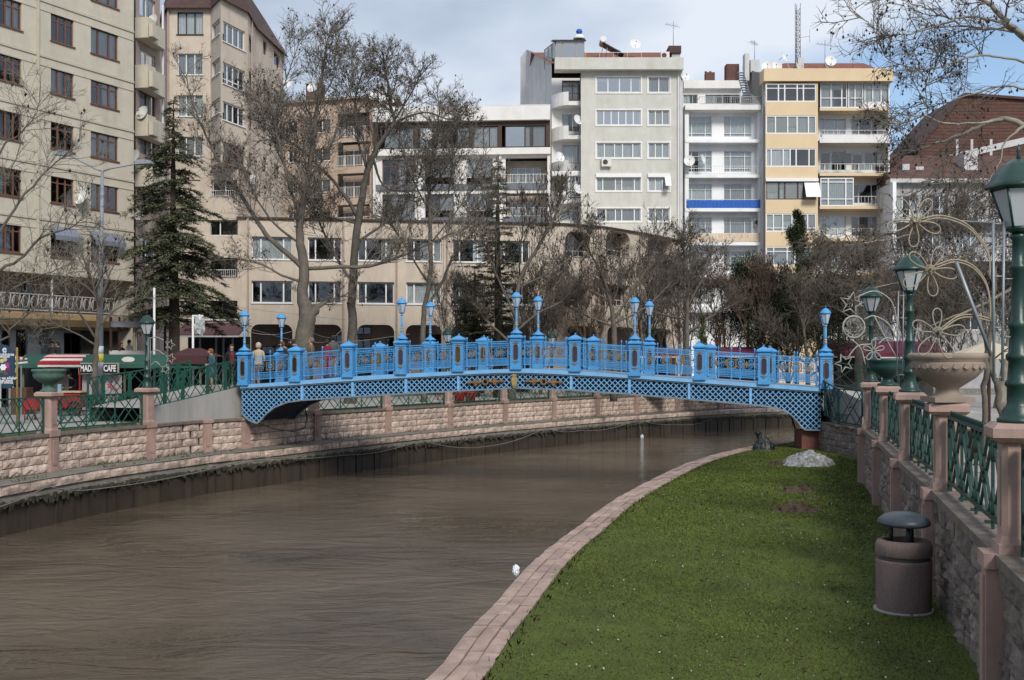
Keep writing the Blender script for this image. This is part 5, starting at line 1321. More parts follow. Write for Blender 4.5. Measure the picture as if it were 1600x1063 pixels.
# solar heater
o = thing('solar_heater', 'solar water heater with slanted panel and round tank on the grey block roof', 'solar heater', P(950, 80, 97)); k = 97 / 1700
mb = MB(); mb.box((-.5, -.2, -.2), (1.4, 1.2, -.1)); mb.v = [(x, y, zz_ + .9 - (x + .5) * .55) for x, y, zz_ in mb.v]; mb.obj('panel', M('dark_panel', (.04, .045, .05), .2, .1), o)
mb = MB(); mb.tube([(-.45, -.5, .95), (-.45, 1.2, .95)], .28, 10); mb.obj('tank', m_dish, o)
mb = MB(); [mb.tube([(x, 0, -.5), (x + .2, 0, .8 - (x + .5) * .5)], .03, 4) for x in (-.6, -.2, .8)]; mb.obj('stand', m_metal, o)
balcony_rail(Fac.uv(915, 95.4, 1003, 95.4, bE), 0, 4.9, 0, z(93), 1.0, bE, m_rail, pitch=1.1, side=False)
dish(P(992, 70, 98), R(10), .5, 'white dish standing on the red tiled roof of the grey block', 25); dish(P(1069.5, 120, 94), R(20), .42, 'white dish on the right edge of the grey block just under its fascia', 20)
ac_unit(fE, fE.a(939.5), z(261), .05, 'air conditioner with a red fan hub under a middle window of the grey block', .85, .72)
ac_unit(Fac.uv(1032, 96, 1045, 96), 0, z(84), .0, 'air conditioner on the grey block roof beside its chimney', .75, .65)
antenna(P(1052, 72, 97.5), 2.2, 'thin antenna mast rising from the chimney of the grey block', 4, .4)
for k, (v, w_) in enumerate(((188, 'second'), (246, 'third'), (296, 'fourth'))):
    dish(P([902, 874, 902][k], v, 94), R(35), .45, 'white dish on the %s balcony from the top of the grey block' % w_, 20)
# ============ F: white block
bF = thing('apartment_building', 'white block with long open balconies, one wrapped in blue tarpaulin', 'building')
fF = Fac.uv(1067, 95.5, 1191, 95.5, bF); z = lambda v: Z(v, 95.5); z4 = lambda v: Z(v, 94.3)
rF = [(182, 214, 217, 222), (236, 269, 272, 277), (288, 321, 325, 330), (340, 373, 378, 383), (393, 424, 430, 436), (446, 476, 482, 488)]
opF = []
for v0, v1, _, _ in rF:
    opF += [(fF.a(1071), z(v1), fF.a(1112), z(v0)), (fF.a(1131), z(v1), fF.a(1174), z(v0))]
fF.wall(GZ, z(168), opF, m_whiteb); fF.room(GZ, z(168), dep=1.5)
for k, o_ in enumerate(opF): window(fF, *o_, (1, 2.2, 1), m_fwhite, .25, sill=False, curtain=[.2, .2, .3, .9, .9, .9, .95, .95, .95, .95, .9, .9][k], low=.18, fw=.05)
for k, (v0, v1, s0, s1) in enumerate(rF):
    fF.box('balcony_slab', fF.a(1068), fF.a(1186), .0, .95, Z(s1, 94.3), Z(s0, 94.3), m_whiteb)
    a0, a1 = fF.a(1070), fF.a(1184)
    if k == 0:
        pass
    elif k == 2: 
        balcony_rail(fF, a0, a1, .88, Z(s0, 94.3), .78, bF, m_rail); mb = MB(); n = 40
        for i in range(n):
            x0_, x1_ = a0 + (a1 - a0) * i / n, a0 + (a1 - a0) * (i+1) / n; d0, d1 = .93 + .03 * (i % 2), .93 + .03 * ((i+1) % 2)
            mb.face([fF.w(x0_, d0, Z(s0 - .5, 94.3)), fF.w(x1_, d1, Z(s0 - .5, 94.3)), fF.w(x1_, d1, Z(s0 - 13, 94.3)), fF.w(x0_, d0, Z(s0 - 13 + rng.uniform(0, .6), 94.3))])
        mb.obj('tarpaulin', m_tarp, bF)
    elif k == 3:
        balcony_rail(fF, a0, a1, .88, Z(s0, 94.3), .78, bF, m_rail)
        for i in range(12): fF.box('screen_panel', a0 + (a1 - a0) * i / 12 + .02, a0 + (a1 - a0) * (i+1) / 12 - .02, 0.90, 0.92, Z(s0 - .8, 94.3), Z(s0 - 13.5, 94.3), M('faded_cream_screen', (.62, .50, .38), .8, .15, 3, stain=.4, stainc=(.4, .25, .12)))
    else: balcony_rail(fF, a0, a1, .88, Z(s0, 94.3), .75, bF, m_rail, pitch=.22)
for u in (1067.5, 1182): fF.box('party_wall', fF.a(u), fF.a(u) + .35, .0, .9, GZ, z(168), m_whiteb)
fF.box('downpipe', fF.a(1185), fF.a(1187.5), .6, .75, GZ, z(150), m_white)
fFt = Fac.uv(1067, 98.5, 1158, 98.5, bF); zt_ = lambda v: Z(v, 98.5)
opt = [(fFt.a(1067.5), zt_(162), fFt.a(1090), zt_(148)), (fFt.a(1102), zt_(162), fFt.a(1156), zt_(148))]
fFt.wall(z(168) - .3, zt_(128), opt, m_white); fFt.room(z(168), zt_(128), dep=1)
for o_ in opt: window(fFt, *o_, (1, 1, 1) if o_[2] - o_[0] < 2 else (1, 1, 1, 1), m_metal, 0, sill=False, curtain=.6)
fFt.box('roof_band', 0, fFt.len, -1, .5, zt_(140), zt_(128), m_white); fF.box('balcony_slab', 0, fF.a(1184), -3.0, 1.3, Z(172, 94.3), Z(164, 94.3), m_white)
balcony_rail(fF, fF.a(1090), fF.a(1184), 1.2, Z(164, 94.3), .72, bF, m_metal, pitch=.18)
mb = MB()                                       # metal stair on the terrace
for sx in (0, .6): mb.tube([(X(1150, 96) + sx, 95.6, Z(117, 96)), (X(1162, 96) + sx, 95.2, Z(163, 96))], .035, 4)
for i in range(12): q = i / 12; x = X(1150, 96) + (X(1162, 96) - X(1150, 96)) * q; zz_ = Z(117 + 46 * q, 96); mb.box((x, 95.2, zz_), (x + .6, 95.6, zz_ + .03))
mb.obj('metal_stair', m_metal, bF)
shell([fF], GZ, z(168), m_white, bF, 10)
MB().box((X(1135, 99), 99, zt_(130)), (X(1155, 99), 100, Z(100, 99))).obj('chimney', m_brickr, bF); MB().box((X(1103, 99), 99, zt_(130)), (X(1117, 99), 99.8, Z(113, 99))).obj('chimney', m_brickr, bF)
for u in (1104, 1111): MB().tube([(X(u, 99), 99.4, Z(113, 99)), (X(u, 99), 99.4, Z(110, 99))], .12, 6).obj('chimney_pot', m_tile, bF)
dish(P(1077, 252, 94), R(-5), .48, 'round white dish on the second balcony of the white block, left one', 15); dish(P(1097, 250, 94), R(60), .48, 'edge on white dish on the second balcony of the white block, right one', 15)
ac_unit(fF, fF.a(1178), z(353), .1, 'air conditioner on the white block beside the cream screened balcony', .5, .5)
# ============ G: apricot block
bG = thing('apartment_building', 'apricot and white apartment block with banded windows right of the white block', 'building')
fG = Fac.uv(1191, 94, 1388, 94, bG); z = lambda v: Z(v, 94); zi = lambda v: Z(v, 95.4)
fGl = Fac.uv(1196, 93.2, 1278, 93.2, bG); zl = lambda v: Z(v, 93.2)
rG = [(131, 159), (181, 209), (232, 260.5), (284, 312), (334, 362), (386, 415), (437, 465), (488, 516)]
opG = [(fGl.a(1197), zl(v1), fGl.a(1275), zl(v0)) for v0, v1 in rG]
fGl.wall(GZ, zl(131) + .05, opG, m_yel, depth=.14); fGl.room(GZ, zl(131), dep=1.1)
liG = [(1, .5, 1, .5, 1), (1, 1.3, 1, 1.2, .8), (.6, 1.4, .8, .7, 1.5, .8), (1.3, .6, 1.3, .6, 1.2), (.8, 1, 1, 1, .7, .9), (.8, 1.4, .8, 1.4, .8), (1, 1, 1, 1), (1, 1, 1, 1)]
for k, o_ in enumerate(opG): window(fGl, *o_, liG[k], m_fwhite if k != 3 else m_fdark, .25 if k in (0, 5) else 0, depth=.06, sill=False, curtain=[.1, .95, .2, 1, .95, .3, .9, .9][k], low=.2 if k == 4 else 0, blind=[0, .5, 0, 1, .5, 0, 0, 0][k], fw=.085)
fGl.box('shutter_box', 0, fGl.len, .02, .2, zl(284), zl(279), m_fwhite)
mb = MB(); mb.box((fGl.a(1256), .1, zl(310)), (fGl.a(1279), .14, zl(286))); mb.v = [fGl.w(x, y + (.7 if q < zl(300) else 0), q) for x, y, q in mb.v]; mb.obj('tilted_awning', m_fwhite, bG)
fG.box('roof_fascia', -.1, fG.len + .1, -.6, 1.05, z(131.5), z(112), m_yel)
fG.box('pier', 0, fG.a(1196), .0, .2, GZ, z(131), m_greyL)
fGr = Fac.uv(1278, 95.4, 1388, 95.4, bG)
opR = []
for k, (v0, v1) in enumerate(rG): opR += [(fGr.a(1281), zi(v1 + 6), fGr.a(1322), zi(v0 + 4)), (fGr.a(1330), zi(v1 + 6), fGr.a(1372), zi(v0 + 4))]
fGr.wall(GZ, z(131), opR, m_white); fGr.room(GZ, z(131), dep=1.1)
for k, o_ in enumerate(opR): window(fGr, *o_, (.6, 1.6, 1) if k % 2 == 0 else (1, 1.6, .8), m_fwhite, 0, sill=False, curtain=rng.random(), fw=.06)
for k, (v0, v1) in enumerate(rG):
    zb_ = z(v1 + 15.5); ztp = z(v1 + 11)
    mb_ = m_yel if k in (0, 2, 3, 4, 5) else m_white
    fG.box('balcony_slab', fG.a(1279), fG.len, -1.4, .35, zb_, ztp, mb_)
    if k == 0: window(fG, fG.a(1280), ztp, fG.a(1322), z(132), (2, 2, 1), m_fwhite, 0, depth=-.3, sill=False, low=.4, curtain=.2, fw=.08, blind=.5); window(fG, fG.a(1323.5), ztp, fG.a(1347), z(132), (1, 1.2), m_fwhite, 0, depth=-.3, sill=False, low=.4, curtain=.9, fw=.08); fG.box('white_infill', fG.a(1348), fG.len, .1, .25, ztp, z(162), m_fwhite); window(fG, fG.a(1349), z(162), fG.len, z(132), (1, 1, 1), m_fwhite, .25, depth=-.25, sill=False, curtain=1, fw=.08)
    elif k == 3: window(fG, fG.a(1280), ztp, fG.a(1332), z(v0 - 5), (1, 2.2, 1), m_fwhite, .15, depth=-.3, sill=False, curtain=1, low=.25, fw=.09); balcony_rail(fG, fG.a(1333), fG.len, .3, ztp, .85, bG, m_rail, pitch=.3)
    elif k == 1: fG.box('parapet', fG.a(1283), fG.len, .25, .33, ztp - .1, ztp + .45, m_white); balcony_rail(fG, fG.a(1281), fG.len, .3, ztp + .4, .45, bG, m_rail, pitch=.5)
    elif k == 2:
        balcony_rail(fG, fG.a(1280), fG.len, .3, ztp, .8, bG, m_rail, pitch=.4)
        for j, u in enumerate((1283, 1299, 1317, 1333, 1351)): fG.box('roller_blind', fG.a(u), fG.a(u + 12.5), .12, .14, z(258 - (j % 2) * 2), z(240 + (j % 2) * 3), M('charcoal_screen', (.05, .055, .06), .7, .1))
    else: balcony_rail(fG, fG.a(1280), fG.len, .3, ztp, .85, bG, m_rail, pitch=.16)
fG.box('end_wall', fG.len - .12, fG.len, -1.4, .36, GZ, z(131), m_white)
shell([fG], GZ, z(113), m_greyL, bG, 11)
zt_ = z(112) + .02; mb = MB(); x0, x1 = X(1186, 94), X(1389, 94)
mb.face([(x0, 94.5, zt_), (x1, 94.5, zt_), (X(1350, 99), 99, Z(99, 99)), (X(1225, 99), 99, Z(99, 99))]); mb.face([(x1, 94.5, zt_), (x1, 104, zt_), (X(1350, 99), 99, Z(99, 99))]); mb.obj('tiled_roof', m_tile, bG)
MB().box((X(1247, 96), 96, zt_ - .1), (X(1256, 96), 96.8, Z(90, 96))).obj('chimney', m_greyL, bG); MB().box((X(1258, 99), 99, zt_), (X(1273, 99), 100, Z(103, 99))).obj('chimney', m_greyL, bG)
MB().box((X(1162, 98), 97.5, Z(128, 98)), (X(1169, 98), 98.4, Z(86, 98))).obj('chimney', m_greyL, bG); MB().box((X(1171, 98), 97.5, Z(115, 98)), (X(1185, 98), 98.6, Z(95.5, 98))).obj('chimney', m_greyL, bG)
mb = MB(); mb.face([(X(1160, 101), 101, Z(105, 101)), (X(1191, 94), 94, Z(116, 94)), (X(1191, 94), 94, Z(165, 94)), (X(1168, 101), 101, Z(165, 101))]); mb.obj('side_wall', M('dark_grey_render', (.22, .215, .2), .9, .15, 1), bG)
for k, (u, v) in enumerate(((1199, 105), (1213, 105.5), (1223, 90), (1231, 106), (1245, 106), (1297.5, 96.5), (1290, 104))):
    dish(P(u, v, 94.6), [R(-12), R(-12), R(50), R(70), R(65), R(0), R(60)][k], .5 if k != 2 else .45, 'white dish on the apricot block roof, %s from the left' % ['first', 'second', 'third and highest', 'fourth, seen edge on', 'fifth, seen edge on', 'sixth, right of the mast', 'seventh, seen edge on'][k], 20)
antenna(P(1179, 96, 97.8), 1.9, 'antenna above the twin chimneys of the white block', 5, .9); antenna(P(1289, 104, 95.5), 2.3, 'antenna at the right end of the apricot block roof', 4, .2)
# lattice mast
o = thing('radio_mast', 'tall triangular lattice radio mast on the apricot block roof', 'radio mast', P(1246, 100, 98)); H = Z(6, 98) - Z(100, 98); mb = MB(); s_ = .26
cs = [(s_ * math.cos(t), s_ * math.sin(t)) for t in (R(90), R(210), R(330))]
for x, y in cs: mb.tube([(x, y, -1), (x, y, H)], .035, 4)
for i in range(int(H / .5)):
    for j in range(3): a, b_ = cs[j], cs[(j+1) % 3]; mb.tube([(*a, i*.5), (*b_, i*.5 + .5)], .02, 3); mb.tube([(*b_, i*.5), (*a, i*.5 + .5)], .02, 3); mb.tube([(*a, i*.5), (*b_, i*.5)], .02, 3)
mb.tube([(0, 0, H*.43), (1.1, 0, H*.46)], .02, 3); mb.tube([(1.1, 0, H*.36), (1.1, 0, H*.58)], .02, 3); mb.obj('lattice', m_metal, o)
# ============ H: brick gable and low white block
bH = thing('brick_building', 'old red brick building with a steep gable behind the right hand trees', 'building')
Yh = 104; gp = [(1432, 300), (1447, 222), (1507, 152), (1700, 152), (1700, 300)]
mb = MB(); mb.prism([(X(u, Yh), Z(v, Yh)) for u, v in [(1425, 600), (1435, 232), (1507, 150), (1760, 168), (1760, 600)]], Yh, Yh + 10, lambda a, d, b_: (a, d, b_)); fixn(mb.obj('gable_wall', m_brickr, bH))
# brick courses in relief where they can be told apart
mb = MB(); zc = Z(300, Yh); k = 0
while zc < Z(156, Yh):
    v = V0 + (EYE - zc) / Yh * F
    ul = 1440 + max(0, (222 - v)) * .93; mb.box((X(ul, Yh), Yh - .03, zc), (X(1700, Yh), Yh, zc + .16)); zc += .32
mb.obj('brick_course', M('brick_course', (.095, .048, .038), .9, .3, 3), bH)
for u in (1493, 1516, 1546): MB().box((X(u, Yh), Yh - .09, Z(300, Yh)), (X(u + 4, Yh), Yh - .02, Z(218, Yh))).obj('concrete_post', m_greyL, bH)
mb = MB(); mb.prism([(X(1440, Yh), Z(262, Yh)), (X(1600, Yh), Z(225, Yh)), (X(1600, Yh), Z(215, Yh)), (X(1440, Yh), Z(252, Yh))], Yh - .1, Yh - .02, lambda a, d, b_: (a, d, b_)); mb.obj('concrete_band', m_greyL, bH)
mb = MB(); mb.prism([(X(1428, Yh), Z(240, Yh)), (X(1506, Yh), Z(150, Yh)), (X(1506, Yh), Z(146, Yh)), (X(1424, Yh), Z(238, Yh))], Yh - .3, Yh + 10.2, lambda a, d, b_: (a, d, b_)); mb.prism([(X(1506, Yh), Z(150, Yh)), (X(1760, Yh), Z(168, Yh)), (X(1760, Yh), Z(164, Yh)), (X(1506, Yh), Z(146, Yh))], Yh - .3, Yh + 10.2, lambda a, d, b_: (a, d, b_)); mb.obj('roof', m_mans, bH)
bI = thing('low_building', 'low white building with a red tiled roof behind the light flowers', 'building')
fI = Fac.uv(1391, 92, 1760, 92, bI); z = lambda v: Z(v, 92)
opI = [(fI.a(u0), z(v1), fI.a(u1), z(v0)) for v0, v1 in ((306, 338), (366, 398), (426, 458), (486, 516)) for u0, u1 in ((1398, 1435), (1447, 1480), (1492, 1530), (1545, 1590))]
fI.wall(GZ, z(287), opI, M('weathered_white', (.36, .36, .36), .85, .15, 1.2, stain=.5)); fI.room(GZ, z(287))
for o_ in opI: window(fI, *o_, (1, 1, 1), m_fwhite, 0, sill=False, curtain=rng.random())
for v in (345, 405, 465): fI.box('balcony_slab', 0, fI.len, 0, 1.0, z(v + 5), z(v), m_greyL); balcony_rail(fI, 0, fI.len, .95, z(v), .85, bI, m_rail, pitch=.25)
fI.box('cornice', -.2, fI.len, -.5, .6, z(287), z(281), m_greyL); fI.box('pier', -.1, .2, .0, .9, GZ, z(287), m_whiteb)
mb = MB(); x0, x1 = X(1391, 92), X(1760, 92); mb.face([(x0, 91.8, z(281)), (x1, 91.8, z(281)), (x1, 99, Z(243, 99)), (x0, 99, Z(243, 99))]); mb.face([(x0, 91.8, z(281)), (x0, 99, Z(243, 99)), (x0, 99, z(281))]); mb.obj('tiled_roof', M('old_brown_tile', (.10, .052, .042), .9, .3, 2, .3, 12, stain=.5), bI)
for u, u2, v in ((1407, 1418, 258), (1428, 1440, 262), (1503, 1524, 238)): MB().box((X(u, 95), 94.5, Z(290, 95)), (X(u2, 95), 96, Z(v, 95))).obj('chimney', m_greyL, bI)
shell([fI], GZ, z(287), m_whiteb, bI, 9)

# ============ long low arcade building
bJ = thing('arcade_building', 'long beige building with ground floor arches behind the bare trees', 'building')
fJ = [Fac.uv(372, 75.4, 880, 79, bJ), Fac.uv(880, 79, 945, 81, bJ), Fac.uv(945, 81, 1005, 85, bJ), Fac.uv(1005, 85, 1065, 91, bJ)]
def arch_wall(fc, z0, z1, arches, mat, parent, rr=.55, depth=.5):
    """ground floor wall with openings whose top corners are rounded; arches: (a0, a1, ztop)"""
    mb = MB(); a = 0
    for a0, a1, zt_ in arches + [(fc.len, fc.len, z1)]:
        if a0 > a: mb.face([fc.w(a, 0, z0), fc.w(a0, 0, z0), fc.w(a0, 0, z1), fc.w(a, 0, z1)])
        if a1 > a0:
            n = 6; L_ = [(a0 + rr * (1 - math.cos(math.pi/2*k/n)), zt_ - rr * (1 - math.sin(math.pi/2*k/n))) for k in range(n + 1)]; Rr = [(a1 - (p[0] - a0), p[1]) for p in L_][::-1]
            pts = L_ + Rr
            for p, q in zip(pts, pts[1:]):
                mb.face([fc.w(p[0], 0, p[1]), fc.w(q[0], 0, q[1]), fc.w(q[0], 0, z1), fc.w(p[0], 0, z1)]) if q[0] > p[0] + 1e-6 else None
                mb.face([fc.w(p[0], 0, p[1]), fc.w(p[0], -depth, p[1]), fc.w(q[0], -depth, q[1]), fc.w(q[0], 0, q[1])])
            for x in (a0, a1): mb.face([fc.w(x, 0, z0), fc.w(x, -depth, z0), fc.w(x, -depth, zt_ - rr), fc.w(x, 0, zt_ - rr)])
        a = a1
    return mb.obj('arcade_wall', mat, parent)
f0 = fJ[0]; zr = f0.z(600, 346); z_ar = f0.z(450, 498)
ar_u = [(392, 457), (480, 534), (558, 616), (634, 690), (706, 758), (776, 828)]
zat = f0.z(450, 507)
arch_wall(f0, GZ, z_ar, [(f0.a(a), f0.a(b_), zat) for a, b_ in ar_u], m_beige, bJ)
ops = []
for (a, b_) in ar_u:
    for v0, v1 in ((373, 408), (441, 475)): ops.append((f0.a(a + 1), f0.z(600, v1), f0.a(b_), f0.z(600, v0)))
f0.wall(z_ar, zr, ops, m_beige, depth=.35); f0.room(z_ar, zr, dep=1.6)
for k, o_ in enumerate(ops): window(f0, *o_, (.8, 2, .8), m_fwhite, 0, depth=.25, curtain=[.95, .1, .1, .1, .2, .1, .5, .5, .3, .3, .5, .2][k], fw=.08)
for a, b_ in zip([385] + [q[1] + 3 for q in ar_u], [389] + [q[1] + 8 for q in ar_u]): f0.box('pilaster', f0.a(a), f0.a(b_), .0, .12, GZ, zr, m_beige)
for u in (388, 473.5, 537, 620, 698): f0.box('downpipe', f0.a(u) - .05, f0.a(u) + .05, .12, .22, GZ, zr, m_beiged)
f0.box('roof_edge', -.1, f0.len + .1, -.4, .18, zr, zr + .12, m_fdark)
# loggia back wall with shop doors
lg = Fac(f0.w(0, -3.2, 0)[:2], f0.w(f0.len, -3.2, 0)[:2], bJ)
dps = [(lg.a(407, 0), GZ, lg.a(452), f0.z(450, 540)), (lg.a(515), GZ, lg.a(536), f0.z(450, 521)), (lg.a(556), f0.z(450, 521), lg.a(580), f0.z(450, 508)), (lg.a(556), GZ, lg.a(580), f0.z(450, 527)), (lg.a(604), GZ, lg.a(628), f0.z(450, 526)), (lg.a(660), GZ, lg.a(700), f0.z(450, 520))]
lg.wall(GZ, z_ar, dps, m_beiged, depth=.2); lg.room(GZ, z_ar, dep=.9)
for o_ in dps: window(lg, *o_, (1, 1), m_fdark, 0, sill=False, curtain=0)
mb = MB(); mb.face([f0.w(0, 0, z_ar), f0.w(f0.len, 0, z_ar), lg.w(lg.len, 0, z_ar), lg.w(0, 0, z_ar)]); mb.obj('loggia_ceiling', m_beiged, bJ)
for k, fc in enumerate(fJ[1:]):
    uA, uB = [(880, 945), (945, 1005), (1005, 1065)][k]; um = (uA + uB) / 2; vr = [343.5, 348, 357][k]
    opx = [[(861 + 22, 922, 363, 402)], [(947, 984, 364, 402)], [(1012, 1050, 368, 404)]][k]
    o2_ = [(fc.a(a), fc.z(um, v1), fc.a(b_), fc.z(um, v0)) for a, b_, v0, v1 in opx]; zt_ = fc.z(um, vr) if k else zr
    o3_ = [(fc.a(a), fc.z(um, 478), fc.a(b_), fc.z(um, 446)) for a, b_, _, _ in opx]
    fc.wall(z_ar, zr, o2_ + o3_, m_beige, depth=.9); fc.room(z_ar, zr, dep=1.4)
    for o_ in o2_ + o3_: window(fc, *o_, (1, 1, 1), m_fdark, 0, depth=.85, sill=False, curtain=0); balcony_rail(fc, o_[0] + .1, o_[2] - .1, .05, o_[1] - .1, .5, bJ, m_rail, pitch=.5)
    for o_ in o2_:
        mb = MB(); r_ = .7; n = 5
        for sg, ax in ((1, o_[0]), (-1, o_[2])):
            pts = [(ax, o_[3])] + [(ax + sg * r_ * (1 - math.cos(math.pi/2*q/n)), o_[3] - r_ * (1 - math.sin(math.pi/2*q/n))) for q in range(n + 1)][::-1]
            mb.prism(pts, -.3, .004, lambda a, d, b_: fc.w(a, d, b_))
        fixn(mb.obj('corner_fillet', m_beige, bJ))
    aa = [(fc.a(uA + 4), fc.a(uB - 14), zat)] if k < 2 else [(fc.a(1012), fc.a(1050), zat)]
    arch_wall(fc, GZ, z_ar, aa, m_beige, bJ); fc.box('shop_back', 0, fc.len, -3, -2.8, GZ, z_ar, m_brickr if k == 0 else m_beiged)
    fc.box('roof_edge', 0, fc.len, -.4, .18, zr, zr + .12, m_fdark); fc.box('downpipe', fc.a(uB - 6) - .05, fc.a(uB - 6) + .05, .02, .12, GZ, zr, m_beiged)
shell(fJ, GZ, zr - .01, m_beige, bJ, 7)
# ------------------------------------------------------------ trees
m_bark = M('plane_bark', (.12, .105, .085), .9, .3, 4, .6, 20, stain=.5, stainc=(.08, .07, .055))
m_barkp = M('pale_plane_bark', (.27, .25, .205), .9, .25, 4, .4, 20, stain=.5, stainc=(.14, .12, .09))
m_twig = M('twigs', (.17, .15, .125), .95, .3, 3)
m_twigd = M('dark_twigs', (.115, .098, .080), .95, .3, 3)
m_twigr = M('reddish_twigs', (.125, .088, .065), .95, .35, 3)
m_seed = M('seed_balls', (.035, .024, .016), .95, .3, 5)
m_leafd = M('dry_leaves', (.09, .045, .025), .95, .4, 5)
m_need = M('cedar_needles', (.13, .15, .078), .9, .4, 1.5)
m_needd = M('dark_needles', (.040, .058, .026), .9, .5, 1.5)
m_needy = M('olive_needles', (.080, .092, .03), .9, .5, 1.5)
m_ever = M('evergreen_foliage', (.055, .074, .026), .9, .5, 2)
nrg = np.random.default_rng(11)
class Seg:
    """batch of straight twig segments turned into thin three-sided tubes"""
    def __init__(s): s.a = []; s.b = []; s.ra = []; s.rb = []
    def path(s, pts, r0, r1):
        n = len(pts) - 1
        for i in range(n):
            s.a.append(pts[i]); s.b.append(pts[i+1]); s.ra.append(r0 + (r1 - r0) * i / n); s.rb.append(r0 + (r1 - r0) * (i + 1) / n)
    def obj(s, name, mat, parent, loc=(0, 0, 0)):
        if not s.a: return None
        A, B = np.array(s.a, float), np.array(s.b, float); ra, rb = np.array(s.ra)[:, None], np.array(s.rb)[:, None]
        d = B - A; d /= np.maximum(1e-9, np.linalg.norm(d, axis=1))[:, None]
        up = np.where(np.abs(d[:, 2:3]) < .9, np.array([[0, 0, 1.]]), np.array([[1., 0, 0]])); x = np.cross(d, up); x /= np.linalg.norm(x, axis=1)[:, None]; y = np.cross(d, x)
        V = []
        for C, r in ((A, ra), (B, rb)):
            for k in range(3):
                t = 2 * math.pi * k / 3; V.append(C + x * math.cos(t) * r + y * math.sin(t) * r)
        V = np.stack(V, 1).reshape(-1, 3); n = len(A); base = (np.arange(n) * 6)[:, None, None]
        Fq = np.array([[0, 1, 4, 3], [1, 2, 5, 4], [2, 0, 3, 5]])[None] + base
        return np_mesh(name, V, Fq.reshape(-1, 4), mat, parent, loc, smooth=True)
def np_mesh(name, V, Fc, mat, parent=None, loc=None, smooth=False):
    me = bpy.data.meshes.new(name); k = Fc.shape[1]; n = len(Fc)
    me.vertices.add(len(V)); me.vertices.foreach_set('co', V.astype(np.float32).ravel()); me.loops.add(n * k); me.loops.foreach_set('vertex_index', Fc.astype(np.int32).ravel())
    me.polygons.add(n); me.polygons.foreach_set('loop_start', np.arange(0, n * k, k, dtype=np.int32)); me.polygons.foreach_set('loop_total', np.full(n, k, dtype=np.int32))
    if smooth: me.polygons.foreach_set('use_smooth', np.ones(n, bool))
    me.update(calc_edges=True); me.materials.append(mat); return link(name, me, parent, loc)
def blobs(name, pts, r, mat, parent, zs=1.0):
    """small octahedra (seed balls, catkins)"""
    if not len(pts): return None
    C = np.array(pts); n = len(C); rr = nrg.uniform(.6, 1.3, (n, 1)) * r
    D = np.array([[1, 0, 0], [-1, 0, 0], [0, 1, 0], [0, -1, 0], [0, 0, zs], [0, 0, -zs]], float)
    V = (C[:, None] + D[None] * rr[:, None]).reshape(-1, 3); T = np.array([[0, 2, 4], [2, 1, 4], [1, 3, 4], [3, 0, 4], [2, 0, 5], [1, 2, 5], [3, 1, 5], [0, 3, 5]])
    return np_mesh(name, V, (T[None] + (np.arange(n) * 6)[:, None, None]).reshape(-1, 3), mat, parent)
def flakes(name, C, D, ln, wd, mat, parent, jitter=.5):
    """small pointed leaf/needle faces at C along D"""
    C, D = np.array(C), np.array(D, float); n = len(C); D = D + nrg.normal(0, jitter, (n, 3)); D /= np.linalg.norm(D, axis=1)[:, None]
    S = np.cross(D, nrg.normal(0, 1, (n, 3))); S /= np.linalg.norm(S, axis=1)[:, None]; l = nrg.uniform(.6, 1.3, (n, 1)) * ln; w = nrg.uniform(.6, 1.3, (n, 1)) * wd
    V = np.stack([C - S * w * .5, C + D * l * .5 - S * w * .2 + S * w * .8, C + D * l, C + S * w * .5 - D * l * .1], 1).reshape(-1, 3)
    return np_mesh(name, V, np.arange(4 * n).reshape(-1, 4), mat, parent)
def walk(p, d, L, n, jit, upf, r_):
    pts = [tuple(p)]; p = Vector(p); d = Vector(d).normalized(); s_ = L / n
    for i in range(n):
        d = (d + Vector((r_.gauss(0, jit), r_.gauss(0, jit), r_.gauss(0, jit) + upf))).normalized(); p = p + d * s_; pts.append(tuple(p))
    return pts
def sprout(seg, pts, L, lev, maxlev, r0, r_, ends, par):
    """children from a polyline pts of length L"""
    if lev > maxlev: return
    nch = par['n'][lev - 1]; nch = max(1, int(nch * r_.uniform(.7, 1.3)))
    for _ in range(nch):
        t = r_.uniform(par.get('t0', .15), 1) ** .8 * (len(pts) - 1); i = min(int(t), len(pts) - 2); a, b_ = Vector(pts[i]), Vector(pts[i+1]); p = a.lerp(b_, t - i); d = (b_ - a).normalized()
        side = Vector((r_.gauss(0, 1), r_.gauss(0, 1), r_.gauss(0, .8))); side = (side - d * side.dot(d)).normalized()
        nd = d * par['fwd'] + side * par['side'] + Vector((0, 0, par['up'][lev - 1])); l = L * r_.uniform(.35, .8) * par['ratio'] * (1 - .45 * t / (len(pts) - 1)); l = max(.25, l)
        n = max(2, min(5, int(l / .4) + 1)); q = walk(p, nd, l, n, par['jit'], par['pull'], r_); r1 = max(par['rmin'], r0 * .55)
        seg.path(q, r1, max(par['rmin'] * .6, r1 * .35))
        if lev == maxlev or r_.random() < .25: ends.extend(q[1:])
        sprout(seg, q, l, lev + 1, maxlev, r1, r_, ends, par)
BARE = dict(n=(9, 8, 5), fwd=.75, side=.85, up=(.3, .2, .12), ratio=1.0, jit=.13, pull=.05, rmin=.010)
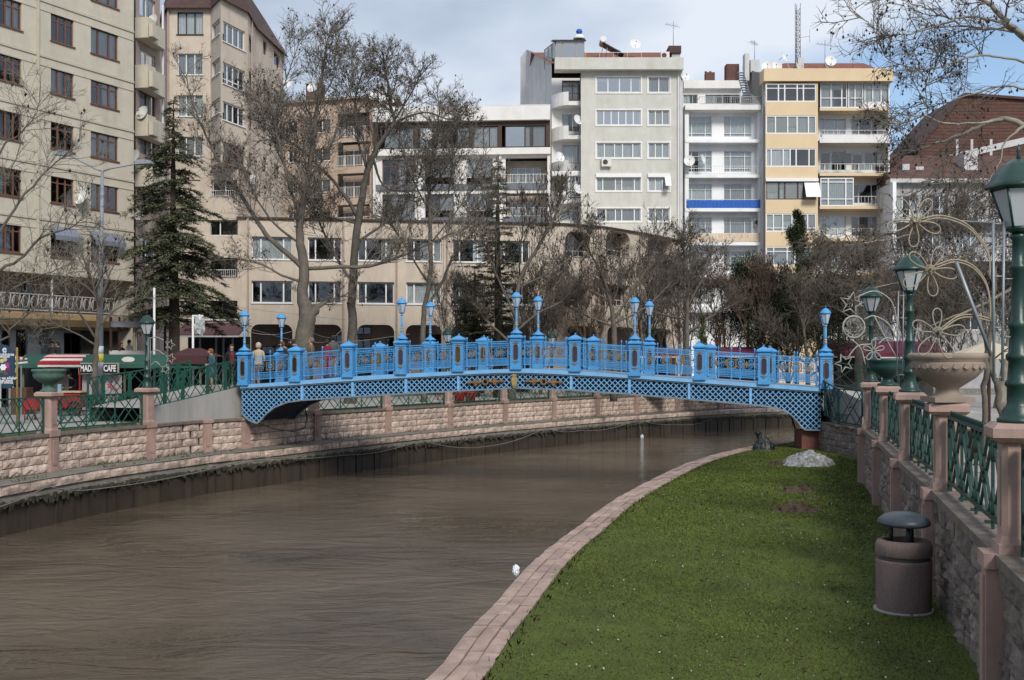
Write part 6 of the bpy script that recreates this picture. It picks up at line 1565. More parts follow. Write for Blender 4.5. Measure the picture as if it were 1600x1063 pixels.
def bare_tree(label, y, limbs, seed, trunk_mat=None, twig_mat=None, seeds=.12, seed_r=.05, par=None, maxlev=3, limbn=(9,), ground=ZL, name='bare_tree', cat='tree', dy=1.6, leaf=None, spread=None, zs=1.3, group='bare trees along the river'):
    """limbs: list of pixel polylines [(u, v, width_px), ...]; first one is the trunk"""
    r_ = random.Random(seed); pr_ = dict(BARE); pr_.update(par or {}); u0, v0 = limbs[0][0][0], limbs[0][0][1]
    base = Vector((X(u0, y), y, ground)); root = thing(name, label, cat, base, 0, group)
    mb = MB(); seg = Seg(); ends = []; k = y / F
    for li, limb in enumerate(limbs):
        off = 0 if li == 0 else r_.uniform(-dy, dy); n_ = len(limb); pts = []; rad = []
        for i, (u, v, w) in enumerate(limb):
            yy = y + off * i / max(1, n_ - 1); pts.append(Vector(P(u, v, yy)) - base); rad.append(max(.010, w / 2 * k * (.92 if li == 0 else .72)))
        if li == 0: pts[0].z = -.1
        sm = smooth_pl(pts, 4); rs = []
        for i in range(len(sm)): t = i / 4; j = min(int(t), n_ - 2); rs.append(rad[j] + (rad[j+1] - rad[j]) * (t - j))
        sm = [p + Vector((r_.gauss(0, 1), r_.gauss(0, 1), r_.gauss(0, .5))) * (.02 if i else 0) for i, p in enumerate(sm)]
        mb.tube(sm, rs, 8 if rad[0] > .12 else 5)
        L_ = sum((b_ - a).length for a, b_ in zip(sm, sm[1:])); st = int(len(sm) * .42) if li == 0 else len(sm) // 8
        if (spread or 1) > 0: 
            pp = dict(pr_); pp['n'] = (int(pr_['n'][0] * max(1, L_ / 2.2) * (spread or 1)),) + tuple(pr_['n'][1:])
            sprout(seg, [tuple(p) for p in sm[st:]], min(L_ * .8, 1.45 * pr_.get('lmax', 3.2)), 1, maxlev, min(.05, rs[-1] * 1.5 + .012), r_, ends, pp)
    mb.obj('trunk', trunk_mat or m_bark, root); seg.obj('crown', twig_mat or m_twig, root)
    if seeds and ends:
        pick = [Vector(e) - Vector((0, 0, r_.uniform(0, .12))) for e in ends if r_.random() < seeds]
        blobs('seed_balls', [tuple(p) for p in pick], seed_r, m_seed, root, zs)['kind'] = 'stuff'
    if leaf and ends:
        pick = [e for e in ends if r_.random() < leaf[0]]
        flakes('dry_leaves', pick, [(0, 0, -1)] * len(pick), leaf[1], leaf[1] * .6, m_leafd, root, .6)['kind'] = 'stuff'
    return root
bare_tree('massive knotty plane tree whose broken trunk rises behind the left lamps of the bridge', 57, [
    [(470, 640, 38), (472, 590, 34), (474, 550, 33), (476, 520, 31), (481, 492, 28), (473, 462, 19), (475, 418, 17), (469, 372, 14), (469, 345, 12), (480, 285, 10), (489, 225, 8), (496, 168, 6), (508, 90, 4), (515, 45, 2)],
    [(476, 420, 12), (450, 398, 11), (420, 372, 10), (398, 340, 9), (366, 288, 7.5), (340, 248, 6), (322, 212, 5), (300, 160, 3), (290, 115, 1.5)],
    [(482, 490, 26), (492, 486, 20), (495, 480, 15), (511, 472, 6), (539, 461, 3.5), (560, 440, 2)],
    [(482, 420, 9), (527, 418, 8.5), (567, 417, 8), (600, 410, 7), (637, 396, 5), (688, 373, 3.5), (730, 357, 2)],
    [(472, 350, 7), (455, 300, 6), (440, 240, 5), (430, 180, 3.5), (452, 110, 2.5), (470, 60, 1.5)], [(482, 280, 6), (510, 240, 5), (530, 190, 4), (548, 130, 2.5), (560, 90, 1.5)],
    [(468, 380, 6), (430, 350, 5), (395, 300, 3), (370, 240, 2)], [(478, 300, 5), (445, 260, 4), (420, 200, 3), (410, 150, 1.5)], [(498, 165, 4), (520, 120, 3), (525, 60, 1.5)], [(470, 440, 7), (440, 430, 5), (400, 410, 4), (360, 405, 2)]], 3, m_bark, seeds=.05, seed_r=.045, par=dict(lmax=2.8))
bare_tree('tall slender plane tree right of the knotty tree, forking high over the buildings', 59, [
    [(548, 640, 24), (549, 600, 19), (550, 540, 17), (550, 489, 14.5), (551, 441, 14), (556, 376, 13), (561, 334, 12.5), (572, 278, 11), (581, 249, 10.5), (595, 221, 8), (615, 193, 6.5), (610, 165, 5), (607, 131, 3.5), (598, 91, 2)],
    [(558, 338, 9), (541, 310, 8), (521, 283, 7), (493, 255, 6.5), (468, 232, 5.5), (442, 215, 4), (417, 182, 2.5), (400, 150, 1.5)],
    [(615, 193, 5), (634, 184, 5), (668, 176, 4), (699, 186, 3), (735, 190, 1.5)], [(553, 441, 8), (539, 424, 7), (522, 396, 6), (499, 348, 4), (485, 310, 2)], [(583, 248, 7), (600, 290, 4), (640, 300, 3), (680, 290, 1.5)],
    [(575, 270, 6), (560, 220, 5), (555, 160, 3.5), (570, 100, 2)], [(605, 205, 5), (640, 150, 3.5), (660, 110, 2)], [(556, 380, 7), (600, 350, 5), (640, 310, 4), (660, 260, 2)], [(560, 350, 6), (520, 340, 4), (480, 330, 2.5)]], 5, M('dark_bark', (.085, .075, .062), .9, .3, 4, .5, 20), m_twigd, seeds=.06, seed_r=.045)
bare_tree('vase shaped bare tree between the second pair of bridge lamps', 61, [
    [(662, 640, 12), (662, 560, 10), (661, 503, 9), (667, 461, 8), (673, 404, 7), (671, 320, 6), (671, 278, 5), (680, 220, 3), (690, 150, 1.5)],
    [(660, 489, 7), (688, 447, 6.5), (707, 404, 5.5), (744, 357, 4), (764, 326, 2.5), (775, 290, 1.5)], [(671, 330, 4), (640, 270, 3), (625, 210, 1.5)], [(672, 300, 4), (705, 250, 3), (740, 190, 1.5)], [(668, 440, 5), (630, 380, 4), (600, 330, 2)], [(673, 380, 4), (720, 320, 3), (750, 250, 2)], [(670, 350, 4), (700, 300, 3), (715, 180, 1.5)]], 8, m_bark, m_twig, seeds=.05, seed_r=.04)
bare_tree('dark bare tree with catkins just left of the crown lamps of the bridge', 66, [
    [(800, 640, 14), (802, 560, 12), (806, 500, 9), (812, 437, 7), (841, 385, 5.5), (865, 340, 4), (880, 305, 2)], [(806, 500, 7), (780, 440, 5), (760, 390, 3), (748, 340, 2)], [(810, 450, 5), (850, 430, 4), (895, 400, 3), (920, 360, 1.5)],
    [(804, 520, 6), (840, 490, 5), (880, 470, 3), (910, 440, 1.5)], [(812, 430, 4), (815, 370, 3), (830, 310, 1.5)], [(802, 540, 6), (760, 500, 4), (730, 460, 2)]], 12, m_twigd, m_twigd, seeds=.10, seed_r=.04, par=dict(lmax=3.4, n=(9, 7, 4), up=(.5, .3, .2), pull=.09), zs=3, dy=2.5)
bare_tree('spreading bare tree right of the crown lamps, in front of the rounded windows', 67, [
    [(959, 640, 13), (960, 560, 11), (959, 510, 9), (951, 459, 6), (935, 420, 4), (915, 380, 2)], [(958, 500, 7), (985, 460, 5), (1010, 420, 4), (1030, 370, 2)], [(953, 470, 5), (900, 440, 4), (870, 400, 2)], [(955, 480, 5), (970, 430, 4), (965, 380, 2)], [(958, 510, 6), (910, 490, 4), (880, 475, 2)], [(960, 505, 5), (1010, 480, 4), (1050, 440, 2)]], 14, m_twigd, m_twigd, seeds=.07, seed_r=.045, par=dict(lmax=3.2, n=(9, 7, 4), up=(.5, .3, .2), pull=.08), dy=2.5, leaf=(.03, .11))
bare_tree('bare tree right of the third pair of bridge lamps', 69, [
    [(1074, 640, 12), (1074, 560, 9), (1073, 503, 7), (1075, 450, 4.5), (1070, 400, 3), (1065, 360, 1.5)], [(1073, 500, 5), (1045, 450, 4), (1025, 400, 2)], [(1074, 480, 5), (1100, 430, 4), (1115, 390, 2)], [(1073, 520, 5), (1120, 490, 4), (1160, 470, 2)], [(1073, 500, 5), (1030, 490, 4), (1000, 470, 2)]], 16, m_twigd, m_twigd, seeds=.05, par=dict(lmax=2.6, n=(9, 7, 4)), dy=2.5)
bare_tree('reddish brown shrub mass of thin upright stems right of the bridge crown', 73, [
    [(1185, 640, 9), (1186, 560, 8), (1188, 520, 5), (1190, 470, 3), (1192, 435, 1.5)], [(1186, 560, 6), (1160, 510, 4), (1145, 460, 2)], [(1187, 560, 6), (1215, 510, 4), (1235, 465, 2)], [(1186, 590, 6), (1240, 550, 4), (1275, 510, 2)], [(1185, 590, 5), (1140, 560, 4), (1110, 520, 2)], [(1187, 550, 4), (1200, 490, 3), (1215, 450, 1.5)], [(1187, 550, 4), (1175, 490, 3), (1170, 445, 1.5)]], 18, m_twigr, m_twigr, seeds=.05, par=dict(lmax=3.2, n=(11, 7, 5), up=(.9, .5, .4), pull=.12, rmin=.013), dy=3, leaf=(.10, .11), name='shrub', cat='shrub', group='shrubs behind the bridge')
bare_tree('dark tangled shrub beneath the cypress near the right end of the bridge', 68, [
    [(1262, 640, 9), (1262, 580, 8), (1258, 530, 5), (1250, 490, 3), (1245, 455, 1.5)], [(1262, 570, 6), (1290, 520, 4), (1310, 470, 2)], [(1262, 570, 5), (1225, 540, 4), (1200, 510, 2)], [(1262, 590, 5), (1310, 560, 4), (1350, 530, 2)]], 21, m_twigd, m_twigd, seeds=.05, par=dict(lmax=3.0, n=(11, 7, 5), up=(.6, .4, .3), pull=.08, rmin=.013), dy=3, leaf=(.07, .11), name='shrub', cat='shrub', group='shrubs behind the bridge')
# tangled undergrowth between the trees, each clump a shrub of its own
for k, (u, y, w, vt, lab) in enumerate(((725, 72, 44, 440, 'brown tangled shrub under the vase shaped tree'), (845, 74, 42, 430, 'brown tangled shrub right of the crown lamps'), (912, 76, 40, 445, 'brown tangled shrub in front of the rounded arcade corner'), (1010, 76, 44, 425, 'grey brown shrub left of the third lamp pair tree'), (1060, 78, 36, 400, 'grey brown shrub in front of the arcade end'), (1130, 77, 46, 430, 'reddish shrub in front of the white block foot'), (1230, 79, 42, 470, 'dark shrub below the broad evergreen'), (1290, 74, 44, 455, 'dark shrub left of the right end lamp'), (1420, 52, 40, 445, 'brown shrub between the two middle green lamps'), (1480, 50, 44, 430, 'brown shrub behind the lowest light flower'), (1580, 46, 50, 440, 'brown shrub behind the cream parasol'))):
    m_ = [m_twig, m_twigd, m_twigr][k % 3] if k != 5 else m_twigr
    bare_tree(lab, y, [[(u, 640, 6), (u, 590, 5), (u + 2, 530, 4), (u + rng.uniform(-8, 8), vt, 1.5)]] + [[(u + rng.uniform(-5, 5), 600, 4), (u + sx * w * .5, 545, 3), (u + sx * w * .8, (vt + 520) / 2, 2), (u + sx * w * rng.uniform(.6, 1), vt + rng.uniform(5, 40), 1.2)] for sx in (-1, -.4, .4, 1)], 60 + k, m_twigd, m_, seeds=.02, par=dict(lmax=3.0, n=(9, 7, 5), up=(.7, .4, .3), pull=.08, rmin=.010), dy=2, leaf=(.02, .10), name='shrub', cat='shrub', group='shrubs behind the bridge')
# left bank trees
bare_tree('young bare tree standing beside the street lamp at the left', 42.5, [
    [(147, 655, 12), (148, 600, 10.5), (150, 560, 9), (152, 520, 8), (154, 482, 6.5), (149, 455, 5), (138, 425, 4), (126, 395, 2)], [(154, 482, 5), (163, 450, 4), (176, 420, 3), (190, 385, 1.5)], [(151, 530, 6), (130, 498, 5), (116, 475, 4.5), (100, 445, 3), (88, 410, 1.5)],
    [(152, 515, 5), (175, 490, 4), (205, 470, 2.5), (225, 455, 1.2)], [(151, 540, 5), (115, 520, 3.5), (75, 500, 2)], [(150, 460, 4), (160, 420, 3), (158, 380, 1.5)]], 23, m_bark, m_twig, seeds=.02, par=dict(lmax=2.2, n=(7, 5, 3), rmin=.008), dy=1.6)
bare_tree('spreading bare tree reaching in from the left edge across the cream block', 39, [
    [(-70, 655, 26), (-68, 600, 22), (-62, 530, 19), (-55, 470, 15), (-50, 420, 12), (-45, 340, 8), (-40, 260, 5)],
    [(-58, 490, 9), (0, 422, 7), (28, 408, 6), (65, 371, 5), (107, 357, 3), (135, 338, 1.5)], [(-52, 430, 9), (0, 363, 7), (31, 315, 5.5), (70, 270, 4), (93, 250, 3), (125, 228, 1.5)], [(-48, 360, 6), (0, 237, 4.5), (28, 212, 3.5), (56, 181, 2), (62, 150, 1.2)],
    [(-66, 590, 8), (-30, 545, 6), (9, 529, 5), (17, 514, 4.5), (53, 482, 4), (78, 460, 3), (97, 440, 2), (118, 420, 1.2)], [(-58, 480, 7), (-10, 470, 5), (40, 440, 4), (80, 425, 2.5), (110, 412, 1.2)], [(-46, 350, 5), (-10, 310, 4), (20, 260, 2.5), (35, 220, 1.2)], [(-60, 520, 7), (-10, 500, 5), (30, 500, 3), (60, 520, 1.5)]], 25, m_bark, m_twig, seeds=.02, par=dict(lmax=2.4, n=(6, 5, 4), rmin=.008), dy=2)
# right bank trees
bare_tree('large plane tree whose seed hung branches reach in from the upper right corner', 24, [
    [(1705, 640, 62), (1700, 500, 56), (1690, 350, 50), (1680, 220, 44), (1672, 120, 36), (1668, 20, 26), (1665, -80, 18)],
    [(1670, 90, 16), (1600, 54, 12), (1579, 41, 11), (1566, 27, 10.5), (1543, 5, 10), (1525, -5, 8), (1500, -30, 5)], [(1600, 60, 7), (1566, 36, 6), (1534, 29, 5.5), (1507, 26, 5), (1480, 34, 4.5), (1448, 47, 4), (1414, 53, 3), (1374, 54, 2.5), (1355, 35, 1.8), (1338, 24, 1)],
    [(1672, 110, 10), (1600, 63, 7), (1579, 48, 6), (1539, 46, 5.5), (1507, 41, 4.5), (1484, 29, 4), (1448, 14, 3), (1408, 0, 2), (1385, -12, 1)], [(1674, 130, 10), (1600, 97, 6), (1561, 90, 5), (1530, 87, 4.5), (1498, 95, 4), (1466, 105, 3.5), (1426, 105, 3), (1385, 90, 2), (1374, 63, 1.2)],
    [(1680, 260, 22), (1600, 196, 15), (1566, 187, 12.5), (1536, 196, 10), (1502, 210, 8), (1466, 223, 6), (1430, 235, 3.5), (1400, 236, 2)], [(1566, 187, 7), (1520, 194, 5), (1475, 192, 4), (1440, 180, 3), (1410, 190, 2), (1390, 200, 1)], [(1602, 196, 8), (1572, 220, 4), (1560, 260, 3), (1540, 290, 1.5)],
    [(1676, 160, 9), (1610, 140, 6), (1560, 135, 4.5), (1510, 150, 3), (1460, 165, 2), (1435, 160, 1)], [(1674, 60, 8), (1620, 0, 6), (1580, -40, 4)], [(1450, 182, 3), (1448, 140, 2.2), (1462, 100, 1.5), (1455, 60, 1)]], 31, m_barkp, m_twigd, seeds=.10, seed_r=.026, ground=0, par=dict(lmax=1.5, n=(8, 7, 4), rmin=.0055, up=(.1, .0, -.05), ratio=.85), dy=1.6, group='bare trees on the right bank', zs=1.4)
bare_tree('bare tree with dense hanging twigs behind the light flowers at the right', 44, [
    [(1560, 640, 20), (1575, 560, 18), (1590, 480, 15), (1600, 420, 14), (1605, 360, 11), (1600, 300, 7)],
    [(1600, 440, 10), (1581, 451, 8), (1557, 464, 7), (1520, 483, 5.5), (1483, 498, 4), (1450, 510, 2)], [(1606, 350, 9), (1561, 321, 8), (1523, 328, 7), (1501, 338, 6.5), (1453, 357, 5.5), (1400, 372, 4), (1338, 382, 3), (1296, 384, 1.5)],
    [(1604, 380, 8), (1560, 385, 6), (1510, 400, 4.5), (1460, 420, 3.5), (1410, 440, 2.5), (1340, 455, 1.5)], [(1601, 320, 6), (1560, 290, 4), (1500, 285, 3), (1440, 290, 1.5)], [(1603, 360, 6), (1570, 340, 5), (1530, 300, 3), (1480, 300, 2)]], 33, m_barkp, m_twigd, seeds=.03, ground=0, par=dict(lmax=3.0, n=(11, 7, 5), up=(-.15, -.55, -.7), pull=-.10, rmin=.010, fwd=.6, jit=.13), dy=3, leaf=(.15, .09), group='bare trees on the right bank')
bare_tree('tangled hanging bare tree in front of the apricot block balconies', 58, [
    [(1345, 640, 16), (1342, 560, 14), (1338, 500, 11), (1335, 440, 8), (1335, 400, 5)], [(1336, 430, 6), (1310, 385, 5), (1285, 378, 3), (1262, 385, 1.5)], [(1336, 420, 6), (1365, 375, 5), (1400, 365, 3), (1440, 372, 1.5)], [(1337, 460, 6), (1300, 430, 4), (1270, 430, 2)], [(1337, 460, 6), (1380, 425, 4), (1420, 420, 3), (1470, 430, 2)], [(1335, 410, 4), (1340, 380, 3), (1350, 360, 1.5)], [(1338, 500, 6), (1300, 480, 4), (1280, 480, 2)], [(1338, 500, 6), (1390, 480, 4), (1440, 470, 2.5), (1500, 460, 1.5)]], 35, m_twigd, m_twigd, seeds=.02, ground=-.2, par=dict(lmax=2.8, n=(13, 7, 5), up=(.1, -.5, -.7), pull=-.10, rmin=.013, fwd=.6), dy=3, leaf=(.16, .11), group='bare trees on the right bank')
bare_tree('slim leaning bare tree behind the nearest right wall fence', 19, [[(1538, 668, 11), (1540, 620, 10), (1541, 575, 10), (1546, 530, 9), (1552, 480, 7), (1556, 420, 4)]], 37, m_bark, m_twig, seeds=0, ground=0, spread=.15, par=dict(lmax=.8, rmin=.005), group='bare trees on the right bank')
bare_tree('forked thin trunk leaning left behind the tall green lamp post', 22, [[(1572, 655, 12), (1563, 630, 11), (1556, 600, 11), (1548, 570, 9), (1540, 520, 7), (1534, 470, 4)]], 38, m_bark, m_twig, seeds=0, ground=0, spread=.15, par=dict(lmax=.8, rmin=.005), group='bare trees on the right bank')

# ---- conifers
def conifer(label, y, u, vtop, vbase, halfw, seed, mats, tiers=26, per=5, droop=.25, name='cedar_tree', dens=1.0, sizes=(.16, .035), wfun=None, trunk_px=14, ground=ZL, cat='tree', group='evergreens beyond the river'):
    r_ = random.Random(seed); root = thing(name, label, cat, (X(u, y), y, ground), 0, group); H = Z(vtop, y) - ground; z0 = Z(vbase, y) - ground; hw = halfw * y / F
    mb = MB(); tw = trunk_px * y / F / 2; mb.tube([(0, 0, 0), (.05, 0, H * .3), (-.03, 0, H * .6), (0, .02, H * .9), (0, 0, H)], [tw * 1.15, tw, tw * .65, tw * .25, .02], 8); mb.obj('trunk', M('conifer_bark', (.055, .042, .032), .95, .3, 5, .6, 20), root)
    seg = Seg(); C = [[], []]; D = [[], []]
    for k in range(tiers):
        f = k / (tiers - 1); z = z0 + (H - z0) * f ** .95; w = hw * (wfun(f) if wfun else (1 - f) ** .8 * (.75 + .25 * math.sin(f * 20)))
        for j in range(per):
            a = r_.uniform(0, 2 * math.pi); L_ = max(.15, w * r_.uniform(.6, 1.15)); dr = Vector((math.cos(a), math.sin(a), r_.uniform(.1, .3)))
            n = 6; pts = []; zj = z + r_.uniform(-.2, .2)
            for i in range(n + 1):
                t = i / n; pts.append((dr.x * L_ * t, dr.y * L_ * t, zj + L_ * (dr.z * t - droop * 1.8 * t * t)))
            seg.path(pts, .035 * max(.3, L_ / 3), .01)
            ns = int(L_ * 11 * dens) + 2
            for q in range(ns):
                t = (r_.uniform(.12, 1)) * n; i = min(int(t), n - 1); p = Vector(pts[i]).lerp(Vector(pts[i+1]), t - i); sd = Vector((-dr.y, dr.x, 0)) * r_.choice((-1, 1)); ll = (1.15 - t / n) * L_ * .38 * r_.uniform(.5, 1.1) + .12
                d = (sd + dr * .7 + Vector((0, 0, r_.uniform(-.35, .05)))).normalized(); m = max(3, int(ll / .085 * dens))
                e = p + d * ll + Vector((0, 0, -ll * droop)); seg.path([tuple(p), tuple(e)], .008, .004)
                g_ = 0 if r_.random() < .65 else 1
                for s_ in range(m):
                    x = p.lerp(e, (s_ + r_.random()) / m); C[g_].append((x.x, x.y, x.z + r_.uniform(-.03, .03))); D[g_].append((d.x, d.y, d.z - .1))
    seg.obj('branches', m_twigd, root)
    for g_ in (0, 1):
        if C[g_]: flakes('needles', C[g_], D[g_], sizes[0], sizes[1], mats[g_], root, .45)['kind'] = 'stuff'
    return root
conifer('tall dark cedar with layered drooping branches in front of the beige block', 58, 271, 158, 495, 104, 4, (m_need, m_need), tiers=24, per=7, droop=.26, dens=1.35, sizes=(.26, .065),
        wfun=lambda f: (1 - f) ** .6 * (.55 + .5 * abs(math.sin(f * 14 + .6))) * (1.05 if f < .75 else .8), trunk_px=17)
conifer('dark thin conifer tangled among bare trees left of the crown of the bridge', 68, 778, 250, 560, 66, 6, (m_needd, m_needy), tiers=32, per=7, droop=.1, dens=1.1, sizes=(.24, .06), wfun=lambda f: (1 - f) ** .7 * (.5 + .5 * abs(math.sin(f * 9))), name='conifer')
conifer('low dark conifer beneath the vase shaped bare tree', 69, 742, 420, 580, 55, 7, (m_needd, m_needy), tiers=14, per=7, droop=.05, dens=.8, sizes=(.24, .06), name='conifer', wfun=lambda f: .9 - .5 * f)
def bushy(label, y, u, v0, v1, hw, seed, mats, n=9000, name='evergreen', prof=None, ground=ZL, size=.17, cat='tree', group='evergreens beyond the river', clump=46):
    r_ = np.random.default_rng(seed); root = thing(name, label, cat, (X(u, y), y, ground), 0, group); z0, z1 = Z(v1, y) - ground, Z(v0, y) - ground; w = hw * y / F
    MB().tube([(0, 0, -.1), (.05, 0, z0 + (z1 - z0) * .4), (0, 0, z1 - .2)], [.14, .09, .02], 6).obj('trunk', m_twigd, root)
    cz = r_.uniform(0, 1, clump); ca = r_.uniform(0, 2 * math.pi, clump); prof = prof or (lambda f: (1 - f) ** .6)
    pw = np.array([prof(f) for f in cz]) * w; cr = np.sqrt(r_.uniform(.1, 1, clump)) * pw; CC = np.stack([cr * np.cos(ca), cr * np.sin(ca), z0 + (z1 - z0) * cz], 1)
    idx = r_.integers(0, clump, n); rad = (.30 * pw + .10)[idx][:, None]; Pn = CC[idx] + r_.normal(0, 1, (n, 3)) * rad * np.array([[.6, .6, .85]]); Dn = Pn - CC[idx] + np.array([[0, 0, .4]])
    h = r_.random(clump) < .6
    for g_ in (0, 1):
        k = h[idx] == (g_ == 0)
        if k.any(): flakes('foliage', Pn[k], Dn[k], size, size * .45, mats[g_], root, .5)['kind'] = 'stuff'
    return root
bushy('slim dark cypress rising in front of the apricot block', 71, 1245, 333, 545, 36, 41, (m_ever, m_needd), 15000, 'cypress', lambda f: (1 - f) ** .75 * .9 + .1)
bushy('rounded evergreen top in front of the white block lower floors', 74, 1168, 406, 540, 32, 42, (M('mid_evergreen', (.045, .065, .022), .9, .4, 2), m_ever), 11000, 'evergreen', lambda f: 1 - .4 * f)
bushy('broad dark evergreen between the white and the apricot block', 74, 1212, 424, 560, 46, 43, (m_ever, m_needd), 14000, 'evergreen', lambda f: 1 - .5 * f)
bushy('small bright green shrub behind the bridge railing', 64, 1096, 497, 545, 9, 44, (M('bright_green', (.07, .13, .03), .9, .3, 2), M('bright_green2', (.11, .12, .04), .9, .3, 2)), 1500, 'shrub', lambda f: 1 - .7 * f, size=.12, cat='shrub', clump=12, group='shrubs behind the bridge')
bushy('dark creeper covered evergreen at the right end of the bridge', 62, 1310, 440, 560, 45, 45, (m_needd, M('olive_brown_foliage', (.045, .035, .018), .9, .4, 2)), 7000, 'evergreen', lambda f: 1 - .3 * f, ground=-.2)

# ------------------------------------------------------------ grass of the lawn
def lawn_grass():
    n = 250000
    ys = nrg.uniform(0, 1, n * 2) ** 1.25 * 34 + 8.5
    el = np.array([[p.y, p.x] for p in ER]); fw = np.array([[p.y, p.x] for p in foot])
    o = np.argsort(el[:, 0]); lx = np.interp(ys, el[o, 0], el[o, 1]) + .0; fx = np.interp(ys, fw[:8, 0], fw[:8, 1]) - .10; fx = np.where(ys > 37, np.minimum(fx, 11.6), fx); fx = np.where(ys > 41.2, 10.7, fx)
    t = nrg.random(n * 2); xs = lx - .06 + (fx - lx) * t; ok = (fx > lx) & (nrg.random(n*2) < (fx - lx) / 9.5) ; pt = np.sin(xs*1.3+ys*.7)+np.sin(xs*.53-ys*1.1+2)+np.sin(xs*2.9+ys*2.1+1)*.6+np.sin(xs*4.7-ys*3.9)*.4; ok &= (nrg.random(n*2) < .74 + .16*pt); xs, ys = xs[ok][:n], ys[ok][:n]; n = len(xs)
    z = -1.56 + .14 * np.clip((ys - 20) / 20, 0, 1); C = np.stack([xs, ys, z], 1); k = np.clip(ys / 12, .8, 2.6)[:, None]
    a = nrg.uniform(0, 2*math.pi, n); S = np.stack([np.cos(a), np.sin(a), 0*a], 1) * .0065 * k * nrg.uniform(.5, 1.3, (n, 1)); lean = np.stack([nrg.normal(0, .016, n), nrg.normal(0, .016, n), nrg.uniform(.008, .022, n)], 1) * np.sqrt(k)
    V = np.stack([C - S, C + S, C + lean], 1).reshape(-1, 3); part = nrg.random(n)
    g1 = M('grass_blades', (.090, .122, .010), .8, .5, .35, stain=.6, stainc=(.085, .095, .015), rnd=0); g2 = M('grass_blades_dark', (.052, .072, .008), .8, .4, .9); g3 = M('dry_grass_blades', (.13, .125, .055), .8, .3, .9)
    root = thing('grass', None, None); bpy.data.objects.remove(root)
    obs = []
    me = bpy.data.meshes.new('grass'); Fc = np.arange(3*n).reshape(-1, 3); o_ = np_mesh('grass', V, Fc, g1)
    o_.data.materials.append(g2); o_.data.materials.append(g3); mi = np.where(part < .5, 0, np.where(part < .95, 1, 2)).astype(np.int32); o_.data.polygons.foreach_set('material_index', mi); o_.data.update()
    tag(o_, kind='stuff')
lawn_grass()
# scattered litter and leaves on the lawn
def litter():
    n = 900; L1, C1 = [], []
    ys = nrg.uniform(9.5, 30, n); el = np.array([[p.y, p.x] for p in ER]); o = np.argsort(el[:, 0]); lx = np.interp(ys, el[o, 0], el[o, 1]) + .2; fw = np.array([[p.y, p.x] for p in foot]); fx = np.interp(ys, fw[:7, 0], fw[:7, 1]) - .4
    xs = lx + (fx - lx) * nrg.random(n) ** .7; z = -1.56 + .14 * np.clip((ys - 20) / 20, 0, 1) + .035; C = np.stack([xs, ys, z], 1); D = np.stack([nrg.normal(0, 1, n), nrg.normal(0, 1, n), nrg.normal(0, .25, n)], 1)
    k = nrg.random(n)
    for nm, m, s_, sel in (('white_scraps', M('white_scrap', (.45, .46, .42), .8, .1), .05, k < .5), ('dead_leaves', m_leafd, .07, k >= .5)):
        flakes(nm, C[sel], D[sel], s_, s_ * .5, m, None, .1)['kind'] = 'stuff'
litter()
# weeds along the foot of the far wall, on its coping and along the near edging
def weeds():
    C = []
    for _ in range(2600):
        t = rng.random() ** 1.5 * (len(WL) - 30); p = at(WL, t); d = tan_at(WL, t); k = rng.random()
        if math.sin(t * .9) + math.sin(t * .37 + 1) < -.2: continue
        if k < .5: C.append((p.x + d.y * .1 + rng.uniform(-.05, .1), p.y - d.x * .1, ZLED + .01))
        elif k < .8: C.append((p.x - d.y * .35, p.y + d.x * .35, ZCL + .0))
        else: C.append((p.x + d.y * .8 + rng.uniform(-.1, .1), p.y - d.x * .8, ZLED - .01))
    for i, p in enumerate(ER):
        if 9 < p.y < 45:
            for _ in range(14): C.append((p.x + rng.uniform(.0, .16), p.y + rng.uniform(-.3, .3), lawn_z(p) - .05))
    flakes('weeds', C, [(0, 0, 1)] * len(C), .13, .04, M('weeds', (.085, .11, .03), .9, .4, 3), None, .45)['kind'] = 'stuff'
weeds()
# ------------------------------------------------------------ things on the lawn
m_agg = M('exposed_aggregate', (.20, .145, .13), .9, .25, 60, .5, 120, stain=.3)
y = 15.4; bx = X(1412, y); gz = -1.56
o = thing('litter_bin', 'round pink aggregate litter bin with a dark domed lid on the lawn', 'litter bin', (bx, y, gz))
mb = MB(); mb.lathe([(.36, 0), (.365, .04), (.375, .10), (.38, .70), (.375, .735)], 32); mb.obj('body', m_agg, o)
mb = MB(); mb.lathe([(.345, .73), (.345, .79)], 32); mb.obj('band', M('band_grey', (.10, .10, .095), .6, .1), o)
mb = MB(); mb.lathe([(.375, .785), (.385, .80), (.385, .93), (.365, .985), (.32, 1.01), (.27, 1.0), (.25, .92)], 32); mb.obj('rim', m_agg, o)
for a in (30, 150, 270): MB().tube([(.17 * math.cos(R(a)), .17 * math.sin(R(a)), .9), (.17 * math.cos(R(a)), .17 * math.sin(R(a)), 1.26)], .028, 8).obj('post', M('bin_post', (.015, .02, .025), .5), o)
mb = MB(); mb.lathe([(.15, 1.20), (.33, 1.205), (.36, 1.225), (.365, 1.25), (.34, 1.30), (.27, 1.35), (.17, 1.385), (.06, 1.40), (.0, 1.402)], 32); mb.obj('lid', M('slate_lid', (.045, .058, .072), .4, .15, 8), o)
mb = MB(); mb.lathe([(.41, 0), (.41, .03)], 24); mb.obj('base_slab', m_conc, o)
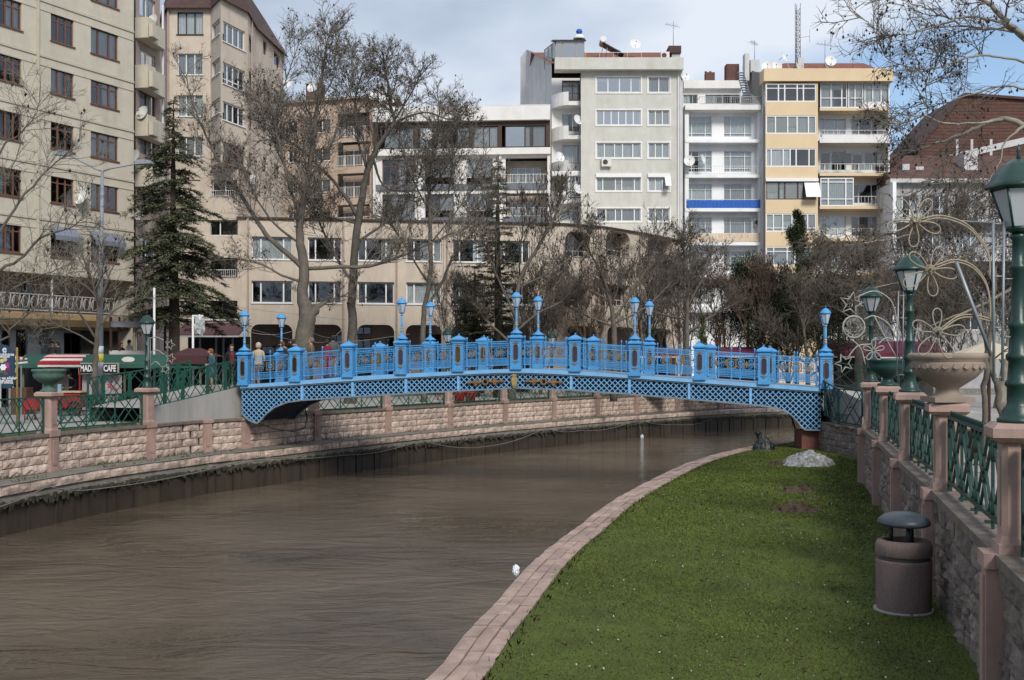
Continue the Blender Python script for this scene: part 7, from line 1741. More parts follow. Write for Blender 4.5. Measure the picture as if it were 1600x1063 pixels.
def mound(name, label, cat, u, v, w, h, mat, seed, depth=.7, amp=.25, chunky=False, zoff=0):
    p = GL(u, v); r_ = random.Random(seed); bm = bmesh.new(); n = 26; g_ = []
    from mathutils import noise as mn
    for i in range(n + 1):
        row = []
        for j in range(n + 1):
            a, b_ = i / n * 2 - 1, j / n * 2 - 1; r2 = min(1, math.hypot(a, b_)); k = max(0, 1 - r2) ** .6
            q = mn.noise(Vector((a * 3 + seed, b_ * 3, 1))) * amp + mn.noise(Vector((a * 8 + seed, b_ * 8, 3))) * amp * .6 + r_.uniform(-.05, .05) * (2 if chunky else 1)
            row.append(bm.verts.new((a * w / 2 * (1 + q * .3), b_ * w / 2 * depth, max(-.03, h * k * (1 + q) - .02))))
        g_.append(row)
    for i in range(n):
        for j in range(n): bm.faces.new((g_[i][j], g_[i+1][j], g_[i+1][j+1], g_[i][j+1]))
    me = bpy.data.meshes.new(name); bm.to_mesh(me); bm.free(); me.materials.append(mat)
    return tag(link(name, me, None, (p.x, p.y, lawn_z(p) + zoff)), label, cat)
m_snow = M('dirty_snow', (.30, .30, .30), .85, .5, 9, 1.0, 14, stain=1.0, stainc=(.07, .06, .05))
mound('snow_heap', 'heap of dirty grey snow on the lawn by the abutment wall', 'snow heap', 1262, 727, 1.75, .50, m_snow, 3, amp=.42, chunky=False)
m_dirt = M('dug_earth', (.055, .038, .026), 1, .4, 8, .9, 20, stain=.5, stainc=(.16, .12, .08))
mound('earth_mound', 'low mound of dead leaves and earth nearer the snow heap', 'earth mound', 1247, 768, .95, .14, m_dirt, 5, amp=1.2, chunky=True); mound('earth_mound', 'larger low mound of dead leaves and earth nearest the camera', 'earth mound', 1243, 799, 1.05, .17, m_dirt, 6, amp=1.2, chunky=True)
mound('earth_patch', 'thin scatter of dark debris left of the snow heap', 'debris', 1216, 727, .7, .14, m_dirt, 7, amp=1.0, chunky=True)
o = mound('refuse_bag', 'tied black refuse bag lying at the lawn edge under the bridge', 'refuse bag', 1193, 703, .85, .62, M('black_plastic', (.008, .012, .012), .42, .3, 6, 1.0, 9, spec=.3), 9, depth=.8, amp=.3)
MB().lathe([(.03, .4), (.05, .5), (.14, .62), (.1, .66)], 7, (-.22, 0, .02)).obj('tied_neck', MATS['black_plastic'], o)
def crumple(name, label, loc, r, mat, seed, sc_=(1, 1, 1)):
    bm = bmesh.new(); bmesh.ops.create_icosphere(bm, subdivisions=3, radius=r); r_ = random.Random(seed)
    for v in bm.verts: v.co *= r_.uniform(.72, 1.15); v.co = Vector((v.co.x * sc_[0], v.co.y * sc_[1], v.co.z * sc_[2]))
    me = bpy.data.meshes.new(name); bm.to_mesh(me); bm.free(); me.materials.append(mat); return tag(link(name, me, None, loc), label, name.replace('_', ' '))
m_wp = M('white_plastic', (.62, .66, .70), .35, .1, 5)
p = GL(808, 897); crumple('plastic_bag', 'crumpled white plastic bag caught on the pink edging by the water', (p.x - .02, p.y, -1.50), .10, m_wp, 3, (.6, .65, 1.0))
p = at(Wf, find_u(Wf, 1002)); crumple('plastic_bottle', 'white plastic scrap hanging on a cord below the far ledge', (p.x, p.y - .45, Z(683, p.y - .45)), .14, m_wp, 4, (.8, .6, 1.2))
tag(MB().tube([(p.x - .15, p.y - .3, Z(664, p.y)), (p.x - .08, p.y - .4, Z(672, p.y)), (p.x, p.y - .45, Z(680, p.y))], .02, 4).obj('cord', MATS['rope']), 'short cord holding the white scrap below the far ledge', 'cord')
q = [P(1361, 677, 33.5), P(1364, 690, 33.4), P(1365, 715, 33.2), P(1367, 745, 33.0)]
tag(MB().tube([(a - .12, b_, c_) for a, b_, c_ in q], .035, 6).obj('drain_pipe', m_rail), 'white drain pipe running down the embankment wall near its corner', 'pipe')
tag(MB().tube([P(1232, 642, 42.5), P(1238, 655, 42.4), P(1244, 675, 42.3), P(1246, 700, 42.2), (P(1246, 700, 42.2)[0], 42.2, -1.6)], .035, 5).obj('hose', m_dark), 'black hose hanging from the right arch of the bridge', 'hose')
tag(MB().tube([P(405, 662, 44.3), P(430, 671, 44.2), P(460, 674, 44.6), P(476, 668, 45), P(480, 655, 45.2), P(477, 640, 45.4)], .03, 5).obj('cable', m_dark), 'black cable looping below the left arch of the bridge', 'cable')

# ------------------------------------------------------------ decorative rope lights
m_ropel = M('rope_light', (.29, .245, .175), .5, .2, 20); m_ropew = M('clear_rope_light', (.30, .30, .27), .4, .2, 20); m_galv = M('galvanised_frame', (.26, .29, .31), .45, .15, 6, metal=.4)
def petal(c, tip, w=.42, n=16):
    c, tip = Vector(c), Vector(tip); d = tip - c; L_ = d.length; d.normalize(); s_ = Vector((-d.y, d.x)); out = []
    for i in range(n + 1):
        t = math.pi * 2 * i / n; a = (1 - math.cos(t)) / 2; b_ = math.sin(t) * (.35 + .65 * a) * w; out.append(c + d * L_ * (.12 + .88 * a) + s_ * L_ * b_ * .62)
    return out
def uvtube(mb, pts, y, r, n=5, closed=False):
    mb.tube([P(u, v, y) for u, v in pts], r, n, closed=closed)
y = RPIL[0][1] - .05
lt = thing('flower_light', 'large rope lights of three flowers and arcs beside the nearest right lamp', 'light decoration', P(1552, 470, y), 0, 'rope light decorations on the lamps'); off = Vector(P(1552, 470, y))
def shift(mb, off): mb.v = [(x - off.x, y_ - off.y, z_ - off.z) for x, y_, z_ in mb.v]; return mb
for c, tips in (((1430, 346), ((1403, 312), (1454, 312), (1469, 361), (1427, 386), (1386, 356))), ((1453, 422), ((1422, 396), (1471, 386), (1496, 430), (1459, 463), (1412, 446))), ((1465, 519), ((1426, 505), (1464, 482), (1508, 515), (1486, 559), (1437, 554)))):
    mb = MB()
    for k, tp in enumerate(tips):
        for g_ in (0, .028): uvtube(mb, [(a, b_) for a, b_ in petal(c, tp)], y + g_ + k*.004, .0075 if g_ == 0 else .005)
    uvtube(mb, [(c[0] + 7 * math.cos(t), c[1] + 7 * math.sin(t)) for t in [2*math.pi*k/12 for k in range(12)]], y + .01, .012, closed=True)
    for k in range(14): a = rng.uniform(0, 6.28); uvtube(mb, [(c[0] + 8 * math.cos(a), c[1] + 8 * math.sin(a)), (c[0] + 8 * math.cos(a + 2.4), c[1] + 8 * math.sin(a + 2.4))], y - .01, .005, 3)
    shift(mb, off).obj('flower', m_ropel if c[1] < 500 else M('grey_gold_rope', (.25, .235, .19), .5, .2, 20), lt)
for pts in ([(1437, 343), (1470, 337), (1508, 349), (1532, 373), (1545, 398), (1547, 432)], [(1459, 416), (1491, 406), (1520, 415), (1540, 440), (1547, 471), (1547, 498)], [(1469, 514), (1496, 495), (1520, 492), (1547, 498)]):
    mb = MB(); sm = smooth_pl([(a, b_, 0) for a, b_ in pts], 5)
    for g_, dv in ((0, 0), (.0, 4)): uvtube(mb, [(q.x, q.y + dv) for q in sm], y + .01, .0085)
    shift(mb, off).obj('arc', m_ropel, lt)
mb = MB()
for u in (1552, 1569): uvtube(mb, [(u, 346), (u + (1 if u < 1560 else -3), 596)], y + .04, .014, 6)
for v in (350, 390, 432, 512, 590): uvtube(mb, [(1552, v), (1568, v)], y + .04, .009, 4)
for v in (357, 436, 527): uvtube(mb, [(1569, v), (1584, v)], y + .04, .008, 4)
uvtube(mb, [(1494, 409), (1549, 556)], y - .02, .02, 4); uvtube(mb, [(1437, 342), (1552, 348)], y + .03, .007, 4); shift(mb, off).obj('frame', m_galv, lt)
def star_pts(c, r, rot=0): return [(c[0] + (r if k % 2 == 0 else r * .42) * math.sin(rot + math.pi * k / 5), c[1] - (r if k % 2 == 0 else r * .42) * math.cos(rot + math.pi * k / 5)) for k in range(10)]
y = RPIL[2][1] - .05; off = Vector(P(1404, 520, y))
lt = thing('star_light', 'pale rope lights of stars, a ball and a small flower beside the second green lamp', 'light decoration', off, 0, 'rope light decorations on the lamps')
for nm, mk in (('star', star_pts((1330, 475), 19, .2)), ('star', star_pts((1319, 568), 15, .9))): mb = MB(); uvtube(mb, mk, y, .016, 4, True); shift(mb, off).obj(nm, m_ropew, lt)
mb = MB(); uvtube(mb, [(1334 + 17 * math.cos(t), 511 + 17 * math.sin(t)) for t in [2*math.pi*k/16 for k in range(16)]], y, .02, 5, True)
for k in range(60): a, b_ = rng.uniform(0, 6.28), rng.uniform(0, 6.28); r1, r2 = 16 * math.sqrt(rng.random()), 16 * math.sqrt(rng.random()); uvtube(mb, [(1334 + r1 * math.cos(a), 511 + r1 * math.sin(a)), (1334 + r2 * math.cos(a + .8), 511 + r2 * math.sin(a + .8))], y + rng.uniform(-.08, .08), .006, 3)
shift(mb, off).obj('ball', m_ropew, lt)
mb = MB()
for a in range(5): uvtube(mb, petal((1365, 548), (1365 + 17 * math.sin(a * 1.257), 548 - 17 * math.cos(a * 1.257))), y, .012, 4)
shift(mb, off).obj('flower', m_ropew, lt)
mb = MB()
for pts in ([(1336, 466), (1366, 455), (1392, 470), (1401, 500), (1402, 520)], [(1350, 499), (1366, 494), (1388, 506), (1400, 528)], [(1324, 560), (1340, 541), (1362, 538)], [(1330, 530), (1345, 545), (1352, 570)], [(1372, 538), (1385, 528), (1400, 534)], [(1366, 494), (1382, 525), (1399, 556)]):
    uvtube(mb, [(q.x, q.y) for q in smooth_pl([(a, b_, 0) for a, b_ in pts], 4)], y, .014, 4)
shift(mb, off).obj('arc', m_ropew, lt)
mb = MB(); uvtube(mb, [(1404, 455), (1401, 588)], y + .03, .014, 4); uvtube(mb, [(1412, 455), (1410, 588)], y + .03, .012, 4)
for v in (462, 497, 532, 586): uvtube(mb, [(1404, v), (1418, v)], y + .03, .008, 4)
shift(mb, off).obj('frame', m_galv, lt)
q = [k for k in LPILS if k[0] == 232][0][1]; y = q.y - .1; off = Vector(P(232, 560, y))
lt = thing('star_light', 'three small rope light stars on the left wall lamp', 'light decoration', off, 0, 'rope light decorations on the lamps')
for c, r_ in (((265.5, 539), 8.5), ((266.5, 560.5), 8.5), ((258, 577), 8)): mb = MB(); uvtube(mb, star_pts(c, r_, .3), y, .02, 4, True); shift(mb, off).obj('star', m_ropew, lt)
mb = MB()
for pts in ([(233, 529), (245, 527), (256, 532)], [(234, 552), (245, 547), (257, 555)], [(235, 572), (243, 565), (251, 572)]): uvtube(mb, [(q_.x, q_.y) for q_ in smooth_pl([(a, b_, 0) for a, b_ in pts], 4)], y, .016, 4)
shift(mb, off).obj('arc', m_ropew, lt)
mb = MB(); uvtube(mb, [(231.3, 527), (232, 592)], y, .016, 4); uvtube(mb, [(234.8, 527), (235, 592)], y, .012, 4); shift(mb, off).obj('frame', m_galv, lt)

# ------------------------------------------------------------ street lamp with two arms, wires, poles
y = 44.5; o = thing('street_lamp', 'tall grey steel street lamp with two opposed arms in front of the cream block', 'street lamp', (X(157, y), y, -.42)); H = Z(266, y) + .42; m_pole = M('painted_steel', (.24, .26, .28), .5, .15, 3, metal=.2)
MB().tube([(0, 0, 0), (.0, 0, H * .5), (.08, 0, H)], [.13, .10, .065], 10).obj('pole', m_pole, o)
for u, v, tip in ((86, 240, -1), (236, 254, 1)):
    ex, ez = X(u, y) - X(157, y), Z(v, y) + .42
    MB().tube([(.08, 0, H - .05), (.08 + (ex - .08) * .15, 0, H + .06), (ex - tip * .5, 0, ez - .03)], .04, 6).obj('arm', m_pole, o)
    mb = MB(); mb.prism([(ex - tip * .62, ez - .1), (ex + tip * .05, ez - .06), (ex + tip * .02, ez + .06), (ex - tip * .3, ez + .12), (ex - tip * .62, ez + .05)], -.16, .16, lambda a, d, b_: (a, d, b_)); fixn(mb.obj('lamp_head', m_pole, o))
for v0, v1, m_, r_ in ((541, 553, m_wp, .12), (553, 566, M('yellow_sticker', (.62, .52, .06), .6, .1), .122), (566, 577, M('lilac_paper', (.40, .36, .44), .7, .2), .118), (600, 606, M('orange_sticker', (.7, .3, .03), .6), .118)):
    mb = MB(); mb.lathe([(r_, Z(v1, y) + .42), (r_, Z(v0, y) + .42)], 12); mb.obj('sticker', m_, o)
def wire(pts, label, r_=.012, m_=None): return tag(MB().tube([tuple(p) for p in smooth_pl(pts, 6)], r_, 3).obj('festoon_wire', m_ or M('pale_cable', (.26, .25, .22), .7)), label, 'wire', 'wires strung across the promenade')
wire([P(372, 505, 47), P(395, 520, 47), P(430, 523, 48), P(458, 518, 50)], 'sagging wire from the left end lamp towards the knotty tree')
wire([P(383, 512, 48), P(450, 530, 52), P(480, 535, 55), P(560, 533, 58), P(640, 522, 60)], 'long pale wire passing behind the left bridge lamps to the slender tree')
wire([P(481, 515, 55), P(500, 525, 56), P(520, 527, 57), P(535, 515, 58)], 'short loop of wire hanging between the two big plane trees')
wire([P(370, 480, 56), P(450, 490, 57), P(540, 500, 58)], 'thin wire in front of the arcade, left of the slender tree')
for u, v0, v1, y, lab in ((241, 450, 560, 52, 'white pole right of the green lantern lamp beside the cedar'), (301.5, 493, 560, 52, 'white pole with bundled plastic on top, right of the cedar trunk')):
    o = thing('white_pole', lab, 'pole', (X(u, y), y, -.42), 0, 'white poles on the promenade'); MB().tube([(0, 0, 0), (0, 0, Z(v0, y) + .42)], .055, 8).obj('shaft', m_rail, o)
    if u > 300:
        MB().box((0, -.05, Z(v0, y) + .36), (.5, .05, Z(v0, y) + .44)).obj('bracket', m_rail, o)
        bm = bmesh.new(); bmesh.ops.create_icosphere(bm, subdivisions=3, radius=.35)
        for v in bm.verts: v.co = Vector((v.co.x * .75, v.co.y * .5, v.co.z * 1.4)) * rng.uniform(.75, 1.15)
        me = bpy.data.meshes.new('bundle'); bm.to_mesh(me); bm.free(); me.materials.append(M('clear_plastic', (.35, .37, .36), .3, .4, 6)); link('bundle', me, o, (.32, 0, Z(v0 + 16, y) + .42))

# ------------------------------------------------------------ cafes, kiosks and awnings on the left
PZ = -.42
m_gcan = M('dark_green_canvas', (.018, .075, .055), .75, .15, 3); m_mar = M('dark_maroon_canvas', (.055, .018, .022), .8, .15, 3); m_red = M('red_paint', (.32, .015, .02), .5, .12, 4); m_wcan = M('white_canvas', (.62, .60, .56), .8, .06)
y = 51; o = thing('cafe_kiosk', 'long cafe kiosk with a dark green canvas roof and a black sign', 'kiosk', (X(170, y), y, PZ)); ox = X(170, y); h = lambda v: Z(v, y) - PZ; xx = lambda u: X(u, y) - ox
mb = MB(); mb.prism([(0, h(575)), (.02, h(569)), (1.6, h(554)), (3.4, h(567)), (3.4, h(573))], xx(30), xx(318), lambda d, a, z_: (a, d - .9, z_)); fixn(mb.obj('canvas_roof', m_gcan, o))
MB().box((xx(12), 1.4, 0), (xx(318), 1.5, h(568))).obj('back_wall', m_dark, o)
for u in (42, 100, 136, 199, 262, 316): MB().box((xx(u), -.5, 0), (xx(u) + .09, -.42, h(570))).obj('post', M('olive_post', (.12, .12, .08), .7), o)
MB().box((xx(136), -1.02, h(584.5)), (xx(198), -.95, h(567))).obj('sign_frame', M('sign_frame', (.30, .29, .25), .6), o)
sb = MB().box((xx(138), -1.06, h(582.5)), (xx(195.5), -1.025, h(569))).obj('sign_board', m_dark, o)
me = text_mesh('MADAME CAFE', .40, M('sign_white', (.75, .75, .73), .5, .02), .008, .012); bb = [v.co.x for v in me.vertices]; wd_ = max(bb) - min(bb); t_ = link('lettering', me, sb, ((xx(138) + xx(195.5)) / 2, -1.075, h(576))); t_.rotation_euler = (R(90), 0, 0); t_.scale = ((xx(194) - xx(139.5)) / wd_, 1, 1)
pb = MB().box((xx(136), -.58, h(640)), (xx(197), -.54, h(586))).obj('poster_wall', M('faded_floral_poster', (.40, .34, .36), .7, .12, 1.2), o)
for i in range(26):
    mb = MB(); r_ = rng.uniform(.05, .16); cx_, cz_ = rng.uniform(xx(140), xx(194)), rng.uniform(h(636), h(590)); mb.prism([(cx_ + r_ * math.cos(t) * (1 + .3 * math.cos(5*t)), cz_ + r_ * math.sin(t) * (1 + .3 * math.cos(5*t))) for t in [2*math.pi*k/15 for k in range(15)]], -.585 - i*.0004, -.58, lambda a, d, b_: (a, d, b_)); mb.obj('poster_blot', M(['poster_dark', 'poster_pink', 'poster_pale'][i % 3], [(.10, .09, .10), (.38, .10, .13), (.5, .47, .47)][i % 3], .7, .1), pb)
MB().box((xx(204), -.3, 0), (xx(262), .1, h(612))).obj('counter', M('dark_counter', (.03, .035, .03), .6), o)
mb = MB(); mb.prism([(xx(206) + .30 * math.cos(t), h(562) + .13 * math.sin(t)) for t in [2*math.pi*k/14 for k in range(14)]], -.50, -.46, lambda a, d, b_: (a, d, b_)); mb.obj('round_badge', m_wcan, o)
# striped cart
y = 46.5; o = thing('snack_cart', 'red snack cart under a red and white striped canopy by the green urn', 'cart', (X(100, y), y, PZ)); ox = X(100, y)
n = 6; z0_, z1_ = h(571.5), h(553.5)
for k in range(n):
    a0, a1 = -.55 + 1.1 * k / n, -.55 + 1.1 * (k + 1) / n; za, zb_ = z0_ + .12 + (z1_ - z0_ - .12) * math.sin(math.pi / 2 * (k / n)), z0_ + .12 + (z1_ - z0_ - .12) * math.sin(math.pi / 2 * (k + 1) / n)
    q = [(xx(68) - .0 , a0, za), (xx(134), a0, za), (xx(132), a1, zb_), (xx(72), a1, zb_)]; mb = MB(); mb.face(q); mb.face([(p[0], p[1], p[2] - .02) for p in q][::-1]); mb.obj('canopy_stripe', m_red if k % 2 == 0 else m_wcan, o)
MB().box((xx(68), -.57, z0_ - .05), (xx(134), -.55, z0_ + .13)).obj('valance', m_wcan, o); MB().box((xx(68), -.585, z0_ + .04), (xx(134), -.572, z0_ + .15)).obj('valance_stripe', m_red, o)
mb = MB(); mb.face([(xx(68), -.55, z0_ + .12), (xx(60), -.2, z0_ + .05), (xx(72), .55, z1_)]); mb.obj('canopy_side', m_wcan, o)
for u in (84, 130): MB().box((xx(u) - .03, -.4, 0), (xx(u) + .03, -.34, z0_ + .1)).obj('post', m_red, o)
MB().box((xx(84), -.5, .35), (xx(132), .4, h(613))).obj('body', m_red, o); MB().box((xx(82), -.56, h(613)), (xx(134), .45, h(611))).obj('counter_top', M('cream_top', (.6, .5, .3), .6), o)
for u, ya in ((92, -.55), (124, -.55)): mb = MB(); mb.tube([(xx(u) + .28 * math.cos(t), ya, .32 + .28 * math.sin(t)) for t in [2*math.pi*k/16 for k in range(16)]], .03, 5, closed=True); [mb.tube([(xx(u), ya, .32), (xx(u) + .28 * math.cos(t), ya, .32 + .28 * math.sin(t))], .012, 3) for t in [2*math.pi*k/8 for k in range(8)]]; mb.obj('wheel', m_dark, o)
mb = MB(); mb.prism([(xx(56), 0.25), (xx(60), h(572)), (xx(82), h(572)), (xx(100), h(577)), (xx(99), .25)], .5, .55, lambda a, d, b_: (a, d, b_)); fixn(mb.obj('wind_sheet', M('grey_sheet', (.12, .115, .105), .7, .15, 2), o))
MB().box((xx(98), -.52, h(611)), (xx(103), -.4, h(600))).obj('napkin_box', M('light_blue_box', (.25, .42, .52), .5), o)
# second cart canopy at the left
y = 47.5; o = thing('snack_cart', 'small cart with red and white checked canopy beside the blue sign board', 'cart', (X(30, y), y, PZ)); ox = X(30, y)
for k in range(8):
    a0, a1 = xx(18) + (xx(47) - xx(18)) * k / 8, xx(18) + (xx(47) - xx(18)) * (k + 1) / 8; mb = MB(); sag = lambda t: (552 + 8 * t)
    mb.box((a0, -.3, h(562)), (a1, -.26, h(553.5 + (k * .9)))); mb.obj('canopy_stripe', m_red if k % 2 == 0 else m_wcan, o)
MB().tube([(xx(18), -.3, h(570)), (xx(48), -.3, h(566.5))], .05, 5).obj('canopy_rail', m_wcan, o); MB().box((xx(18), -.2, 0), (xx(44), .5, h(606))).obj('body', M('brown_board', (.12, .06, .035), .7, .2), o)
for u in (19, 36): MB().box((xx(u), -.25, 0), (xx(u) + .05, -.2, h(560))).obj('post', m_metal, o)
# sign board
y = 38.6; o = thing('sign_board', 'dark blue arched sign board with a flower picture and white lettering at the left edge', 'sign', (X(5, y), y, PZ)); ox = X(5, y); m_sb = M('sign_blue', (.012, .04, .075), .5, .08)
mb = MB(); a0, a1 = xx(-26), xx(22.5); arch = [(a0, h(600)), (a1, h(600)), (a1, h(548.5)), (xx(17.5), h(548)), (xx(15), h(543)), (xx(10), h(540)), (xx(4), h(538.5)), (xx(-2), h(540)), (xx(-8), h(543)), (xx(-12), h(548)), (a0, h(548.5))]
mb.prism(arch, -.04, .04, lambda a, d, b_: (a, d, b_)); fixn(mb.obj('board', m_sb, o)); mb = MB(); mb.prism([(xx(3), h(600)), (xx(20), h(600)), (xx(18), h(607)), (xx(5), h(607))], -.04, .04, lambda a, d, b_: (a, d, b_)); fixn(mb.obj('board_foot', m_sb, o))
m_wt = M('white_lettering', (.62, .64, .66), .6, .02)
for tx, sz, u, v in (('e', .36, 8, 546), ('Çocukhane', .17, 6, 554), ('restaurant', .10, 7, 557.6), ('Çocuk ve aileler', .15, 6, 591), ('yemek keyfi', .13, 7, 595), ('Bizim Evimiz', .12, 8, 598)):
    me = text_mesh(tx, sz, m_wt, .003, .003); t_ = link('lettering', me, o, (xx(u), -.05, h(v))); t_.rotation_euler = (R(90), 0, 0)
for u, v, r_, c in ((6, 574, .11, (.65, .68, .72)), (11.5, 571, .10, (.28, .04, .20)), (14, 577, .09, (.12, .02, .06)), (4, 564, .08, (.42, .45, .12)), (9, 562, .07, (.55, .30, .32)), (3, 580, .08, (.08, .10, .03)), (10, 583, .09, (.10, .05, .04))):
    mb = MB(); mb.prism([(xx(u) + r_ * math.cos(t) * (1 + .15 * math.cos(6*t)), h(v) + r_ * math.sin(t) * (1 + .15 * math.cos(6*t))) for t in [2*math.pi*k/18 for k in range(18)]], -.05 - r_*.02, -.041, lambda a, d, b_: (a, d, b_)); mb.obj('printed_flower', M('print_%d' % u, c, .6, .1), o)
MB().tube([(xx(25.5), .06, 0), (xx(25.5), .06, h(543))], .035, 6).obj('post', M('mustard_post', (.22, .17, .05), .6, .15), o)
# maroon marquee and shop awning behind
y = 50; o = thing('market_tent', 'small dark maroon tent left of the woman in the teal coat', 'tent', (X(290, y), y, PZ)); ox = X(290, y)
a0, a1, ap = xx(262), xx(323), xx(300)
for q in ([(a0, 0, h(556)), (a1, 0, h(557)), (ap, 1.5, h(543.5)), (xx(277), 1.5, h(544))], [(a1, 0, h(557)), (a1, 3, h(557)), (ap, 1.5, h(543.5))]): mb = MB(); mb.face(q); mb.obj('canopy', m_mar, o)
MB().box((a0, -.02, h(569)), (a1, .02, h(556))).obj('valance', m_mar, o)
for u in (263, 322): MB().box((xx(u) - .03, .0, 0), (xx(u) + .03, .06, h(568))).obj('post', m_metal, o)
y = 70; o = thing('shop_awning', 'mauve sloping shop awning under the beige block right of the cedar', 'awning', (X(310, y), y, ZL)); ox = X(310, y); h = lambda v: Z(v, y) - ZL
mb = MB(); mb.prism([(2.6, h(502)), (0, h(523)), (0, h(525.5)), (2.6, h(505))], xx(272), xx(373), lambda d, a, z_: (a, d, z_)); fixn(mb.obj('canvas', m_awn, o)); MB().box((xx(272), -.02, h(527)), (xx(373), .02, h(524.5))).obj('front_bar', m_rail, o)
MB().box((xx(272), 3, 0), (xx(373), 3.1, h(525))).obj('shop_interior', m_dark, o)
for u in (292, 318, 330, 345): MB().box((xx(u), 2.7, 0), (xx(u) + .12, 2.8, h(527))).obj('door_post', m_metal, o)
MB().box((xx(339), 2.5, h(552)), (xx(346), 2.6, h(543))).obj('blue_panel', m_tarp, o)
y = 62; o = thing('shop_awning', 'white framed slanting terrace screen left of the cedar trunk', 'awning', (X(240, y), y, ZL)); ox = X(240, y)
mb = MB()
for a, b_ in (((212, 495), (268, 514)), ((243, 508), (243, 527)), ((279, 511), (279, 527)), ((243, 527), (279, 527)), ((243, 500), (279, 511)), ((250, 505), (250, 520)), ((262, 508), (262, 520))): mb.tube([(xx(a[0]), 0, h(a[1])), (xx(b_[0]), 0, h(b_[1]))], .04, 4)
mb.obj('frame', m_rail, o)
for u in (212, 268): MB().box((xx(u), 0, 0), (xx(u) + .06, .06, h(510))).obj('post', m_rail, o)
# awnings beyond the right half of the bridge
for u0, u1, v0, v1, y, g0, lab in ((1000, 1062, 545, 556, 72, ZL, 'maroon awning seen over the railing right of the third lamp pair'), (1116, 1190, 543, 555, 72, ZL, 'maroon awning with a white edge behind the bright green shrub'), (1298, 1372, 537, 556, 62, -.2, 'maroon awning left of the farthest green lamp'), (1376, 1480, 534, 557, 58, -.2, 'wide maroon awning between the second green lamp and the cream urn')):
    o = thing('awning', lab, 'awning', (X((u0 + u1) / 2, y), y, g0), 0, 'maroon awnings behind the bridge'); ox = X((u0 + u1) / 2, y); hh = lambda v: Z(v, y) - g0
    mb = MB(); mb.prism([(1.8, hh(v0)), (0, hh(v1 - 4)), (0, hh(v1 - 5)), (1.8, hh(v0) + .05)], X(u0, y) - ox, X(u1, y) - ox, lambda d, a, z_: (a, d, z_)); fixn(mb.obj('canvas', M('bright_maroon_canvas', (.13, .018, .05), .75, .12, 3), o))
    MB().box((X(u0, y) - ox, -.03, hh(v1 + 1)), (X(u1, y) - ox, .0, hh(v1 - 4))).obj('valance', MATS['bright_maroon_canvas'], o); MB().box((X(u0, y) - ox, -.05, hh(v1 + 3)), (X(u1, y) - ox, -.0, hh(v1 + 1))).obj('white_edge', m_wcan, o)
    for u in (u0 + 2, u1 - 2): MB().box((X(u, y) - ox, 0, 0), (X(u, y) - ox + .08, .08, hh(v1))).obj('post', m_rail, o)
    MB().box((X(u0, y) - ox, 1.9, 0), (X(u1, y) - ox, 2, hh(v1))).obj('dark_back', m_room, o)
y = 30; o = thing('parasol', 'large cream parasol behind the cream urn at the right', 'parasol', (X(1545, y), y, 0)); r_ = (X(1612, y) - X(1478, y)) / 2
mb = MB(); mb.lathe([(r_, Z(561, y)), (r_ * .98, Z(557, y)), (r_ * .55, Z(546, y)), (.03, Z(533, y))], 8, smooth=False); mb.obj('canopy', M('cream_canvas', (.45, .39, .29), .8, .08), o); MB().tube([(0, 0, 0), (0, 0, Z(536, y))], .05, 6).obj('pole', m_fdark, o)
# wooden bin and bollard behind the right fence
y = 20.5; o = thing('waste_basket', 'dark waste basket with wooden slats behind the nearest right fence', 'litter bin', (X(1525, y), y, 0)); mb = MB(); mb.lathe([(.17, .12), (.17, .62)], 14); mb.obj('drum', m_dark, o)
for k in range(14): t = 2*math.pi*k/14; mb = MB(); mb.box((-.03, .17, .1), (.03, .19, .64)); s_ = mb.obj('slat', M('bin_wood', (.13, .065, .03), .7, .2) if k % 2 else m_fdark, o); s_.rotation_euler[2] = t
MB().lathe([(.2, .62), (.2, .67)], 14).obj('rim', M('bin_wood', (.13, .065, .03), .7, .2), o); MB().box((-.03, -.03, 0), (.03, .03, .12)).obj('foot', m_dark, o)
# chairs by the carts, planter
def chair(u, y, lab, rz=0):
    o = thing('plastic_chair', lab, 'chair', (X(u, y), y, PZ), rz, 'red chairs by the snack carts'); MB().box((-.22, -.22, .42), (.22, .22, .46)).obj('seat', m_red, o); MB().box((-.22, .19, .46), (.22, .23, .88)).obj('backrest', m_red, o)
    for a in (-.2, .2):
        for b_ in (-.2, .2): MB().tube([(a, b_, 0), (a * .95, b_ * .95, .42)], .02, 5).obj('leg', m_red, o)
chair(47, 43, 'red chair behind the lattice fence left of the green urn pillar', .4); chair(55, 43.6, 'red chair partly hidden by the green urn pillar', -.3); chair(690, 64, 'red chair glimpsed under the bridge right of the second pillar', .2)
for u in (718, 735): o = thing('planter', '%s red planter box glimpsed under the bridge deck' % ('left' if u == 718 else 'right'), 'planter', (X(u, 62), 62, -.42), 0, 'red planters under the bridge deck'); mb = MB(); mb.lathe([(.36, 0), (.42, .5), (.45, .55), (.40, .55)], 4, rot=0); mb.obj('box', m_red, o); flakes('plant', [(nrg.uniform(-.3, .3), nrg.uniform(-.3, .3), nrg.uniform(.5, .7)) for _ in range(160)], [(0, 0, 1)] * 160, .2, .05, m_needy, o)

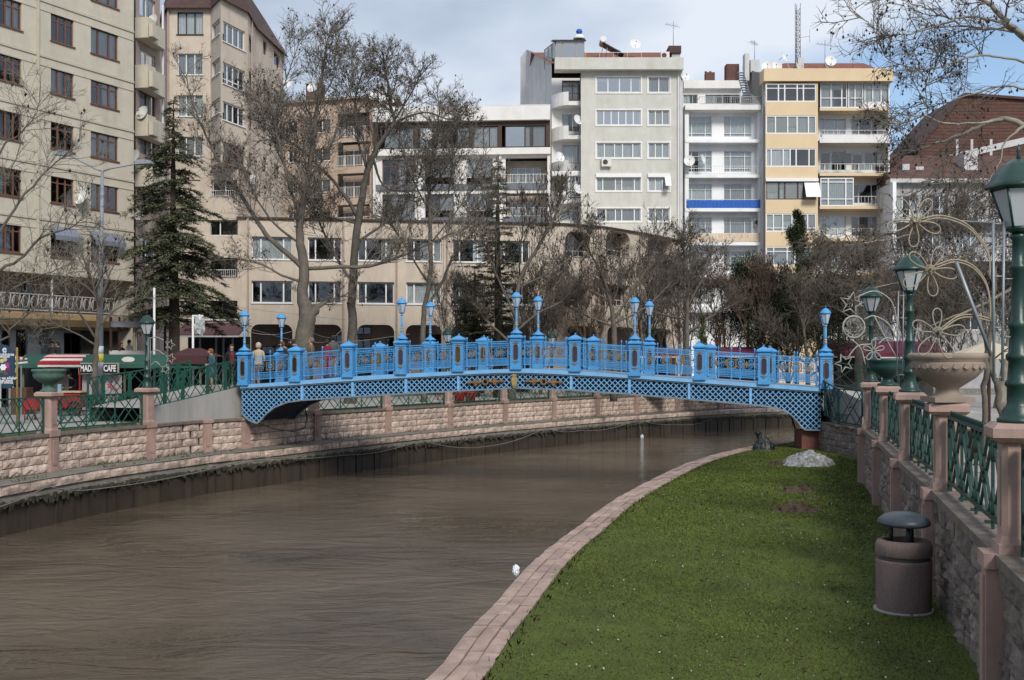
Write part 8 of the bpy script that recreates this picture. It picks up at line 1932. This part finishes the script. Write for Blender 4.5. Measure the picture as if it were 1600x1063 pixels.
# ------------------------------------------------------------ people
m_skin = M('skin', (.42, .24, .17), .6, .05)
def person(label, loc, rz, H, top, legs, hair, coat=None, coat_len=0, hood=False, pose='stand', lean=0, lookdown=.0, hat=None, shoes=(.02, .018, .016), group='people on the bridge and the promenade', scarf=None, bag=None):
    k = H / 1.75; root = thing('person', label, 'person', loc, rz, group)
    V, E_, Rr = [], [], []
    def add(p, r, par=None):
        V.append(Vector(p) * k); Rr.append(r * k)
        if par is not None: E_.append((par, len(V) - 1))
        return len(V) - 1
    ln = lambda x, y_, z_: (x, y_ - lean * max(0, z_ - .95), z_)
    pv = add(ln(0, 0, .95), .13); sp = add(ln(0, .0, 1.12), .125, pv); ch = add(ln(0, 0, 1.32), .145, sp); nk = add(ln(0, .01, 1.47), .055, ch); h0 = add(ln(0, -.015 - lookdown * .05, 1.54), .062, nk); h1 = add(ln(0, -.035 - lookdown * .1, 1.62 - lookdown * .02), .088, h0); h2 = add(ln(0, -.02 - lookdown * .12, 1.70 - lookdown * .03), .07, h1)
    for s in (-1, 1):
        st = {'walk': .16, 'stand': .02, 'lean': .05}[pose] * s
        hp = add((s * .09, 0, .90), .10, pv); kn = add((s * .10, -st * .6 - .02, .50), .062, hp); an = add((s * .10, -st * 1.1 + .03, .09), .042, kn); add((s * .11, -st * 1.1 - .13, .035), .036, an)
        sh = add(ln(s * .19, .01, 1.41), .062, ch)
        if pose == 'lean': el = add(ln(s * .26, -.16, 1.20), .045, sh); wr = add(ln(s * .16, -.40, 1.12), .03, el); fd = Vector((-s * .3, -1, 0))
        elif pose == 'walk': el = add(ln(s * .25, .10 * s, 1.15), .045, sh); wr = add(ln(s * .24, .10 * s - .14, .94), .03, el); fd = Vector((0, -.5, -1))
        else: el = add(ln(s * .25, .04, 1.15), .047, sh); wr = add(ln(s * .17, -.20, 1.10) if s > 0 else ln(s * .25, -.05, .92), .03, el); fd = Vector((-.5 * s, -1, .1)) if s > 0 else Vector((0, -.2, -1))
        fd.normalize(); wv = V[wr] / k; pm_ = add(wv + fd * .05, .032, wr); side = fd.cross(Vector((0, 0, 1))); side = side.normalized() if side.length > .2 else Vector((1, 0, 0))
        for j, (o_, l_) in enumerate(((-.03, .07), (-.01, .085), (.01, .08), (.03, .065))): f1 = add(wv + fd * (.09) + side * o_, .010, pm_); add(wv + fd * (.09 + l_ * .6) + side * o_ * 1.1 - Vector((0, 0, .015)), .008, f1)
        t1 = add(wv + fd * .05 + side * .045, .011, pm_); add(wv + fd * .09 + side * .065, .009, t1)
    me = bpy.data.meshes.new('body'); me.from_pydata([tuple(v) for v in V], E_, []); ob = bpy.data.objects.new('body', me); col.objects.link(ob)
    md = ob.modifiers.new('s', 'SKIN'); me.skin_vertices.new() if not me.skin_vertices else None
    for i, sv in enumerate(me.skin_vertices[0].data): sv.radius = (Rr[i], Rr[i]); sv.use_root = (i == 0)
    md2 = ob.modifiers.new('u', 'SUBSURF'); md2.levels = 1; md2.render_levels = 1
    dg = bpy.context.evaluated_depsgraph_get(); m2 = bpy.data.meshes.new_from_object(ob.evaluated_get(dg)); bpy.data.objects.remove(ob)
    m2.materials.clear(); mats = [m_skin, M('cloth_%.2f_%.2f_%.2f' % top, top, .85, .15, 6), M('cloth_%.2f_%.2f_%.2f' % legs, legs, .85, .15, 6), M('shoe_%.2f' % shoes[0], shoes, .6)]
    for m in mats: m2.materials.append(m)
    wrs = [V[i] for i in range(len(V)) if abs(Rr[i] - .03 * k) < 1e-6]
    for p in m2.polygons:
        c = p.center / k; p.use_smooth = True
        if c.z > 1.475 and abs(c.x) < .13: p.material_index = 0
        elif any((p.center - w_).length < .03 * k or ((p.center - w_).length < .20 * k and (p.center - w_).dot(Vector((0, -1, -.5))) > .02) and c.z < 1.3 for w_ in wrs) and (abs(c.x) > .13 or c.y < -.2): p.material_index = 0
        elif c.z < .10: p.material_index = 3
        elif c.z < .93 and abs(c.x) < .2: p.material_index = 2
        else: p.material_index = 1
    link('body', m2, root)
    hc = Vector(ln(0, .0 - lookdown * .1, 1.655 - lookdown * .02)) * k
    bm = bmesh.new(); bmesh.ops.create_icosphere(bm, subdivisions=2, radius=1)
    big = 1.28 if hood else 1.06
    for v in bm.verts:
        v.co = Vector((v.co.x * .098 * k * big, (v.co.y * .115 + .018) * k * big, v.co.z * .118 * k * big)) * rng.uniform(.97, 1.03)
        if v.co.y < -.04 * k and v.co.z < .04 * k: v.co.y = -.045 * k
    for v in bm.verts: v.co += hc
    m3 = bpy.data.meshes.new('hair'); bm.to_mesh(m3); bm.free(); m3.materials.append(M('hair_%.2f_%.2f' % hair[:2], hair, .85, .2, 20)); link('hood' if hood else 'hair', m3, root)
    mb = MB()                                   # face: nose, eyes, mouth, ears
    fy = (-.125 - lookdown * .11); fz = 1.615
    F_ = lambda x, y_, z_: tuple(Vector(ln(x, y_, z_)) * k)
    mb.face([F_(-.012, fy, fz - .01), F_(.012, fy, fz - .01), F_(0, fy - .028, fz - .012), ]); mb.face([F_(-.012, fy, fz - .01), F_(0, fy - .028, fz - .012), F_(0, fy + .005, fz + .035)]); mb.face([F_(.012, fy, fz - .01), F_(0, fy + .005, fz + .035), F_(0, fy - .028, fz - .012)])
    mb.obj('nose', m_skin, root); mb = MB()
    for s in (-1, 1): mb.box(F_(s * .033 - .012, fy - .004, fz + .018), F_(s * .033 + .012, fy + .01, fz + .03))
    mb.box(F_(-.022, fy + .0, fz - .045), F_(.022, fy + .012, fz - .038)); mb.obj('eyes_and_mouth', M('face_dark', (.10, .05, .04), .7), root)
    if coat:
        mb = MB(); z0 = 1.0 - coat_len; prof = [(z0, .20, .155), (z0 + .12, .195, .15), (.95, .175, .135), (1.12, .165, .13), (1.30, .195, .145), (1.40, .20, .13), (1.455, .13, .10), (1.49, .07, .07)]
        mb.lathe([(1, 0)] , 3) if False else None
        n = 14; rings = []
        for z_, rx, ry in prof: rings.append([tuple(Vector(ln(rx * math.cos(2*math.pi*j/n), ry * math.sin(2*math.pi*j/n) + .0, z_)) * k) for j in range(n)])
        mb.smooth = True
        for a, b_ in zip(rings, rings[1:]):
            for j in range(n): mb.face([a[j], a[(j+1) % n], b_[(j+1) % n], b_[j]])
        mb.obj('coat', M('coat_%.2f_%.2f_%.2f' % coat, coat, .85, .15, 5), root)
    if hat: mb = MB(); mb.lathe([(.10, 0), (.105, .03), (.095, .09), (.05, .125), (.0, .13)], 12, tuple(Vector(ln(0, -.02 - lookdown * .1, 1.665)) * k)); mb.obj('hat', M('hat', hat, .9), root)
    if scarf: mb = MB(); mb.tube([tuple(Vector(ln(.075 * math.cos(t), .075 * math.sin(t), 1.475)) * k) for t in [2*math.pi*j/10 for j in range(10)]], .035 * k, 5, closed=True); mb.obj('scarf', M('scarf_%.2f' % scarf[0], scarf, .9), root)
    if bag: mb = MB(); mb.tube([tuple(Vector(ln(.17, -.05, 1.42)) * k), tuple(Vector(ln(.0, -.17, 1.25)) * k), tuple(Vector(ln(-.2, -.08, 1.0)) * k)], .012, 4); mb.box(tuple(Vector((-.30, -.14, .80)) * k), tuple(Vector((-.2, .14, 1.02)) * k)); mb.obj('bag', M('bag_%.2f' % bag[0], bag, .7), root)
    return root
def on_bridge(u, f=.5): s_ = bs(u, bW * f); p = bpt(s_, bW * f); return (p.x, p.y, lip(s_) - .02)
person('person in a cream hooded coat seen from behind with a dark shoulder strap', on_bridge(404, .35), R(180), 1.72, (.42, .34, .24), (.04, .04, .05), (.42, .35, .26), coat=(.42, .35, .25), coat_len=.15, hood=True, bag=(.03, .02, .02))
person('dark clothed person half hidden by the left end lamp of the bridge', on_bridge(388, .7), R(-100), 1.76, (.02, .02, .025), (.02, .02, .025), (.02, .015, .012), coat=(.02, .02, .025), coat_len=.1, lookdown=.5)
person('man in a dark navy jacket looking down beside the knotty tree', on_bridge(464, .45), R(-70), 1.80, (.02, .03, .05), (.03, .03, .035), (.03, .02, .015), coat=(.02, .03, .05), coat_len=.1, lookdown=1, lean=.15)
person('person with reddish brown hair bowing behind the navy jacket man', on_bridge(449, .8), R(-60), 1.78, (.05, .045, .04), (.03, .03, .03), (.09, .04, .02), lookdown=1, lean=.2)
person('balding man in a brown tweed coat standing on the bridge', on_bridge(486, .5), R(-80), 1.80, (.14, .10, .07), (.04, .035, .03), (.16, .12, .09), coat=(.15, .105, .072), coat_len=.28)
person('woman in a crimson jacket held by the man in the grey hoodie', on_bridge(511, .35), R(170), 1.64, (.16, .01, .025), (.25, .05, .12), (.035, .018, .012), coat=(.16, .012, .028), coat_len=.12, scarf=(.2, .02, .04))
person('tall man in a grey hooded jacket with an arm round the woman', on_bridge(520, .55), R(200), 1.84, (.075, .08, .08), (.25, .26, .28), (.02, .015, .012), coat=(.075, .08, .08), coat_len=.1, scarf=(.06, .06, .06))
def on_ramp(u, y, dz=0): t = (u - 240) / 138; return (X(u, y), y, .0 + 1.0 * max(0, min(1, (u - 245) / 130)) - .1 + dz)
person('red haired woman in a long teal coat holding a phone on the ramp', on_ramp(331, 44.6, .12), R(-60), 1.74, (.03, .085, .105), (.42, .28, .21), (.18, .07, .025), coat=(.032, .09, .11), coat_len=.42, lookdown=.6, bag=(.16, .10, .07))
person('man in an open black jacket over a red striped shirt on the ramp', on_ramp(362, 45.2, .05), R(20), 1.74, (.012, .014, .018), (.02, .02, .025), (.05, .03, .02), coat=(.012, .014, .018), coat_len=.1)
r_ = [o for o in col.objects if o.get('label', '').startswith('man in an open black')][0]
mb = MB()
mb.prism([(-.075, .93), (.075, .93), (.08, 1.3), (.03, 1.44), (-.03, 1.44), (-.08, 1.3)], -.165, -.10, lambda a, d, b_: (a, d, b_)); mb.obj('shirt', M('red_shirt', (.22, .02, .03), .8), r_); mb = MB()
for k in range(6): mb.box((-.07, -.172, .96 + k * .065), (.07, -.166, .985 + k * .065))
mb.obj('shirt_stripe', M('dark_stripe', (.03, .01, .012), .8), r_)
person('vendor in dark clothes and black cap bending over the snack cart', (X(112, 47.3), 47.3, PZ), 0, 1.86, (.012, .012, .014), (.015, .015, .02), (.02, .018, .016), coat=(.012, .012, .014), coat_len=.12, lean=.25, lookdown=1, pose='lean', hat=(.01, .01, .01), scarf=(.3, .24, .2))
person('dark jacketed person sitting left of a pair on the cafe terrace', (X(82, 57.5), 57.5, Z(585, 57.5)), R(10), 1.7, (.018, .022, .028), (.02, .02, .02), (.015, .012, .01), coat=(.018, .022, .028), coat_len=.0)
person('dark haired person leaning close to the neighbour on the cafe terrace', (X(91, 57.5), 57.5, Z(585, 57.5)), R(-50), 1.7, (.02, .022, .024), (.02, .02, .02), (.018, .013, .01), coat=(.02, .022, .026), coat_len=.0, lookdown=.5)
person('man in a white shirt sitting inside the glazed cafe left of the lamp', (X(203, 60), 60, Z(580, 60)), R(-110), 1.72, (.50, .46, .42), (.05, .05, .06), (.06, .04, .03), lean=.1)
person('dark figure inside the glazed cafe facing the white shirted man', (X(190, 60.6), 60.6, Z(583, 60.6)), R(60), 1.68, (.02, .02, .02), (.02, .02, .02), (.015, .012, .01), coat=(.02, .02, .02), coat_len=.0)
person('person in black standing in the doorway left of the white pier', (X(26, 56.3), 56.3, ZL), R(-80), 1.78, (.015, .015, .018), (.02, .02, .022), (.012, .01, .009), coat=(.015, .015, .018), coat_len=.2)
